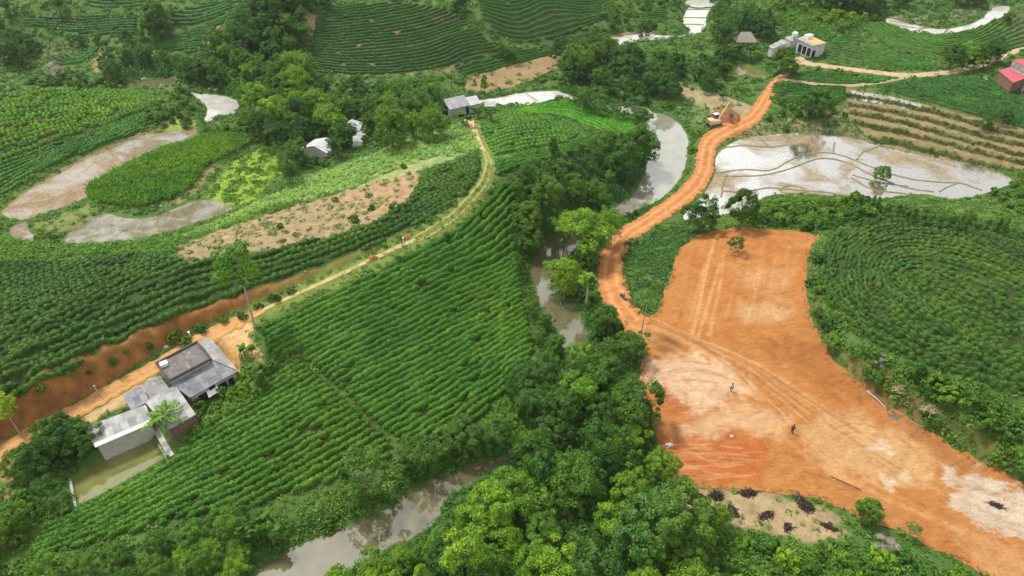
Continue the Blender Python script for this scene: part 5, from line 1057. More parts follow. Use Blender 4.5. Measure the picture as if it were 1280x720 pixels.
at_crown((408,145), 'round', .85, Fg, 3, 1.0, 'bright round tree standing behind the white hut'); at_crown((425,158), 'tall', .62, Y, 0, .8)
at_crown((520,128), 'round', 1.15, Gg, 2, .9, 'big grey green spreading tree left of the tin shed')
at_crown((722,72), 'round', 1.3, Mg, 1, 1.1, 'biggest light topped tree in the clump beside the upper river'); at_crown((748,115), 'open', .95, Gg, 0, .8); at_crown((795,128), 'open', .75, Gg, 2, .9)
at_crown((605,100), 'slender', .8, Fg, 0); at_crown((808,34), 'round', .8, D, 4); at_crown((628,60), 'bamboo', .6, Mg, 0); at_crown((640,64), 'round', .55, Mg, 1)
at_crown((572,0), 'round', .8, D, 1); at_crown((984,72), 'round', 1.1, K, 0, .95, 'wide dark tree in front of the white house'); at_crown((1022,124), 'round', 1.05, K, 3, .95, 'big dark tree beside the dark tea block')
at_crown((1216,66), 'round', .9, Y, 2); at_crown((1104,215), 'round', .5, Mg, 0); at_crown((897,645), 'round', .42, Fg, 0, 1.3, 'fresh green young tree rising behind the dark brush pile')
at_crown((1090,640), 'round', .45, Mg, 1, 1.0, 'bright single bush tree on the lower edge of the clearing')
at_crown((1140,662), 'thin', .45, K, 0, .7); at_crown((1262,22), 'round', .5, K, 1); at_crown((1182,18), 'open', .5, Mg, 0)
at_crown((580,146), 'banana', .9, Fg, 0); at_crown((612,140), 'banana', .95, Mg, 1); at_crown((596,138), 'banana', .8, Fg, 1)
for px in ((915,62),(925,58),(938,62),(900,70),(890,78),(905,84)): at_crown(px, 'banana', random.uniform(.9, 1.15), random.choice([K, D, Mg]), random.randrange(2))
for i in range(17):       # the row of small pointed trees along the far side of the mound
    u = i/16; at_crown((1078+u*180+random.uniform(-3, 3), 249+u*30+6*math.sin(u*3)+random.uniform(-2, 2)), 'slender', random.uniform(.42, .56), random.choice([K, Mg, Mg]), random.randrange(3))
print('trees', len(TREES))

# ------------------------------------------------------------------ shrubs (individuals) and ground cover (stuff)
B_, L_, M_ = 'bush', 'leafy', 'mini'
# bank belt under the mound and beside the clearing
zone([(1012,300),(1030,330),(1026,378),(1060,430),(1120,455),(1200,478),(1290,520),(1300,615),(1235,578),(1170,535),(1120,505),(1090,482),(1055,452),(1036,430),(1018,392),(1012,345)], 2.1, [B_,B_,L_], [K,Mg,Fg,Mg,D], (.75,1.35), .8, 31, True, True)
zone([(940,288),(935,272),(975,258),(1030,256),(1080,250),(1100,262),(1060,276),(1030,290),(1018,300),(1000,286)], 2.2, [B_,B_,L_], [K,Mg,Fg], (.8,1.4), .8, 32, True, True)
zone([(1075,268),(1120,258),(1200,268),(1265,285),(1290,300),(1200,276),(1130,268)], 2.6, [B_], [K,Mg], (.6,.95), .6, 33, False, True)
zone([(772,268),(800,264),(838,250),(852,232),(858,205),(866,160),(876,165),(872,205),(866,232),(840,250),(812,268),(785,286),(770,290)], 1.9, [B_,L_,B_], [Mg,Fg,K], (.5,.95), .5, 34, True, True)
zone([(840,680),(880,668),(940,672),(1000,690),(1060,690),(1120,690),(1180,712),(1240,735),(1240,770),(840,770)], 2.3, [B_,B_,L_], [Mg,Fg,K,Y,Mg], (.7,1.15), .7, 35, True, True)
zone([(330,680),(380,660),(440,640),(490,612),(520,595),(560,580),(600,565),(600,580),(555,595),(515,610),(480,635),(440,652),(385,674),(340,694)], 1.9, [B_,L_], [Mg,K,Gg], (.5,.95), .5, 36, False, True)
zone([(240,520),(262,490),(300,470),(335,476),(320,496),(290,510),(262,532),(240,548)], 1.9, [B_,L_], [Mg,Fg,Gg], (.5,.85), .5, 37, False, True)
zone([(0,640),(50,600),(95,560),(120,590),(90,640),(48,670),(40,720),(-20,720)], 2.6, [B_,L_], [Mg,K,Gg], (.6,1.0), .7, 38, True, True)
zone([(885,166),(925,168),(985,160),(1000,165),(940,172),(900,186),(884,182)], 2.4, [B_], [K,Mg,Gg], (.5,.8), .4, 39, True, True)
zone([(958,125),(1000,130),(1040,134),(1060,145),(1000,150),(960,152),(945,140)], 3.0, [B_,L_], [K,Mg], (.6,1.0), .6, 40, True, True)
zone([(1150,186),(1200,200),(1280,216),(1290,222),(1225,206),(1165,194)], 2.6, [B_,L_], [K,D,Mg], (.55,.9), .5, 41, False, True)
zone([(1235,240),(1268,226),(1300,225),(1300,268),(1262,262)], 2.4, [B_], [Mg,Fg], (.6,.95), .5, 42, True, True)
zone([(372,372),(330,385),(290,405),(240,428),(200,430),(240,408),(300,378),(360,352)], 2.4, [B_], [K,D,Mg], (.45,.75), .5, 43, False, True)
zone([(150,180),(205,168),(180,140),(196,130),(232,148),(252,158),(246,166),(220,150)], 2.8, [B_,L_], [K,Mg], (.6,1.0), .6, 44, False, True)
zone([(190,108),(225,106),(242,118),(256,140),(252,156),(236,150),(214,128)], 3.0, [B_], [K,Mg,Fg], (.7,1.1), .6, 45, True, True)
zone([(252,158),(300,150),(330,160),(360,180),(330,178),(290,168),(256,168)], 2.8, [B_,L_], [K,Mg,Fg], (.7,1.1), .6, 46, True, True)
zone([(560,90),(600,80),(650,66),(700,54),(740,46),(760,34),(800,34),(770,42),(712,58),(650,72),(590,92)], 3.2, [B_], [Mg,K], (.7,1.1), .6, 47, True, True)
zone([(600,112),(650,104),(700,96),(720,112),(690,112),(640,116),(605,122)], 3.0, [B_], [Mg,Fg,K], (.6,.95), .6, 48, True, True)
zone([(700,34),(730,30),(762,18),(790,2),(850,-4),(852,10),(810,14),(765,34),(720,48)], 4, [B_,L_], [Mg,Fg,K], (.9,1.4), .8, 49, True, True)
zone([(990,38),(1030,20),(1100,22),(1074,30),(1040,46),(1030,52)], 4, [B_,L_], [Fg,Y,Mg], (.9,1.5), .8, 50, True, True)
zone([(960,8),(1000,0),(1090,6),(1100,20),(1030,18),(985,14)], 4.4, [B_], [Fg,Mg,K], (1.0,1.6), .8, 51, True, True)
zone([(40,100),(80,92),(130,98),(160,96),(140,108),(60,112)], 3.4, [B_], [K,Mg,D], (.8,1.3), .7, 52, True, True)
zone([(130,95),(180,92),(250,96),(300,100),(290,110),(225,100),(150,100)], 3.6, [B_], [K,Mg], (.7,1.2), .7, 53, True, True)
zone([(-10,505),(60,476),(120,452),(200,424),(250,403),(252,410),(200,432),(120,462),(60,486),(0,512)], 2.0, [B_,L_], [K,Mg,D], (.4,.75), .4, 55, False, True)
zone([(722,318),(765,326),(770,380),(796,428),(762,446),(744,410),(730,372)], 1.9, [B_,L_,B_], [K,Mg,D,Fg], (.7,1.2), .7, 54, True, True)
for px, tt, s in (((50,300), Fg, .8),((67,302), D, .8),((640,270), Mg, .7),((505,210), K, .6),((492,262), K, .7),((498,338-12), Mg, .5),((560,298), K, .6),((443,277), Mg, .7),((480,290), K, .6),((495,275), Mg, .55),((420,252), Mg, .5),((350,285), K, .55),((505,262), Mg, .7),((465,262), K, .6)):
    x, y = gnd([px])[0]; place_shrub(x, y, 'bush', s, tt)
for px, s in (((70,94), 2.0),((1104,680), .95),((1100,452), .7)):
    x, y = gnd([px], .8)[0]; o = place_shrub(x, y, 'dead', s, Mg, {70: 'big pale grey leafless bush at the left edge of the valley', 1104: 'grey leafless bush beside the lower edge of the clearing', 1100: 'small grey dead bush among the shrubs under the mound'}[px[0]]); o.color = (1, 1, 1, 1)
for px, tt, s_ in (((386,203), Gg, 1.0),((392,206), K, 1.1),((405,205), Mg, .9),((432,182), K, 1.0),((457,176), Mg, .9),((463,166), Gg, 1.1),((428,170), D, 1.0)):
    x, y = gnd([px], .6)[0]; place_shrub(x, y, 'bush', s_, tt)
print('shrubs', len(SHR))

def scatter(name, px, per_m2, n_leaf, rad, hgt, ls, tint, label, style='weed', seed=0, lift=0, poly=None, mask=None, aspect=.5, mat='wild'):
    rng = np.random.default_rng(seed); w = gnd(dens(px)) if poly is None else poly; lo, hi = w.min(0), w.max(0)
    q = rng.uniform(lo, hi, (int((hi-lo).prod()*per_m2), 2)); q = q[inside(q, w)]
    if mask is not None: q = q[mask(q)]
    if not len(q): return
    m = len(q); z = hs(q); S = rng.uniform(.6, 1.35, m)
    idx = np.repeat(np.arange(m), n_leaf); k = len(idx); c = np.c_[q, z][idx]; s = S[idx]
    if style == 'weed':
        e = rng.normal(0, 1, (k, 3)); e /= np.linalg.norm(e, axis=1)[:, None]; e[:, 2] = np.abs(e[:, 2]); r = rng.uniform(.5, 1, k)**.6
        P = c+e*np.c_[rad*s*r, rad*s*r, hgt*s*r]; V, Fq = cards(P, e*.6+np.array([0, 0, .5]), ls*s, rng, .4, aspect)
    else:      # blades standing up and bending over
        a = rng.uniform(0, 6.28, k); ln = hgt*s*rng.uniform(.6, 1.1, k); o = np.c_[np.cos(a), np.sin(a)]; b = c.copy(); b[:, :2] += o*rad*.25*rng.uniform(0, 1, (k, 1))
        wv = np.c_[-o[:, 1], o[:, 0], np.zeros(k)]*(ls*s)[:, None]; mid = b+np.c_[o*(rad*.4*s)[:, None], ln*.75]; tip = b+np.c_[o*(rad*rng.uniform(.7, 1.2, k)*s)[:, None], ln*rng.uniform(.7, 1.0, k)]
        V = np.stack([b-[0, 0, .05], mid-wv, tip, mid+wv], 1).reshape(-1, 3); Fq = np.arange(4*k).reshape(k, 4)
    o_ = link(name, mesh_np(name, V, Fq, MAT[mat])); o_.color = (*tint, 1); return tag(o_, label, name.replace('_', ' '), kind='stuff')
# cover over everything that is not farmed, wet or bare
grid_free = np.ones(len(GP), bool)
for f in FIELDS.values(): grid_free &= sdist(GP, f['wp'], 2) < .1
for p in WPOLYS: grid_free &= sdist(GP, p, 2) < -.25
grid_free &= (sdist(GP, CLEAR, 2) < -.1) & (sdist(GP, TERR, 2) < -.3) & (sdist(GP, YARDW, 2) < .2)
for ln, wd in ((ROAD, 3.0), (RIDGE2, 1.7), (gline([(995,72),(1012,80),(1040,84),(1090,90),(1130,94),(1170,92),(1210,86),(1235,78),(1262,66),(1290,58)]), 1.7), (gline([(978,99),(1010,104),(1050,107),(1080,106),(1110,101),(1140,95)]), 1.0), (gline([(584,148),(590,158),(597,175),(605,190)]), 1.0), (RIDGE, 1.3)):
    lo, hi = ln.min(0)-4, ln.max(0)+4; k = np.where((GP[:, 0] > lo[0]) & (GP[:, 0] < hi[0]) & (GP[:, 1] > lo[1]) & (GP[:, 1] < hi[1]))[0]; grid_free[k] &= dist_line(GP[k], ln)[0] > wd
BARE = [([(578,112),(588,97),(622,85),(655,78),(690,68),(716,62),(712,78),(690,88),(668,99),(640,109),(612,115)], .22), ([(216,302),(330,268),(395,250),(430,240),(475,222),(520,210),(526,232),(505,255),(470,275),(430,292),(380,302),(330,312),(270,320),(236,330),(222,318)], .28),
        ([(330,262),(395,246),(440,236),(525,214),(600,186),(585,154),(560,156),(520,170),(470,190),(400,216),(340,245),(250,288)], .0),
        ([(842,610),(860,606),(960,615),(1045,640),(1060,668),(1020,680),(950,662),(890,655),(850,640)], .10),
        ([(838,98),(870,110),(920,125),(945,135),(930,148),(905,150),(880,138),(850,118)], .2), ([(112,78),(130,64),(136,70),(128,88),(118,92)], .1),
        ([(262,412),(300,394),(325,384),(322,402),(312,418),(318,432),(330,446),(322,452),(300,440),(302,462),(290,466),(262,424)], .05), ([(376,10),(398,20),(400,38),(385,45),(375,25)], .3),
        ([(108,245),(112,233),(150,212),(200,190),(250,172),(285,170),(320,175),(300,190),(262,210),(240,235),(215,252),(175,262),(130,258)], .15), ([(40,282),(110,256),(128,266),(96,286),(62,292)], .4), ([(204,161),(224,147),(244,150),(246,161),(212,165)], .05)]
COVER = grid_free.astype(float)
for px, v in BARE: COVER = np.where(inside(GP, gnd(dens(px))), np.minimum(COVER, v), COVER)
COVER *= np.where(BANK > .15, .06, 1)*np.where(sdist(GP, SWAMP, 2) > 0, .25, 1)*np.where(sdist(GP, YARD, 2) > 0, .3, 1)
COVER *= .45+.55*np.clip(snoise(GP[:, 0], GP[:, 1], 9, 130)+.7, 0, 1)
CV = COVER.reshape(gyy.shape)
def cover_at(q):
    i = np.clip(np.round((q[:, 0]-GX0)/GS).astype(int), 0, len(gx)-1); j = np.clip(np.round((q[:, 1]-GY0)/GS).astype(int), 0, len(gy)-1); return CV[j, i]
def band(y0, y1, per, rad, hgt, ls, nl, seed, name, tint, label):
    rng = np.random.default_rng(seed); X = .86*y1+30; q = np.c_[rng.uniform(-X, X, int(2*X*(y1-y0)*per)), rng.uniform(y0, y1, int(2*X*(y1-y0)*per))]
    q = q[(np.abs(q[:, 0]) < .86*q[:, 1]+25)]; q = q[rng.random(len(q)) < cover_at(q)]
    m = len(q); S = rng.uniform(.5, 1.4, m)*(1+.35*snoise(q[:, 0], q[:, 1], 5, seed)); idx = np.repeat(np.arange(m), nl); k = len(idx); s = S[idx]
    e = rng.normal(0, 1, (k, 3)); e /= np.linalg.norm(e, axis=1)[:, None]; e[:, 2] = np.abs(e[:, 2]); r = rng.uniform(.4, 1, k)**.6
    P = np.c_[q, hs(q)][idx]+e*np.c_[rad*s*r, rad*s*r, hgt*s*r]; V, Fq = cards(P, e*.5+np.array([0, 0, .6]), ls*s, rng, .4, .5)
    o = link(name, mesh_np(name, V, Fq, MAT['wild'])); o.color = (*tint, 1); tag(o, label, 'undergrowth', kind='stuff'); return m
print('cover', band(28, 100, 2.6, .42, .45, .16, 14, 201, 'undergrowth', (1.5, 1.4, 1.0), 'weedy green undergrowth over the near slopes'),
      band(100, 180, 1.5, .55, .5, .22, 12, 202, 'undergrowth', (1.35, 1.3, 1.0), 'weedy green undergrowth of the middle valley'), band(180, 330, .55, .9, .75, .38, 11, 203, 'undergrowth', (1.05, 1.12, .95), 'scrubby undergrowth on the far hills'))
oval = [(108,245),(112,233),(150,212),(200,190),(250,172),(285,170),(320,175),(296,190),(258,210),(238,235),(215,250),(175,260),(130,257)]
scatter('corn_crop', oval, 6.0, 6, .75, 1.3, .085, (2.0, 1.95, 1.1), 'tall green corn covering the oval island', 'blade', 301)
scatter('corn_crop', oval, 2.2, 6, .8, 1.45, .09, (2.9, 2.2, 1.5), 'paler yellowish corn patches on the oval island', 'blade', 320, mask=lambda q: snoise(q[:, 0], q[:, 1], 7, 44) > .05)
scatter('maize_crop', [(330,262),(395,246),(440,236),(470,222),(525,200),(600,188),(597,175),(585,156),(560,158),(520,172),(470,192),(400,217),(340,246),(225,298),(250,296)], 1.6, 6, .9, .5, .15, (3.0, 2.3, 2.6), 'pale green maize on the ridge slope', 'blade', 302)
scatter('cassava_crop', [(-40,300),(40,302),(100,306),(215,300),(270,288),(320,266),(350,254),(360,260),(330,270),(240,300),(215,318),(160,320),(60,328),(-40,332)], 1.5, 26, .75, .8, .20, (1.45, 1.5, .8), 'bright leafy cassava above the dark lumpy rows', 'weed', 303)
scatter('swamp_plants', [(262,243),(282,217),(305,197),(340,182),(370,180),(370,198),(340,222),(318,246),(290,254)], .9, 22, .8, .5, .22, (1.5, 1.35, .5), 'lime green water plants in the swamp', 'weed', 304, mask=lambda q: snoise(q[:, 0], q[:, 1], 6, 3) > -.25)
scatter('wedge_weeds', [(782,303),(850,279),(880,290),(845,312),(834,345),(824,385),(805,398),(788,385),(777,345)], 2.2, 22, .55, .5, .16, (.8, 1.0, .95), 'low leafy weeds in the wedge between road and clearing', 'weed', 305)
scatter('mound_weeds', FIELDS['mound']['poly'], 1.0, 9, .4, .3, .13, (1.8, 1.55, .7), 'yellowish weeds between the broken rows of the mound', 'weed', 306, mask=lambda q: snoise(q[:, 0], q[:, 1], 9, 8) > -.1)
scatter('bank_weeds', [(560,556),(600,530),(650,475),(668,442),(690,455),(690,500),(660,545),(610,570),(560,590),(500,600),(500,575)], 3.4, 20, .5, .5, .17, (1.9, 1.75, .8), 'bright rank weeds between the striped field and the river', 'weed', 307, mask=lambda q: dry(q, .3))
for sd_, nm_ in ((401, 'river'), (402, 'side_channel'), (403, 'valley_pond'), (404, 'fishpond'), (405, 'river_pool')):
    bb = WATER[nm_][0]; lo, hi = bb.min(0)-3, bb.max(0)+3
    scatter('bank_plants', None, 2.6 if nm_ == 'river' else 1.4, 20, .65, .75, .17, (1.0, 1.1, .8), {'river': 'leafy plants overhanging both river banks', 'side_channel': 'plants along the bright channel', 'valley_pond': 'plants round the white pond', 'fishpond': 'weeds on the rim of the fishpond', 'river_pool': 'plants round the wide pale pool'}[nm_], 'weed', sd_, poly=np.array([lo, (hi[0], lo[1]), hi, (lo[0], hi[1])]), mask=lambda q: (lambda d_: (d_ < (.15 if nm_ == 'river' else -.2)) & (d_ > (-2.6 if nm_ == 'river' else -1.3)))(sdist(q, bb, 4)) & dry(q, -.15) & (sdist(q, CLEAR, 2) < -.5) & (dist_line(q, ROAD)[0] > 3.6) & (sdist(q, YARD, 2) < -.2))
def riser_mask(q):
    z_ = hs(q); i = np.clip(np.round((q[:, 0]-GX0)/GS).astype(int), 0, len(gx)-1); j = np.clip(np.round((q[:, 1]-GY0)/GS).astype(int), 0, len(gy)-1); v = TFR.reshape(gyy.shape)[j, i]; return (v > .56) & (v < .96)
scatter('terrace_grass', None, 2.4, 14, .45, .4, .16, (.75, .8, .6), 'dark grass on the risers of the brown rice terraces', 'weed', 410, poly=TERR, mask=riser_mask)
scatter('verge_grass', [(420,345),(520,298),(570,266),(602,228),(610,205),(618,206),(610,232),(576,274),(524,306),(424,352)], 4, 6, .25, .25, .03, (1.3, 1.2, .6), 'short yellowish grass on the ridge lane', 'blade', 308)
scatter('scrub', [(1012,300),(1030,330),(1026,378),(1060,430),(1120,455),(1200,478),(1300,520),(1300,612),(1230,575),(1170,535),(1120,505),(1090,482),(1055,452),(1036,430),(1018,392),(1012,345)], 1.6, 30, .8, .9, .19, (1.35, 1.3, .9), 'tangled scrub on the bank between mound and clearing', 'weed', 309)
scatter('scrub', [(835,690),(880,672),(940,668),(1000,685),(1060,680),(1100,690),(1180,712),(1240,735),(1240,780),(835,780)], 2.0, 30, .7, .7, .17, (1.45, 1.4, .9), 'tangled green scrub at the bottom right', 'weed', 310)
scatter('wood_floor', [(600,600),(650,560),(690,510),(712,470),(760,440),(800,450),(802,500),(826,545),(836,600),(850,640),(850,700),(840,770),(400,770),(480,712),(540,685),(580,640)], 1.3, 30, .9, 1.1, .19, (.85, .98, .85), 'shrubby undergrowth filling the riverside wood', 'weed', 311, mask=lambda q: dry(q, .5) & (sdist(q, CLEAR, 2) < -.3))
scatter('forest_floor', [(642,214),(700,196),(800,176),(808,190),(800,226),(770,258),(730,272),(690,290),(662,300),(646,262)], 1.2, 24, .9, 1.0, .2, (.7, .88, .85), 'dark undergrowth of the slope forest', 'weed', 312, mask=lambda q: dry(q, .5))
scatter('knoll_scrub', [(300,18),(345,-4),(384,-8),(380,22),(394,60),(388,95),(345,130),(290,110),(200,100),(130,90),(165,70),(250,72),(262,58)], .8, 24, 1.2, 1.3, .3, (.85, 1.0, .85), 'dense green scrub on the wooded knoll', 'weed', 313, mask=lambda q: dry(q, .5))
scatter('hill_scrub', [(970,6),(1100,16),(1074,32),(1040,46),(1030,52),(990,36),(960,20)], .7, 22, 1.1, 1.0, .3, (1.25, 1.35, .7), 'bright scrub on the slope behind the white house', 'weed', 314)

# ------------------------------------------------------------------ buildings
def p3(px, z): 
    q = at_z([px], z)[0]; return (float(q[0]), float(q[1]), float(z))
def axis_ang(a, b): return math.atan2(b[1]-a[1], b[0]-a[0])
def shrink(pts, f=.05, dz=0):
    c = np.mean(np.array(pts), 0); return [tuple(np.array(p)*(1-f)+np.array((c[0], c[1], p[2]))*f+np.array((0, 0, dz))) for p in pts]
def walls_under(pts, base, f=.06, dz=-.16):
    """four walls below the roof corners, each a real panel 0.14 m thick"""
    t = shrink(pts, f, dz); mb = MB(); c = np.mean(np.array(t), 0)
    for i in range(len(t)):
        a, b = np.array(t[i]), np.array(t[(i+1) % len(t)]); d = b-a; d[2] = 0; d /= np.linalg.norm(d)+1e-9; nrm = np.array((-d[1], d[0], 0)); 
        if np.dot(nrm, c-a) < 0: nrm = -nrm
        a2, b2 = a+nrm*.14, b+nrm*.14; a0, b0, a3, b3 = [np.array((q[0], q[1], base)) for q in (a, b, a2, b2)]
        b_, b2_, b0_, b3_ = b-d*.142, b2-d*.142, b0-d*.142, b3-d*.142
        mb.add([a, b_, b0_, a0, a2, b2_, b3_, a3], [(0, 1, 2, 3), (5, 4, 7, 6), (0, 4, 5, 1), (3, 2, 6, 7), (0, 3, 7, 4), (1, 5, 6, 2)])
    return mb
def on_wall(a, b, u, z0, w, h, dep, mb, base=None):
    """box set on the outer face of the wall from a to b (seen from outside a is left)"""
    a, b = Vector(a), Vector(b); d = (b-a); d.z = 0; L = d.length; d.normalize(); c = a+d*(u*L); c.z = z0+h/2; mb.box(c, (w, dep, h), math.atan2(d.y, d.x))
MAT['conc'] = flat_mat('weathered_concrete', (.30, .295, .275), .85, .3, 1.2, stains=((.17, .165, .15), .9, .58))
MAT['conc_wall'] = flat_mat('pale_concrete_wall', (.40, .385, .35), .85, .22, 1.5, stains=((.27, .25, .22), 1.0, .6))
MAT['slab'] = flat_mat('mossy_slab', (.15, .135, .13), .9, .5, 1.1, stains=((.36, .34, .32), .55, .6))
MAT['rim'] = flat_mat('dark_parapet', (.085, .08, .075), .9, .3, 2)
MAT['brick'] = flat_mat('red_brick', (.20, .11, .08), .9, .35, 3)
MAT['dark'] = flat_mat('dark_opening', (.02, .02, .022), .9, .2, 2)
MAT['white'] = flat_mat('white_paint', (.72, .72, .70), .5, .1, 2)
MAT['wallwhite'] = flat_mat('whitewashed_wall', (.50, .50, .49), .8, .18, 1.5, stains=((.36, .35, .33), .8, .6))
MAT['grey_tin'] = flat_mat('grey_tin', (.40, .41, .42), .45, .2, 2.5, .2, stains=((.27, .26, .25), 1.1, .58))
MAT['wood'] = flat_mat('weathered_wood', (.20, .155, .11), .9, .35, 5)
MAT['metal'] = flat_mat('dull_metal', (.30, .30, .30), .4, .2, 3, .6)
gr_ = fr_ang = axis_ang(p3((118, 559), 5.9), p3((190, 528), 5.9))
MAT['fibro'] = sheet_roof_mat('grey_fibro_sheets', (.23, .235, .245), -fr_ang, .3, ((.36, .35, .33), .54))
MAT['fibro_pale'] = sheet_roof_mat('pale_fibro_sheets', (.33, .33, .325), -fr_ang, .26, ((.22, .215, .20), .54))
MAT['fibro_b'] = sheet_roof_mat('blue_grey_fibro_sheets', (.20, .21, .23), -fr_ang, .3, ((.31, .31, .31), .54))
fh = empty('farmhouse', (*at_z([(215, 490)], 3.6)[0], 3.6), 'large grey roofed farmhouse of joined blocks beside the fishpond and the orange lane', 'house')
def wpart(mb, name, mat, root, label=None, smooth=False):
    """build in world coordinates, then hang under the root (roots are unrotated)"""
    o = mb.build(name, mat, root, smooth=smooth); o.location = -Vector(root.location)
    if label: o['label'] = label
    return o
def sub(mb, name, mat, part):
    o = mb.build(name, mat, part); return o
def roof_block(root, px, zs, roofmat, wallmat, base, th=.12, rlabel=None, wf=.07, walls=True):
    pts = [p3(p, z) for p, z in zip(px, zs)]; r = wpart(MB().slab(pts, th), 'roof', roofmat, root, rlabel)
    if walls: wpart(walls_under(pts, base, wf, -th-.03), 'wall', wallmat, root)
    return pts, r
# flat main block with parapet
mpts, mroof = roof_block(fh, [(194,455),(247,427),(264,450),(212,477)], [7.3]*4, MAT['slab'], MAT['conc_wall'], 3.2, .18, 'flat mossy concrete slab roof')
mb = MB()
for i in range(4):
    a, b = Vector(mpts[i]), Vector(mpts[(i+1) % 4]); d = (b-a); L = d.length; cn = (a+b)/2; inn = (Vector(np.mean(np.array(mpts), 0))-cn); inn.z = 0; inn.normalize()
    mb.box(cn+inn*.12+Vector((0, 0, .155)), (L-.5 if i % 2 else L, .22, .30), math.atan2(d.y, d.x))
wpart(mb, 'parapet', MAT['rim'], fh, 'dark parapet rim of the flat roof')
mb = MB(); q = p3((205, 455), 7.6); mb.box((q[0], q[1], 7.62), (1.1, .9, .55), fr_ang)
tk = wpart(mb, 'roof_hatch', MAT['white'], fh, 'small white box on the flat roof')
roof_block(fh, [(249,427),(262,420.5),(297,463),(266,450)], [6.7, 6.0, 5.8, 6.75], MAT['fibro_pale'], MAT['conc_wall'], 3.3, .10, 'pale lean-to roof at the yard end')
b2, _ = roof_block(fh, [(214,479),(266,451),(297,464),(237,497)], [6.7, 6.7, 5.75, 5.75], MAT['fibro_b'], MAT['conc_wall'], 3.0, .10, 'blue grey lean-to roof along the garden side')
wl = shrink(b2, .07); mb = MB(); m2 = MB()
for u, w in ((.22, 1.3), (.45, .9), (.66, 1.2), (.86, .8)): on_wall(wl[3], wl[2], u, 3.6, w, 1.5 if u != .45 else 2.0, .3, mb)
wpart(mb, 'window', MAT['dark'], fh, 'dark openings under the garden eave')
roof_block(fh, [(177,480),(200,469),(213,488),(189,501)], [6.2, 6.2, 5.85, 5.85], MAT['fibro'], MAT['conc_wall'], 3.3, .10)
roof_block(fh, [(153,495),(175.5,481),(187.5,501),(164,513)], [5.7, 5.9, 5.6, 5.4], MAT['fibro_b'], MAT['conc_wall'], 3.3, .10)
wing, _ = roof_block(fh, [(181,502),(219,481),(245,518),(210,537)], [6.5, 6.5, 5.9, 5.9], MAT['fibro_pale'], MAT['brick'], 2.9, .10, 'pale patched roof with brick walls')
shed, _ = roof_block(fh, [(104,534),(182,506),(191,528),(119,559)], [6.5, 6.5, 5.75, 5.75], MAT['fibro_pale'], MAT['conc_wall'], 2.2, .10, 'long pale shed roof above the fishpond')
a, b = Vector(shed[3]), Vector(shed[2]); mb = MB(); mb.add([tuple(a+Vector((0, 0, .02))), tuple(b+Vector((0, 0, .02))), tuple(b+Vector((.25, .75, .30))), tuple(a+Vector((.25, .75, .30)))], [(0, 1, 2, 3)])
eave = MB(); d = (b-a).normalized(); nrm = Vector((-d.y, d.x, 0)); eave.slab([tuple(a-nrm*.12+Vector((0, 0, .05))), tuple(b-nrm*.12+Vector((0, 0, .05))), tuple(b+nrm*.55+Vector((0, 0, .26))), tuple(a+nrm*.55+Vector((0, 0, .26)))], .03)
wpart(eave, 'eave_sheet', MAT['grey_tin'], fh, 'white sheet along the eave of the long shed')
# fishpond walls
def wall_run(mb, px, z, h, w):
    pts = [Vector(p3(p, z)) for p in px]
    for a, b in zip(pts, pts[1:]): d = b-a; mb.box((a+b)/2+Vector((0, 0, -h/2)), (d.length, w, h), math.atan2(d.y, d.x))
    return pts
pw = empty('pond_wall', p3((205, 558), 2.8), 'thick pale concrete wall along the right end of the fishpond', 'wall'); mb = MB(); wall_run(mb, [(193, 533), (214, 570)], 3.7, 1.6, .8); wpart(mb, 'wall', MAT['conc_wall'], pw)
mb = MB(); wall_run(mb, [(188, 536), (209, 573)], 3.0, 1.2, .35); wpart(mb, 'footing', MAT['conc'], pw)
pw = empty('pond_wall', p3((91, 615), 2.8), 'thin pale kerb wall along the left end of the fishpond', 'wall'); mb = MB(); wall_run(mb, [(87, 598), (95, 637)], 3.0, 1.0, .3); wpart(mb, 'wall', MAT['conc_wall'], pw)
# white sheet leaning at the garden eave
t = MB(); t.slab([p3((257, 487), 5.2), p3((271, 481), 5.2), p3((274, 489), 4.6), p3((261, 497), 4.6)], .04); o = t.build('metal_sheet', MAT['white']); tag(o, 'bright white metal sheet hung under the garden eave of the farmhouse', 'sheet')

def gable(root, base, f0, f1, depth_vec, zb, ze, zr, wallmat, roofmat, over=.35):
    """f0,f1: front wall base corners (x,y); depth_vec: towards the back; ridge parallel to the front wall"""
    f0, f1, dv = Vector((*f0, 0)), Vector((*f1, 0)), Vector((*depth_vec, 0)); m0, m1 = f0+dv/2, f1+dv/2; u = (f1-f0).normalized(); v = dv.normalized()
    up = lambda p, z: Vector((p.x, p.y, z)); mb = MB()
    for A, B_p in ((f0, f1), (f1, f1+dv), (f1+dv, f0+dv), (f0+dv, f0)):
        d = (B_p-A); L = d.length; nrm = Vector((d.y, -d.x, 0)).normalized(); mb.box(up((A+B_p)/2-nrm*.08, (zb+ze)/2), (L-.165 if A in (f1, f0+dv) else L, .16, ze-zb), math.atan2(d.y, d.x))
    for e, m, s in ((f0, m0, 1), (f1, m1, -1)): 
        t_ = u*s*.15; mb.add([up(e, ze), up(e+dv, ze), up(m, zr-.05), up(e+t_, ze), up(e+dv+t_, ze), up(m+t_, zr-.05)], [(0, 1, 2), (5, 4, 3), (0, 2, 5, 3), (1, 4, 5, 2), (0, 3, 4, 1)])
    w = wpart(mb, 'wall', wallmat, root); sl = (zr-ze)/(dv.length/2)
    for e, m, s in ((f0, f1, 1), (f0+dv, f1+dv, -1)):
        o_ = v*over*-s; A, B2 = e+o_-u*over, m+o_+u*over; R0, R1 = m0-u*over, m1+u*over
        ze2 = ze-sl*over; wpart(MB().slab([up(A, ze2+.1), up(B2, ze2+.1), up(R1, zr+.1), up(R0, zr+.1)], .07), 'roof', roofmat, root)
    return f0, f1
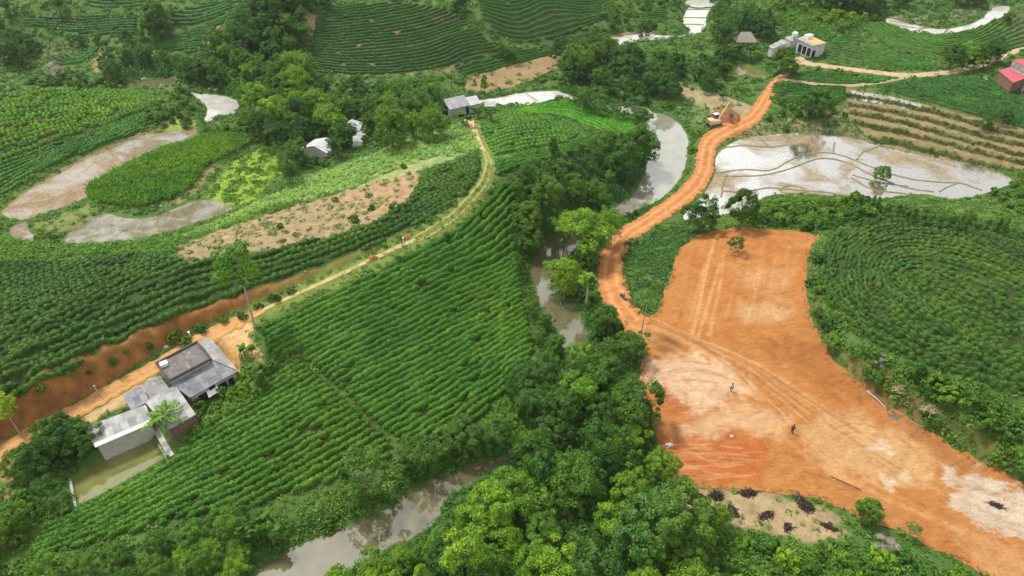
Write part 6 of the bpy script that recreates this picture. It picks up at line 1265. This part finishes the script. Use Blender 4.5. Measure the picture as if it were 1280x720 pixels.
# tin shed on the ridge
ga_ = axis_ang(p3((564, 147), 8.6), p3((586, 142), 8.6)); MAT['tin'] = sheet_roof_mat('grey_tin_sheets', (.33, .33, .34), -ga_, .16, ((.22, .20, .19), .62)); MAT['tin_white'] = sheet_roof_mat('new_tin_sheets', (.5, .5, .5), -ga_, .06)
a = gnd([(563.5, 147)])[0]; b = gnd([(586, 143)])[0]; c = gnd([(600, 140.5)])[0]; zb = h1(*a)-.2; u = (b-a)/np.linalg.norm(b-a); v = np.array((-u[1], u[0]))
sh = empty('tin_shed', (*a, zb), 'grey tin shed with a newer white bay on the ridge top', 'shed')
gable(sh, zb, a, b, v*6.0, zb, zb+2.6, zb+4.0, MAT['grey_tin'], MAT['tin'])
gable(sh, zb, b+u*.02, b+u*3.2, v*4.6, zb, zb+2.4, zb+3.4, MAT['grey_tin'], MAT['tin_white'])
mb = MB(); on_wall((*(a+v*6), 0), (*a, 0), .5, zb+.2, 2.6, 2.2, .36, mb); wpart(mb, 'doorway', MAT['dark'], sh); mb = MB(); on_wall((*a, 0), (*b, 0), .93, zb+.1, .8, 1.9, .36, mb); wpart(mb, 'door', MAT['dark'], sh)
q = gnd([(612, 125)], 3.0)[0]; t = empty('hut', (*q, h1(*q)), 'tiny white roofed hut among the bananas right of the tin shed', 'hut'); z = h1(*q); gable(t, z, q+np.array((-1, -1)), q+np.array((1.2, -1)), np.array((0, 2.2)), z-.2, z+1.9, z+2.6, MAT['wood'], MAT['tin_white'])
# white hut in the valley
a = gnd([(382, 197)])[0]; b = gnd([(410, 198)])[0]; zb = min(h1(*a), h1(*b))-.3; u = (b-a)/np.linalg.norm(b-a); v = np.array((-u[1], u[0])); hut = empty('white_hut', (*a, zb), 'white gabled hut beside the lime green swamp', 'hut')
L = np.linalg.norm(b-a); c0, c1 = b, b+v*4.6        # ridge runs away from the viewer
gable(hut, zb, b, b+v*4.6, -u*L, zb, zb+3.0, zb+4.1, MAT['wallwhite'], MAT['tin_white'], .25)
# torn tarps of a broken shed
MAT['tarp'] = flat_mat('grey_tarp', (.36, .37, .39), .6, .25, 1.2, stains=((.24, .24, .25), .8, .58))
for lb, pts, zz in (('sagging grey tin roof of the upper half broken shed in the trees', [(431, 153), (440, 149), (454, 153), (450, 163), (438, 166)], [5.4, 5.8, 5.6, 4.7, 4.6]), ('torn grey tarp roof of the lower shed beside the pale bank', [(432, 172), (444, 166), (455, 163), (459, 172), (456, 182), (446, 188), (437, 181)], [4.9, 5.3, 5.1, 4.7, 4.2, 4.0, 4.3])):
    P_ = [p3(p, z) for p, z in zip(pts, zz)]; c = np.mean(np.array(P_), 0); s = empty('open_shed', (c[0], c[1], h1(c[0], c[1])), lb, 'shed')
    mb = MB(); n_ = len(P_); top = [tuple(p) for p in P_]+[(c[0], c[1], c[2]+.25)]; mb.add(top+[(x, y, z-.05) for x, y, z in top], [(i, (i+1) % n_, n_) for i in range(n_)]+[((i+1) % n_+n_+1, i+n_+1, 2*n_+1) for i in range(n_)]+[(i, i+n_+1, (i+1) % n_+n_+1, (i+1) % n_) for i in range(n_)]); wpart(mb, 'roof', MAT['tarp'], s)
    for p in shrink(P_, .12)[::2]: wpart(MB().tube([(p[0], p[1], h1(p[0], p[1])-.3), (p[0], p[1], p[2]-.1)], .07, 6), 'post', MAT['wood'], s)
# white house on the right
zg = 6.3; wh = empty('white_house', (*at_z([(1010, 65)], zg)[0], zg), 'white flat roofed house with an orange patch on its roof beside the pale road', 'house')
rp, _ = roof_block(wh, [(996.5,48.5),(1009,42.2),(1034,53.6),(1016.5,57.4)], [10.4]*4, MAT['conc'], MAT['wallwhite'], zg-.4, .22, None, .08)
ce = np.mean(np.array(rp), 0); pt = [tuple(np.array(p)*.62+np.array(q)*.38) for p, q in zip(rp, [ce]*4)]; pt = [tuple(np.array(p)+(np.array(rp[2])-ce)*.22+np.array((0, 0, .03))) for p in pt]
MAT['orange'] = flat_mat('drying_grain', (.62, .36, .12), .9, .15, 3); wpart(MB().slab(pt, .02), 'drying_mat', MAT['orange'], wh, 'orange patch drying on the flat roof')
w_ = shrink(rp, .08); mb = MB(); on_wall(w_[3], w_[2], .2, zg, 1.2, 2.4, .3, mb); wpart(mb, 'door', MAT['dark'], wh); 
for u_ in (.25, .55, .85): mb = MB(); on_wall(w_[0], w_[3], u_, zg+.6, 1.3, 2.3, .3, mb); wpart(mb, 'window', MAT['dark'], wh)
mb = MB(); q = p3((1011, 45.5), 11.0); mb.box(q, (2.2, 1.6, 1.1), .4); wpart(mb, 'roof_box', MAT['white'], wh)
roof_block(wh, [(981,46.5),(990,44.5),(998.5,49.5),(988,52)], [9.2, 9.2, 8.9, 8.9], MAT['fibro_pale'], MAT['wallwhite'], zg-.4, .12)
mb = MB(); q = Vector(p3((994, 42.6), 10.6)); mb.tube([q+Vector((0, 0, -.75)), q+Vector((0, 0, -.6)), q+Vector((0, 0, .45)), q+Vector((0, 0, .7))], [.6, .85, .85, .4], 12); tnk = wpart(mb, 'water_tank', MAT['white'], wh, 'round white water tank'); mb = MB(); mb.tube([q+Vector((0, 0, -2.2)), q+Vector((0, 0, -.75))], .35, 8); wpart(mb, 'tank_stand', MAT['conc'], wh)
ob = empty('outbuilding', (*at_z([(970, 58)], 6.2)[0], 6.2), 'low grey tin roofed outbuilding left of the white house', 'shed'); roof_block(ob, [(961,57.5),(978,48.8),(985,53.2),(966,61)], [8.6, 9.2, 9.2, 8.5], MAT['fibro_pale'], MAT['wallwhite'], 5.6, .1)
# thatched hut
MAT['thatch'] = flat_mat('grey_thatch', (.30, .275, .22), .95, .3, 3)
q = np.array(at_z([(930, 56)], 5.0)[0]); zt = 4.6; th = empty('thatched_hut', (*q, zt), 'grey thatched hut half hidden in the dark trees', 'hut'); mb = MB(); r0 = [(q[0]+x*3.4, q[1]+y*2.6, zt+2.0) for x, y in ((-1, -1), (1, -1), (1, 1), (-1, 1))]; r1 = [(q[0]-1.4, q[1], zt+4.6), (q[0]+1.4, q[1], zt+4.6)]
mb.add(r0+r1, [(0, 1, 5, 4), (1, 2, 5), (2, 3, 4, 5), (3, 0, 4), (3, 2, 1, 0)]); wpart(mb, 'roof', MAT['thatch'], th); wpart(walls_under(r0, zt-.4, .14, -.05), 'wall', MAT['wood'], th)
# red roofed house at the right edge
MAT['redtin'] = flat_mat('red_tin_roof', (.42, .07, .09), .4, .12, 1.5, .0, spec=.5); MAT['bluetarp'] = flat_mat('blue_tarp', (.08, .25, .55), .5, .15, 2)
rh = empty('red_roofed_house', (*at_z([(1266, 95)], 8)[0], 8.0), 'red roofed house at the right edge beside the pale road', 'house')
roof_block(rh, [(1248,88),(1263.5,83.5),(1283,97),(1266.5,103.5)], [10.6, 11.2, 11.2, 10.6], MAT['redtin'], MAT['brick'], 7.0, .1); roof_block(rh, [(1265.5,75),(1278,73.2),(1296,80),(1283,84.5)], [12.6, 13.2, 13.2, 12.6], MAT['redtin'], MAT['conc_wall'], 7.0, .1)
roof_block(rh, [(1264,82),(1270,79.5),(1292,91),(1287,95)], [11.9, 12.2, 12.2, 11.9], MAT['slab'], MAT['conc_wall'], 7.0, .1)
o = MB().slab([p3((1277, 100), 9.6), p3((1285, 97), 9.9), p3((1292, 103), 9.6), p3((1280, 107), 9.0)], .05).build('blue_tarp', MAT['bluetarp']); tag(o, 'bright blue tarp under the eave of the red roofed house', 'tarp')
o = MB().slab([p3((1228.5, 96), 9.3), p3((1232, 95), 9.6), p3((1235, 100), 8.9), p3((1231, 99), 8.6)], .05).build('plastic_sheet', MAT['white']); tag(o, 'white plastic sheet hanging in the dark bushes left of the red roofs', 'sheet')

# ------------------------------------------------------------------ machines, people and small things
MAT['yellow'] = flat_mat('faded_machine_paint', (.55, .43, .24), .45, .15, 2); MAT['rubber'] = flat_mat('dusty_track_steel', (.10, .08, .065), .8, .3, 4); MAT['glass'] = flat_mat('cab_glass', (.05, .07, .10), .1, .1, 2, spec=.8)
MAT['redsoil'] = flat_mat('dug_red_soil', (.25, .10, .045), .95, .35, 1.4, bstr=.8)
q = gnd([(892, 157)])[0]; z = h1(*q); ex = empty('excavator', (*q, z), 'pale tracked digger with its boom raised beside the red earth heap', 'excavator', rz=.35)
for s in (-1, 1):
    mb = MB(); pr = [(-1.7, .0), (-1.85, .35), (-1.6, .75), (1.6, .75), (1.85, .35), (1.7, .0)]; mb.add([(x, s*1.05-.28, zz+.02) for x, zz in pr]+[(x, s*1.05+.28, zz+.02) for x, zz in pr], [tuple(range(5, -1, -1)), tuple(range(6, 12))]+[(i, (i+1) % 6, (i+1) % 6+6, i+6) for i in range(6)]); mb.build('track', MAT['rubber'], ex)
MB().box((0, 0, .62), (1.6, 1.5, .5)).build('undercarriage', MAT['rubber'], ex); bd = MB().box((-.35, 0, 1.35), (2.9, 2.3, .95)).box((-1.55, 0, 1.45), (.5, 2.1, 1.0)).build('body', MAT['yellow'], ex); MB().box((-.9, 0, 1.9), (1.2, 1.4, .14)).build('engine_cover', MAT['yellow'], bd)
cb = MB().box((.65, .7, 2.15), (1.3, .95, 1.5)).build('cab', MAT['glass'], ex); MB().box((.65, .7, 2.95), (1.45, 1.1, .1)).build('cab_roof', MAT['white'], cb)
bm = MB(); bm.tube([(.9, -.25, 1.6), (2.2, -.25, 3.9), (3.4, -.25, 6.0)], [.24, .30, .18], 6).build('boom', MAT['yellow'], ex); ar = MB().tube([(3.3, -.25, 6.1), (4.3, -.25, 4.4), (4.9, -.25, 2.8)], [.16, .2, .14], 6).build('arm', MAT['yellow'], ex)
MB().add([(4.6, -.75, 2.8), (4.6, .25, 2.8), (5.2, .25, 2.9), (5.2, -.75, 2.9), (4.3, -.7, 1.9), (4.3, .2, 1.9), (5.0, .2, 1.6), (5.0, -.7, 1.6)], [(0, 3, 2, 1), (4, 5, 6, 7), (0, 1, 5, 4), (1, 2, 6, 5), (2, 3, 7, 6), (3, 0, 4, 7)]).build('bucket', MAT['rubber'], ar)
MB().tube([(1.2, -.25, 1.5), (2.1, -.25, 3.2)], .09, 6).build('ram', MAT['metal'], bm and ex)
def heap(name, px, rx, ry, h, mat, label, cat, seed=0, rz=0.0, n=26):
    q = gnd([px])[0]; rng = np.random.default_rng(seed); X, Y = np.meshgrid(np.linspace(-1.15, 1.15, n), np.linspace(-1.15, 1.15, n)); r = np.hypot(X, Y)
    Zz = h*np.clip(1-r**1.6, -.25, 1)*(1+.25*snoise(X*3, Y*3, 2.2, seed))+.12*h*rng.normal(0, 1, X.shape)*np.clip(1.1-r, 0, 1); c, s = math.cos(rz), math.sin(rz)
    x, y = X*rx, Y*ry; P = np.stack([(q[0]+x*c-y*s).ravel(), (q[1]+x*s+y*c).ravel()], 1); ii = np.arange(n*n).reshape(n, n)
    Fq = np.stack([ii[:-1, :-1].ravel(), ii[:-1, 1:].ravel(), ii[1:, 1:].ravel(), ii[1:, :-1].ravel()], 1); V = np.c_[P, hs(P)+Zz.ravel()]; org = np.array((q[0], q[1], h1(*q)))
    keep_ = (Zz.ravel()[Fq].max(1) > -.2*h); return tag(link(name, mesh_np(name, V-org, Fq[keep_], mat, True), loc=org), label, cat)
heap('earth_heap', (907, 146), 4.2, 4.6, 2.0, MAT['redsoil'], 'dark red heap of dug earth beside the pale digger', 'earth heap', 3)
heap('soil_pile', (467, 323.5), .9, .6, .55, MAT['redsoil'], 'small reddish soil pile beside the yellow ridge path', 'soil pile', 4, .4, 12)
heap('soil_pile', (508, 297), .8, .8, .6, flat_mat('brown_soil', (.26, .13, .06), .95, .3, 2), 'small brown soil pile at the end of the cut bank', 'soil pile', 5, .2, 12)
MAT['ash'] = flat_mat('grey_ash', (.13, .12, .12), .95, .4, 2, stains=((.07, .06, .06), 1.0, .52)); MAT['burnt'] = flat_mat('burnt_twigs', (.055, .035, .03), .95, .4, 4)
heap('ash_patch', (1117, 521), 1.3, .6, .12, MAT['ash'], 'pale ash patch burnt into the foot of the bank', 'ash', 6, -.7, 16)
def brush(px, rx, ry, h, n, seed, label, rz=0.0, mat='burnt'):
    rng = np.random.default_rng(seed); q = gnd([px])[0]; z = h1(*q); mb = MB(); c, s = math.cos(rz), math.sin(rz)
    for _ in range(n):
        a = rng.uniform(0, 6.28); r = math.sqrt(rng.uniform(0, 1)); x, y = rx*r*math.cos(a), ry*r*math.sin(a); zz = h*(1-r*r)*rng.uniform(.1, 1); d = rng.normal(0, 1, 3)*(rng.uniform(.2, .55)); d[2] *= .35
        p = Vector((x*c-y*s, x*s+y*c, zz+.05)); d = Vector(d); e = p+d; e.z = max(e.z, .05); mb.tube([p-d*.5, p+Vector((0, 0, .05)), e], [.05, .06, .02], 4)
    k = n*3; e = rng.normal(0, 1, (k, 3)); e /= np.linalg.norm(e, axis=1)[:, None]; e[:, 2] = abs(e[:, 2]); P = e*np.array((rx, ry, h))*rng.uniform(.4, .95, (k, 1)); P = np.c_[P[:, 0]*c-P[:, 1]*s, P[:, 0]*s+P[:, 1]*c, P[:, 2]]
    V, Fq = cards(P, e, .2, rng, .6, .4); mb.add(V.tolist(), Fq.tolist()); return tag(mb.build('brush_pile', MAT[mat], loc=(*q, z)), label, 'brush pile')
brush((871, 626), 1.7, .9, .9, 120, 1, 'largest dark brush pile on the dry tan slope by the wood corner'); brush((896, 621), .9, .8, .7, 50, 2, 'round dark brush pile touching the largest pile'); brush((936, 617), 1.2, .6, .5, 60, 3, 'flat blackish brush pile under the white streak of the slope')
brush((1006, 632), .9, 1.5, .6, 70, 4, 'long black brush pile at the edge of the green grass', .5); brush((1036, 659), 1.1, .4, .4, 40, 5, 'thin black brush pile low on the dry tan slope', -.4); brush((915, 640), .9, .9, .5, 36, 6, 'sparse brown brush pile right of the young green tree')
brush((958, 645), 1.2, .6, .4, 34, 11, 'pale scattered twigs in the middle of the dry tan slope', .3); brush((985, 660), .8, .5, .3, 22, 12, 'few dark twigs at the lower edge of the dry tan slope', 1.0)
MAT['drybrush'] = flat_mat('dry_brush', (.42, .34, .20), .95, .3, 4); brush((1124, 488), 1.0, .8, 1.0, 50, 7, 'straw coloured dry brush at the top of the burnt bank', 0, 'drybrush'); brush((1162, 512), 1.2, .8, 1.1, 56, 8, 'straw coloured dry brush right of the ash patch', 0, 'drybrush'); brush((1245, 632), 1.0, .5, .3, 26, 9, 'dark driftwood lying on the white sandy soil', -.5)
def pole(name, p0, p1, r, mat, label, cat, lift=.1):
    a, b = gnd([p0])[0], gnd([p1])[0]; org = Vector((*a, h1(*a))); e = Vector((*b, h1(*b)))-org
    m_ = e*.5; m_.z = max(m_.z, 0)+.02; return tag(MB().tube([(0, 0, lift), tuple(m_+Vector((0, 0, lift))), tuple(e+Vector((0, 0, lift)))], [r, r*.9, r*.6], 7).build(name, mat, loc=org), label, cat)
pole('log', (1083, 489), (1108, 512), .14, MAT['pale_bark'], 'long pale log lying along the foot of the bank', 'log'); pole('log', (1087, 488), (1110, 509), .10, MAT['wood'], 'thinner grey log lying beside the long pale log', 'log'); pole('log', (1038, 596), (1076, 613), .07, MAT['burnt'], 'dark thin log lying across the lower clearing', 'log')
a, b = at_z([(657, 116)], .3)[0], at_z([(673, 127)], .3)[0]; tag(MB().tube([(0, 0, 0), (b[0]-a[0], b[1]-a[1], .1)], .12, 7).build('bamboo_pole', MAT['pale_bark'], loc=(*a, .35)), 'pale pole lying across the bright channel behind the tin shed', 'pole')
def post(px, h, r, label, mat='white'):
    q = gnd([px])[0]; return tag(MB().tube([(0, 0, -.3), (0, 0, h*.5), (0, 0, h)], [r, r*.95, r*.85], 8).box((0, 0, h+.03), (r*2.4, r*2.4, .06)).build('post', MAT[mat], loc=(*q, h1(*q))), label, 'post')
post((505, 307.5), 1.7, .10, 'white post beside the upper end of the yellow ridge path'); post((376, 366), 1.6, .09, 'white post where the yellow path nears the farm yard', 'conc_wall'); post((124, 494), 2.0, .09, 'grey post beside the orange lane below the cut bank', 'conc_wall'); post((238, 421), 1.0, .14, 'short white post at the foot of the cut bank near the farmhouse roof')
def rock(px, s, label, seed, mat='white'):
    q = gnd([px])[0]; rng = np.random.default_rng(seed); e = sphere_pts(rng, 40); mb = MB()
    import bmesh
    bm_ = bmesh.new(); bmesh.ops.create_icosphere(bm_, subdivisions=2, radius=1)
    for v_ in bm_.verts: k_ = 1+.35*math.sin(v_.co.x*3+seed)*math.cos(v_.co.y*4+seed*2); v_.co = Vector((v_.co.x*s*k_, v_.co.y*s*.8*k_, v_.co.z*s*.6*k_+.15*s))
    me = bpy.data.meshes.new('rock'); bm_.to_mesh(me); bm_.free(); me.materials.append(MAT[mat]); return tag(link('rock', me, loc=(*q, h1(*q)+.03)), label, 'rock')
rock((837, 558), .55, 'white boulder at the wood edge beside the dark red scrape', 1, 'conc_wall'); rock((208, 434), .4, 'pale rock on the bank behind the flat farmhouse roof', 2, 'conc_wall'); rock((471-2, 247), .45, 'whitish rock on the bare reddish field', 3, 'conc_wall'); rock((201, 258), .4, 'white rock on the lower rim of the corn island', 4, 'conc_wall'); rock((880, 157), .4, 'pale rock left of the digger', 5, 'conc_wall'); rock((915, 546), .3, 'small white stone above the dark red scrape', 6, 'conc_wall')
rock((273, 449), .35, 'small dark pot shaped stone in the farm yard', 7, 'dark')
for i, (px, s) in enumerate((((146-6, 106), .9),((150, 108), .7),((136, 107), .6),((270, 113), .8),((262, 112), .6),((180, 100), 1.0))): rock(px, s, ['pale boulder left of the brown creek', 'second pale boulder at the creek edge', 'smallest pale boulder left of the creek', 'pale boulder on the upper shore of the white pond', 'small stone on the upper shore of the white pond', 'grey boulder on the far bank of the creek'][i], 20+i, 'conc')

# clods of soil on the graded ground
MAT['clod'] = flat_mat('soil_clods', (.34, .17, .075), .95, .5, .8)
scatter('soil_clods', None, 1.3, 5, .10, .10, .075, (1, 1, 1), 'small clods of soil strewn over the clearing', 'weed', 501, poly=CLEAR, mat='clod', mask=lambda q: (snoise(q[:, 0], q[:, 1], 8, 61) > .15) & (sdist(q, CLEAR, 2) > .3))
scatter('edge_spoil', None, 6, 6, .2, .2, .12, (1, 1, 1), 'crumbled soil along the edge of the clearing', 'weed', 502, poly=CLEAR, mat='clod', mask=lambda q: (sdist(q, CLEAR, 2) < .7) & (snoise(q[:, 0], q[:, 1], 5, 62) > -.1))
# people
def skin_person(px, rz, shirt, trousers, hair, label, stride=.22, lean=0.0):
    q = gnd([px])[0]; z = h1(*q)+.05; root = empty('person', (*q, z), label, 'person', rz=rz)
    J = {'pel': (0, 0, .95, .14), 'wai': (lean*.3, 0, 1.12, .125), 'che': (lean*.7, 0, 1.34, .15), 'nec': (lean, 0, 1.5, .065), 'hea': (lean+.02, 0, 1.62, .10), 'top': (lean+.01, 0, 1.70, .085),
         'hl': (0, .1, .9, .10), 'kl': (stride*.6, .11, .5, .07), 'al': (stride*.7, .11, .09, .045), 'tl': (stride*.7+.16, .12, .04, .04), 'hr': (0, -.1, .9, .10), 'kr': (-stride*.3, -.11, .5, .07), 'ar': (-stride, -.11, .10, .045), 'tr': (-stride+.16, -.12, .04, .04),
         'sl': (lean*.8, .2, 1.40, .065), 'el': (lean*.6-.08, .25, 1.13, .048), 'wl': (lean*.6+.05, .25, .88, .035), 'fl': (lean*.6+.09, .25, .79, .03), 'sr': (lean*.8, -.2, 1.40, .065), 'er': (lean*.6+.06, -.25, 1.13, .048), 'wr': (lean*.6+.18, -.24, .90, .035), 'fr': (lean*.6+.23, -.24, .81, .03)}
    E = [('pel', 'wai'), ('wai', 'che'), ('che', 'nec'), ('nec', 'hea'), ('hea', 'top'), ('pel', 'hl'), ('hl', 'kl'), ('kl', 'al'), ('al', 'tl'), ('pel', 'hr'), ('hr', 'kr'), ('kr', 'ar'), ('ar', 'tr'), ('che', 'sl'), ('sl', 'el'), ('el', 'wl'), ('wl', 'fl'), ('che', 'sr'), ('sr', 'er'), ('er', 'wr'), ('wr', 'fr')]
    def grow_(names, edges, add, name, mat):
        ks = list(names); me = bpy.data.meshes.new(name); me.from_pydata([J[k][:3] for k in ks], [(ks.index(a), ks.index(b)) for a, b in edges], []); o = bpy.data.objects.new(name, me); COL.objects.link(o); me.materials.append(mat)
        o.modifiers.new('skin', 'SKIN').use_smooth_shade = True; o.modifiers.new('sub', 'SUBSURF').levels = 1; o.modifiers['sub'].render_levels = 1
        if not me.skin_vertices: me.skin_vertices.new()
        for i, k in enumerate(ks): r = J[k][3]+add; me.skin_vertices[0].data[i].radius = (r, r); me.skin_vertices[0].data[i].use_root = i == 0
        dg = bpy.context.evaluated_depsgraph_get(); m2 = bpy.data.meshes.new_from_object(o.evaluated_get(dg)); bpy.data.objects.remove(o); return link(name, m2, root)
    grow_(J.keys(), E, 0, 'body', flat_mat('skin', (.32, .19, .12), .6, .1, 3))
    grow_(['che', 'wai', 'pel', 'sl', 'el', 'sr', 'er'], [('che', 'wai'), ('wai', 'pel'), ('che', 'sl'), ('sl', 'el'), ('che', 'sr'), ('sr', 'er')], .02, 'shirt', flat_mat('shirt', shirt, .8, .1, 3))
    grow_(['pel', 'hl', 'kl', 'al', 'hr', 'kr', 'ar'], [('pel', 'hl'), ('hl', 'kl'), ('kl', 'al'), ('pel', 'hr'), ('hr', 'kr'), ('kr', 'ar')], .018, 'trousers', flat_mat('trousers', trousers, .8, .1, 3))
    mb = MB(); hx, hz = lean+.0, 1.68; mb.tube([(hx-.03, 0, hz-.07), (hx-.02, 0, hz+.02), (hx, 0, hz+.10), (hx, 0, hz+.125)], [.112, .122, .085, .03], 9); mb.build('hair', flat_mat('hair', hair, .7, .1, 3), root)
    mb = MB(); mb.box((lean+.12, 0, 1.60), (.035, .03, .04)); mb.build('nose', flat_mat('nose_skin', (.32, .19, .12), .6, .1, 3), root); return root
skin_person((989.2, 541.5), .9, (.10, .05, .055), (.02, .018, .02), (.015, .012, .01), 'person in dark clothes walking across the tan middle of the clearing', .25, .08)
skin_person((913.5, 489.5), -1.8, (.72, .70, .70), (.25, .16, .08), (.03, .025, .02), 'person in a white shirt standing on the upper clearing', .08, .02)
# motorbike with rider on the road
MAT['bikepaint'] = flat_mat('dark_bike_paint', (.05, .05, .08), .4, .1, 3)
q = gnd([(778.5, 374)])[0]; z = h1(*q)+.18; mbk = empty('motorbike', (*q, z), 'dark motorbike on the rutted orange road', 'motorbike', rz=-1.0)
for x in (-.62, .62):
    w = MB(); ring = [(x+.29*math.cos(a), 0, .30+.29*math.sin(a)) for a in np.linspace(0, 2*math.pi, 15)]; w.tube(ring, .055, 6); ty = w.build('wheel', MAT['rubber'], mbk); MB().tube([(x, -.05, .30), (x, .05, .30)], .2, 10).build('rim', MAT['metal'], ty)
MB().tube([(-.55, 0, .38), (-.1, 0, .55), (.35, 0, .72), (.5, 0, .75)], [.07, .14, .10, .05], 8).build('body', MAT['bikepaint'], mbk); MB().box((-.25, 0, .76), (.75, .24, .1)).build('seat', MAT['rubber'], mbk); MB().tube([(.62, 0, .3), (.5, 0, .8), (.44, 0, 1.0)], .035, 6).build('fork', MAT['metal'], mbk); MB().tube([(.38, -.34, 1.02), (.46, 0, 1.0), (.38, .34, 1.02)], .02, 6).build('handlebar', MAT['metal'], mbk)
rd = skin_person((778.5, 374), -1.0, (.62, .62, .66), (.05, .06, .10), (.5, .5, .52), 'rider in a pale shirt and helmet sitting on the motorbike', .0, .12)

# ------------------------------------------------------------------ air
hm = bpy.data.materials.new('haze_air'); hm.use_nodes = True; ht = hm.node_tree; ht.nodes.remove(ht.nodes['Principled BSDF']); hv = ht.nodes.new('ShaderNodeVolumePrincipled')
hv.inputs['Color'].default_value = (.86, .92, .97, 1); hv.inputs['Density'].default_value = .0001; hv.inputs['Anisotropy'].default_value = .2
ht.links.new(hv.outputs[0], ht.nodes['Material Output'].inputs['Volume'])
hz = MB().box((0, 1500, 41), (10400, 13400, 96)).build('haze', hm); tag(hz, 'thin pale air over the valley', kind='stuff')
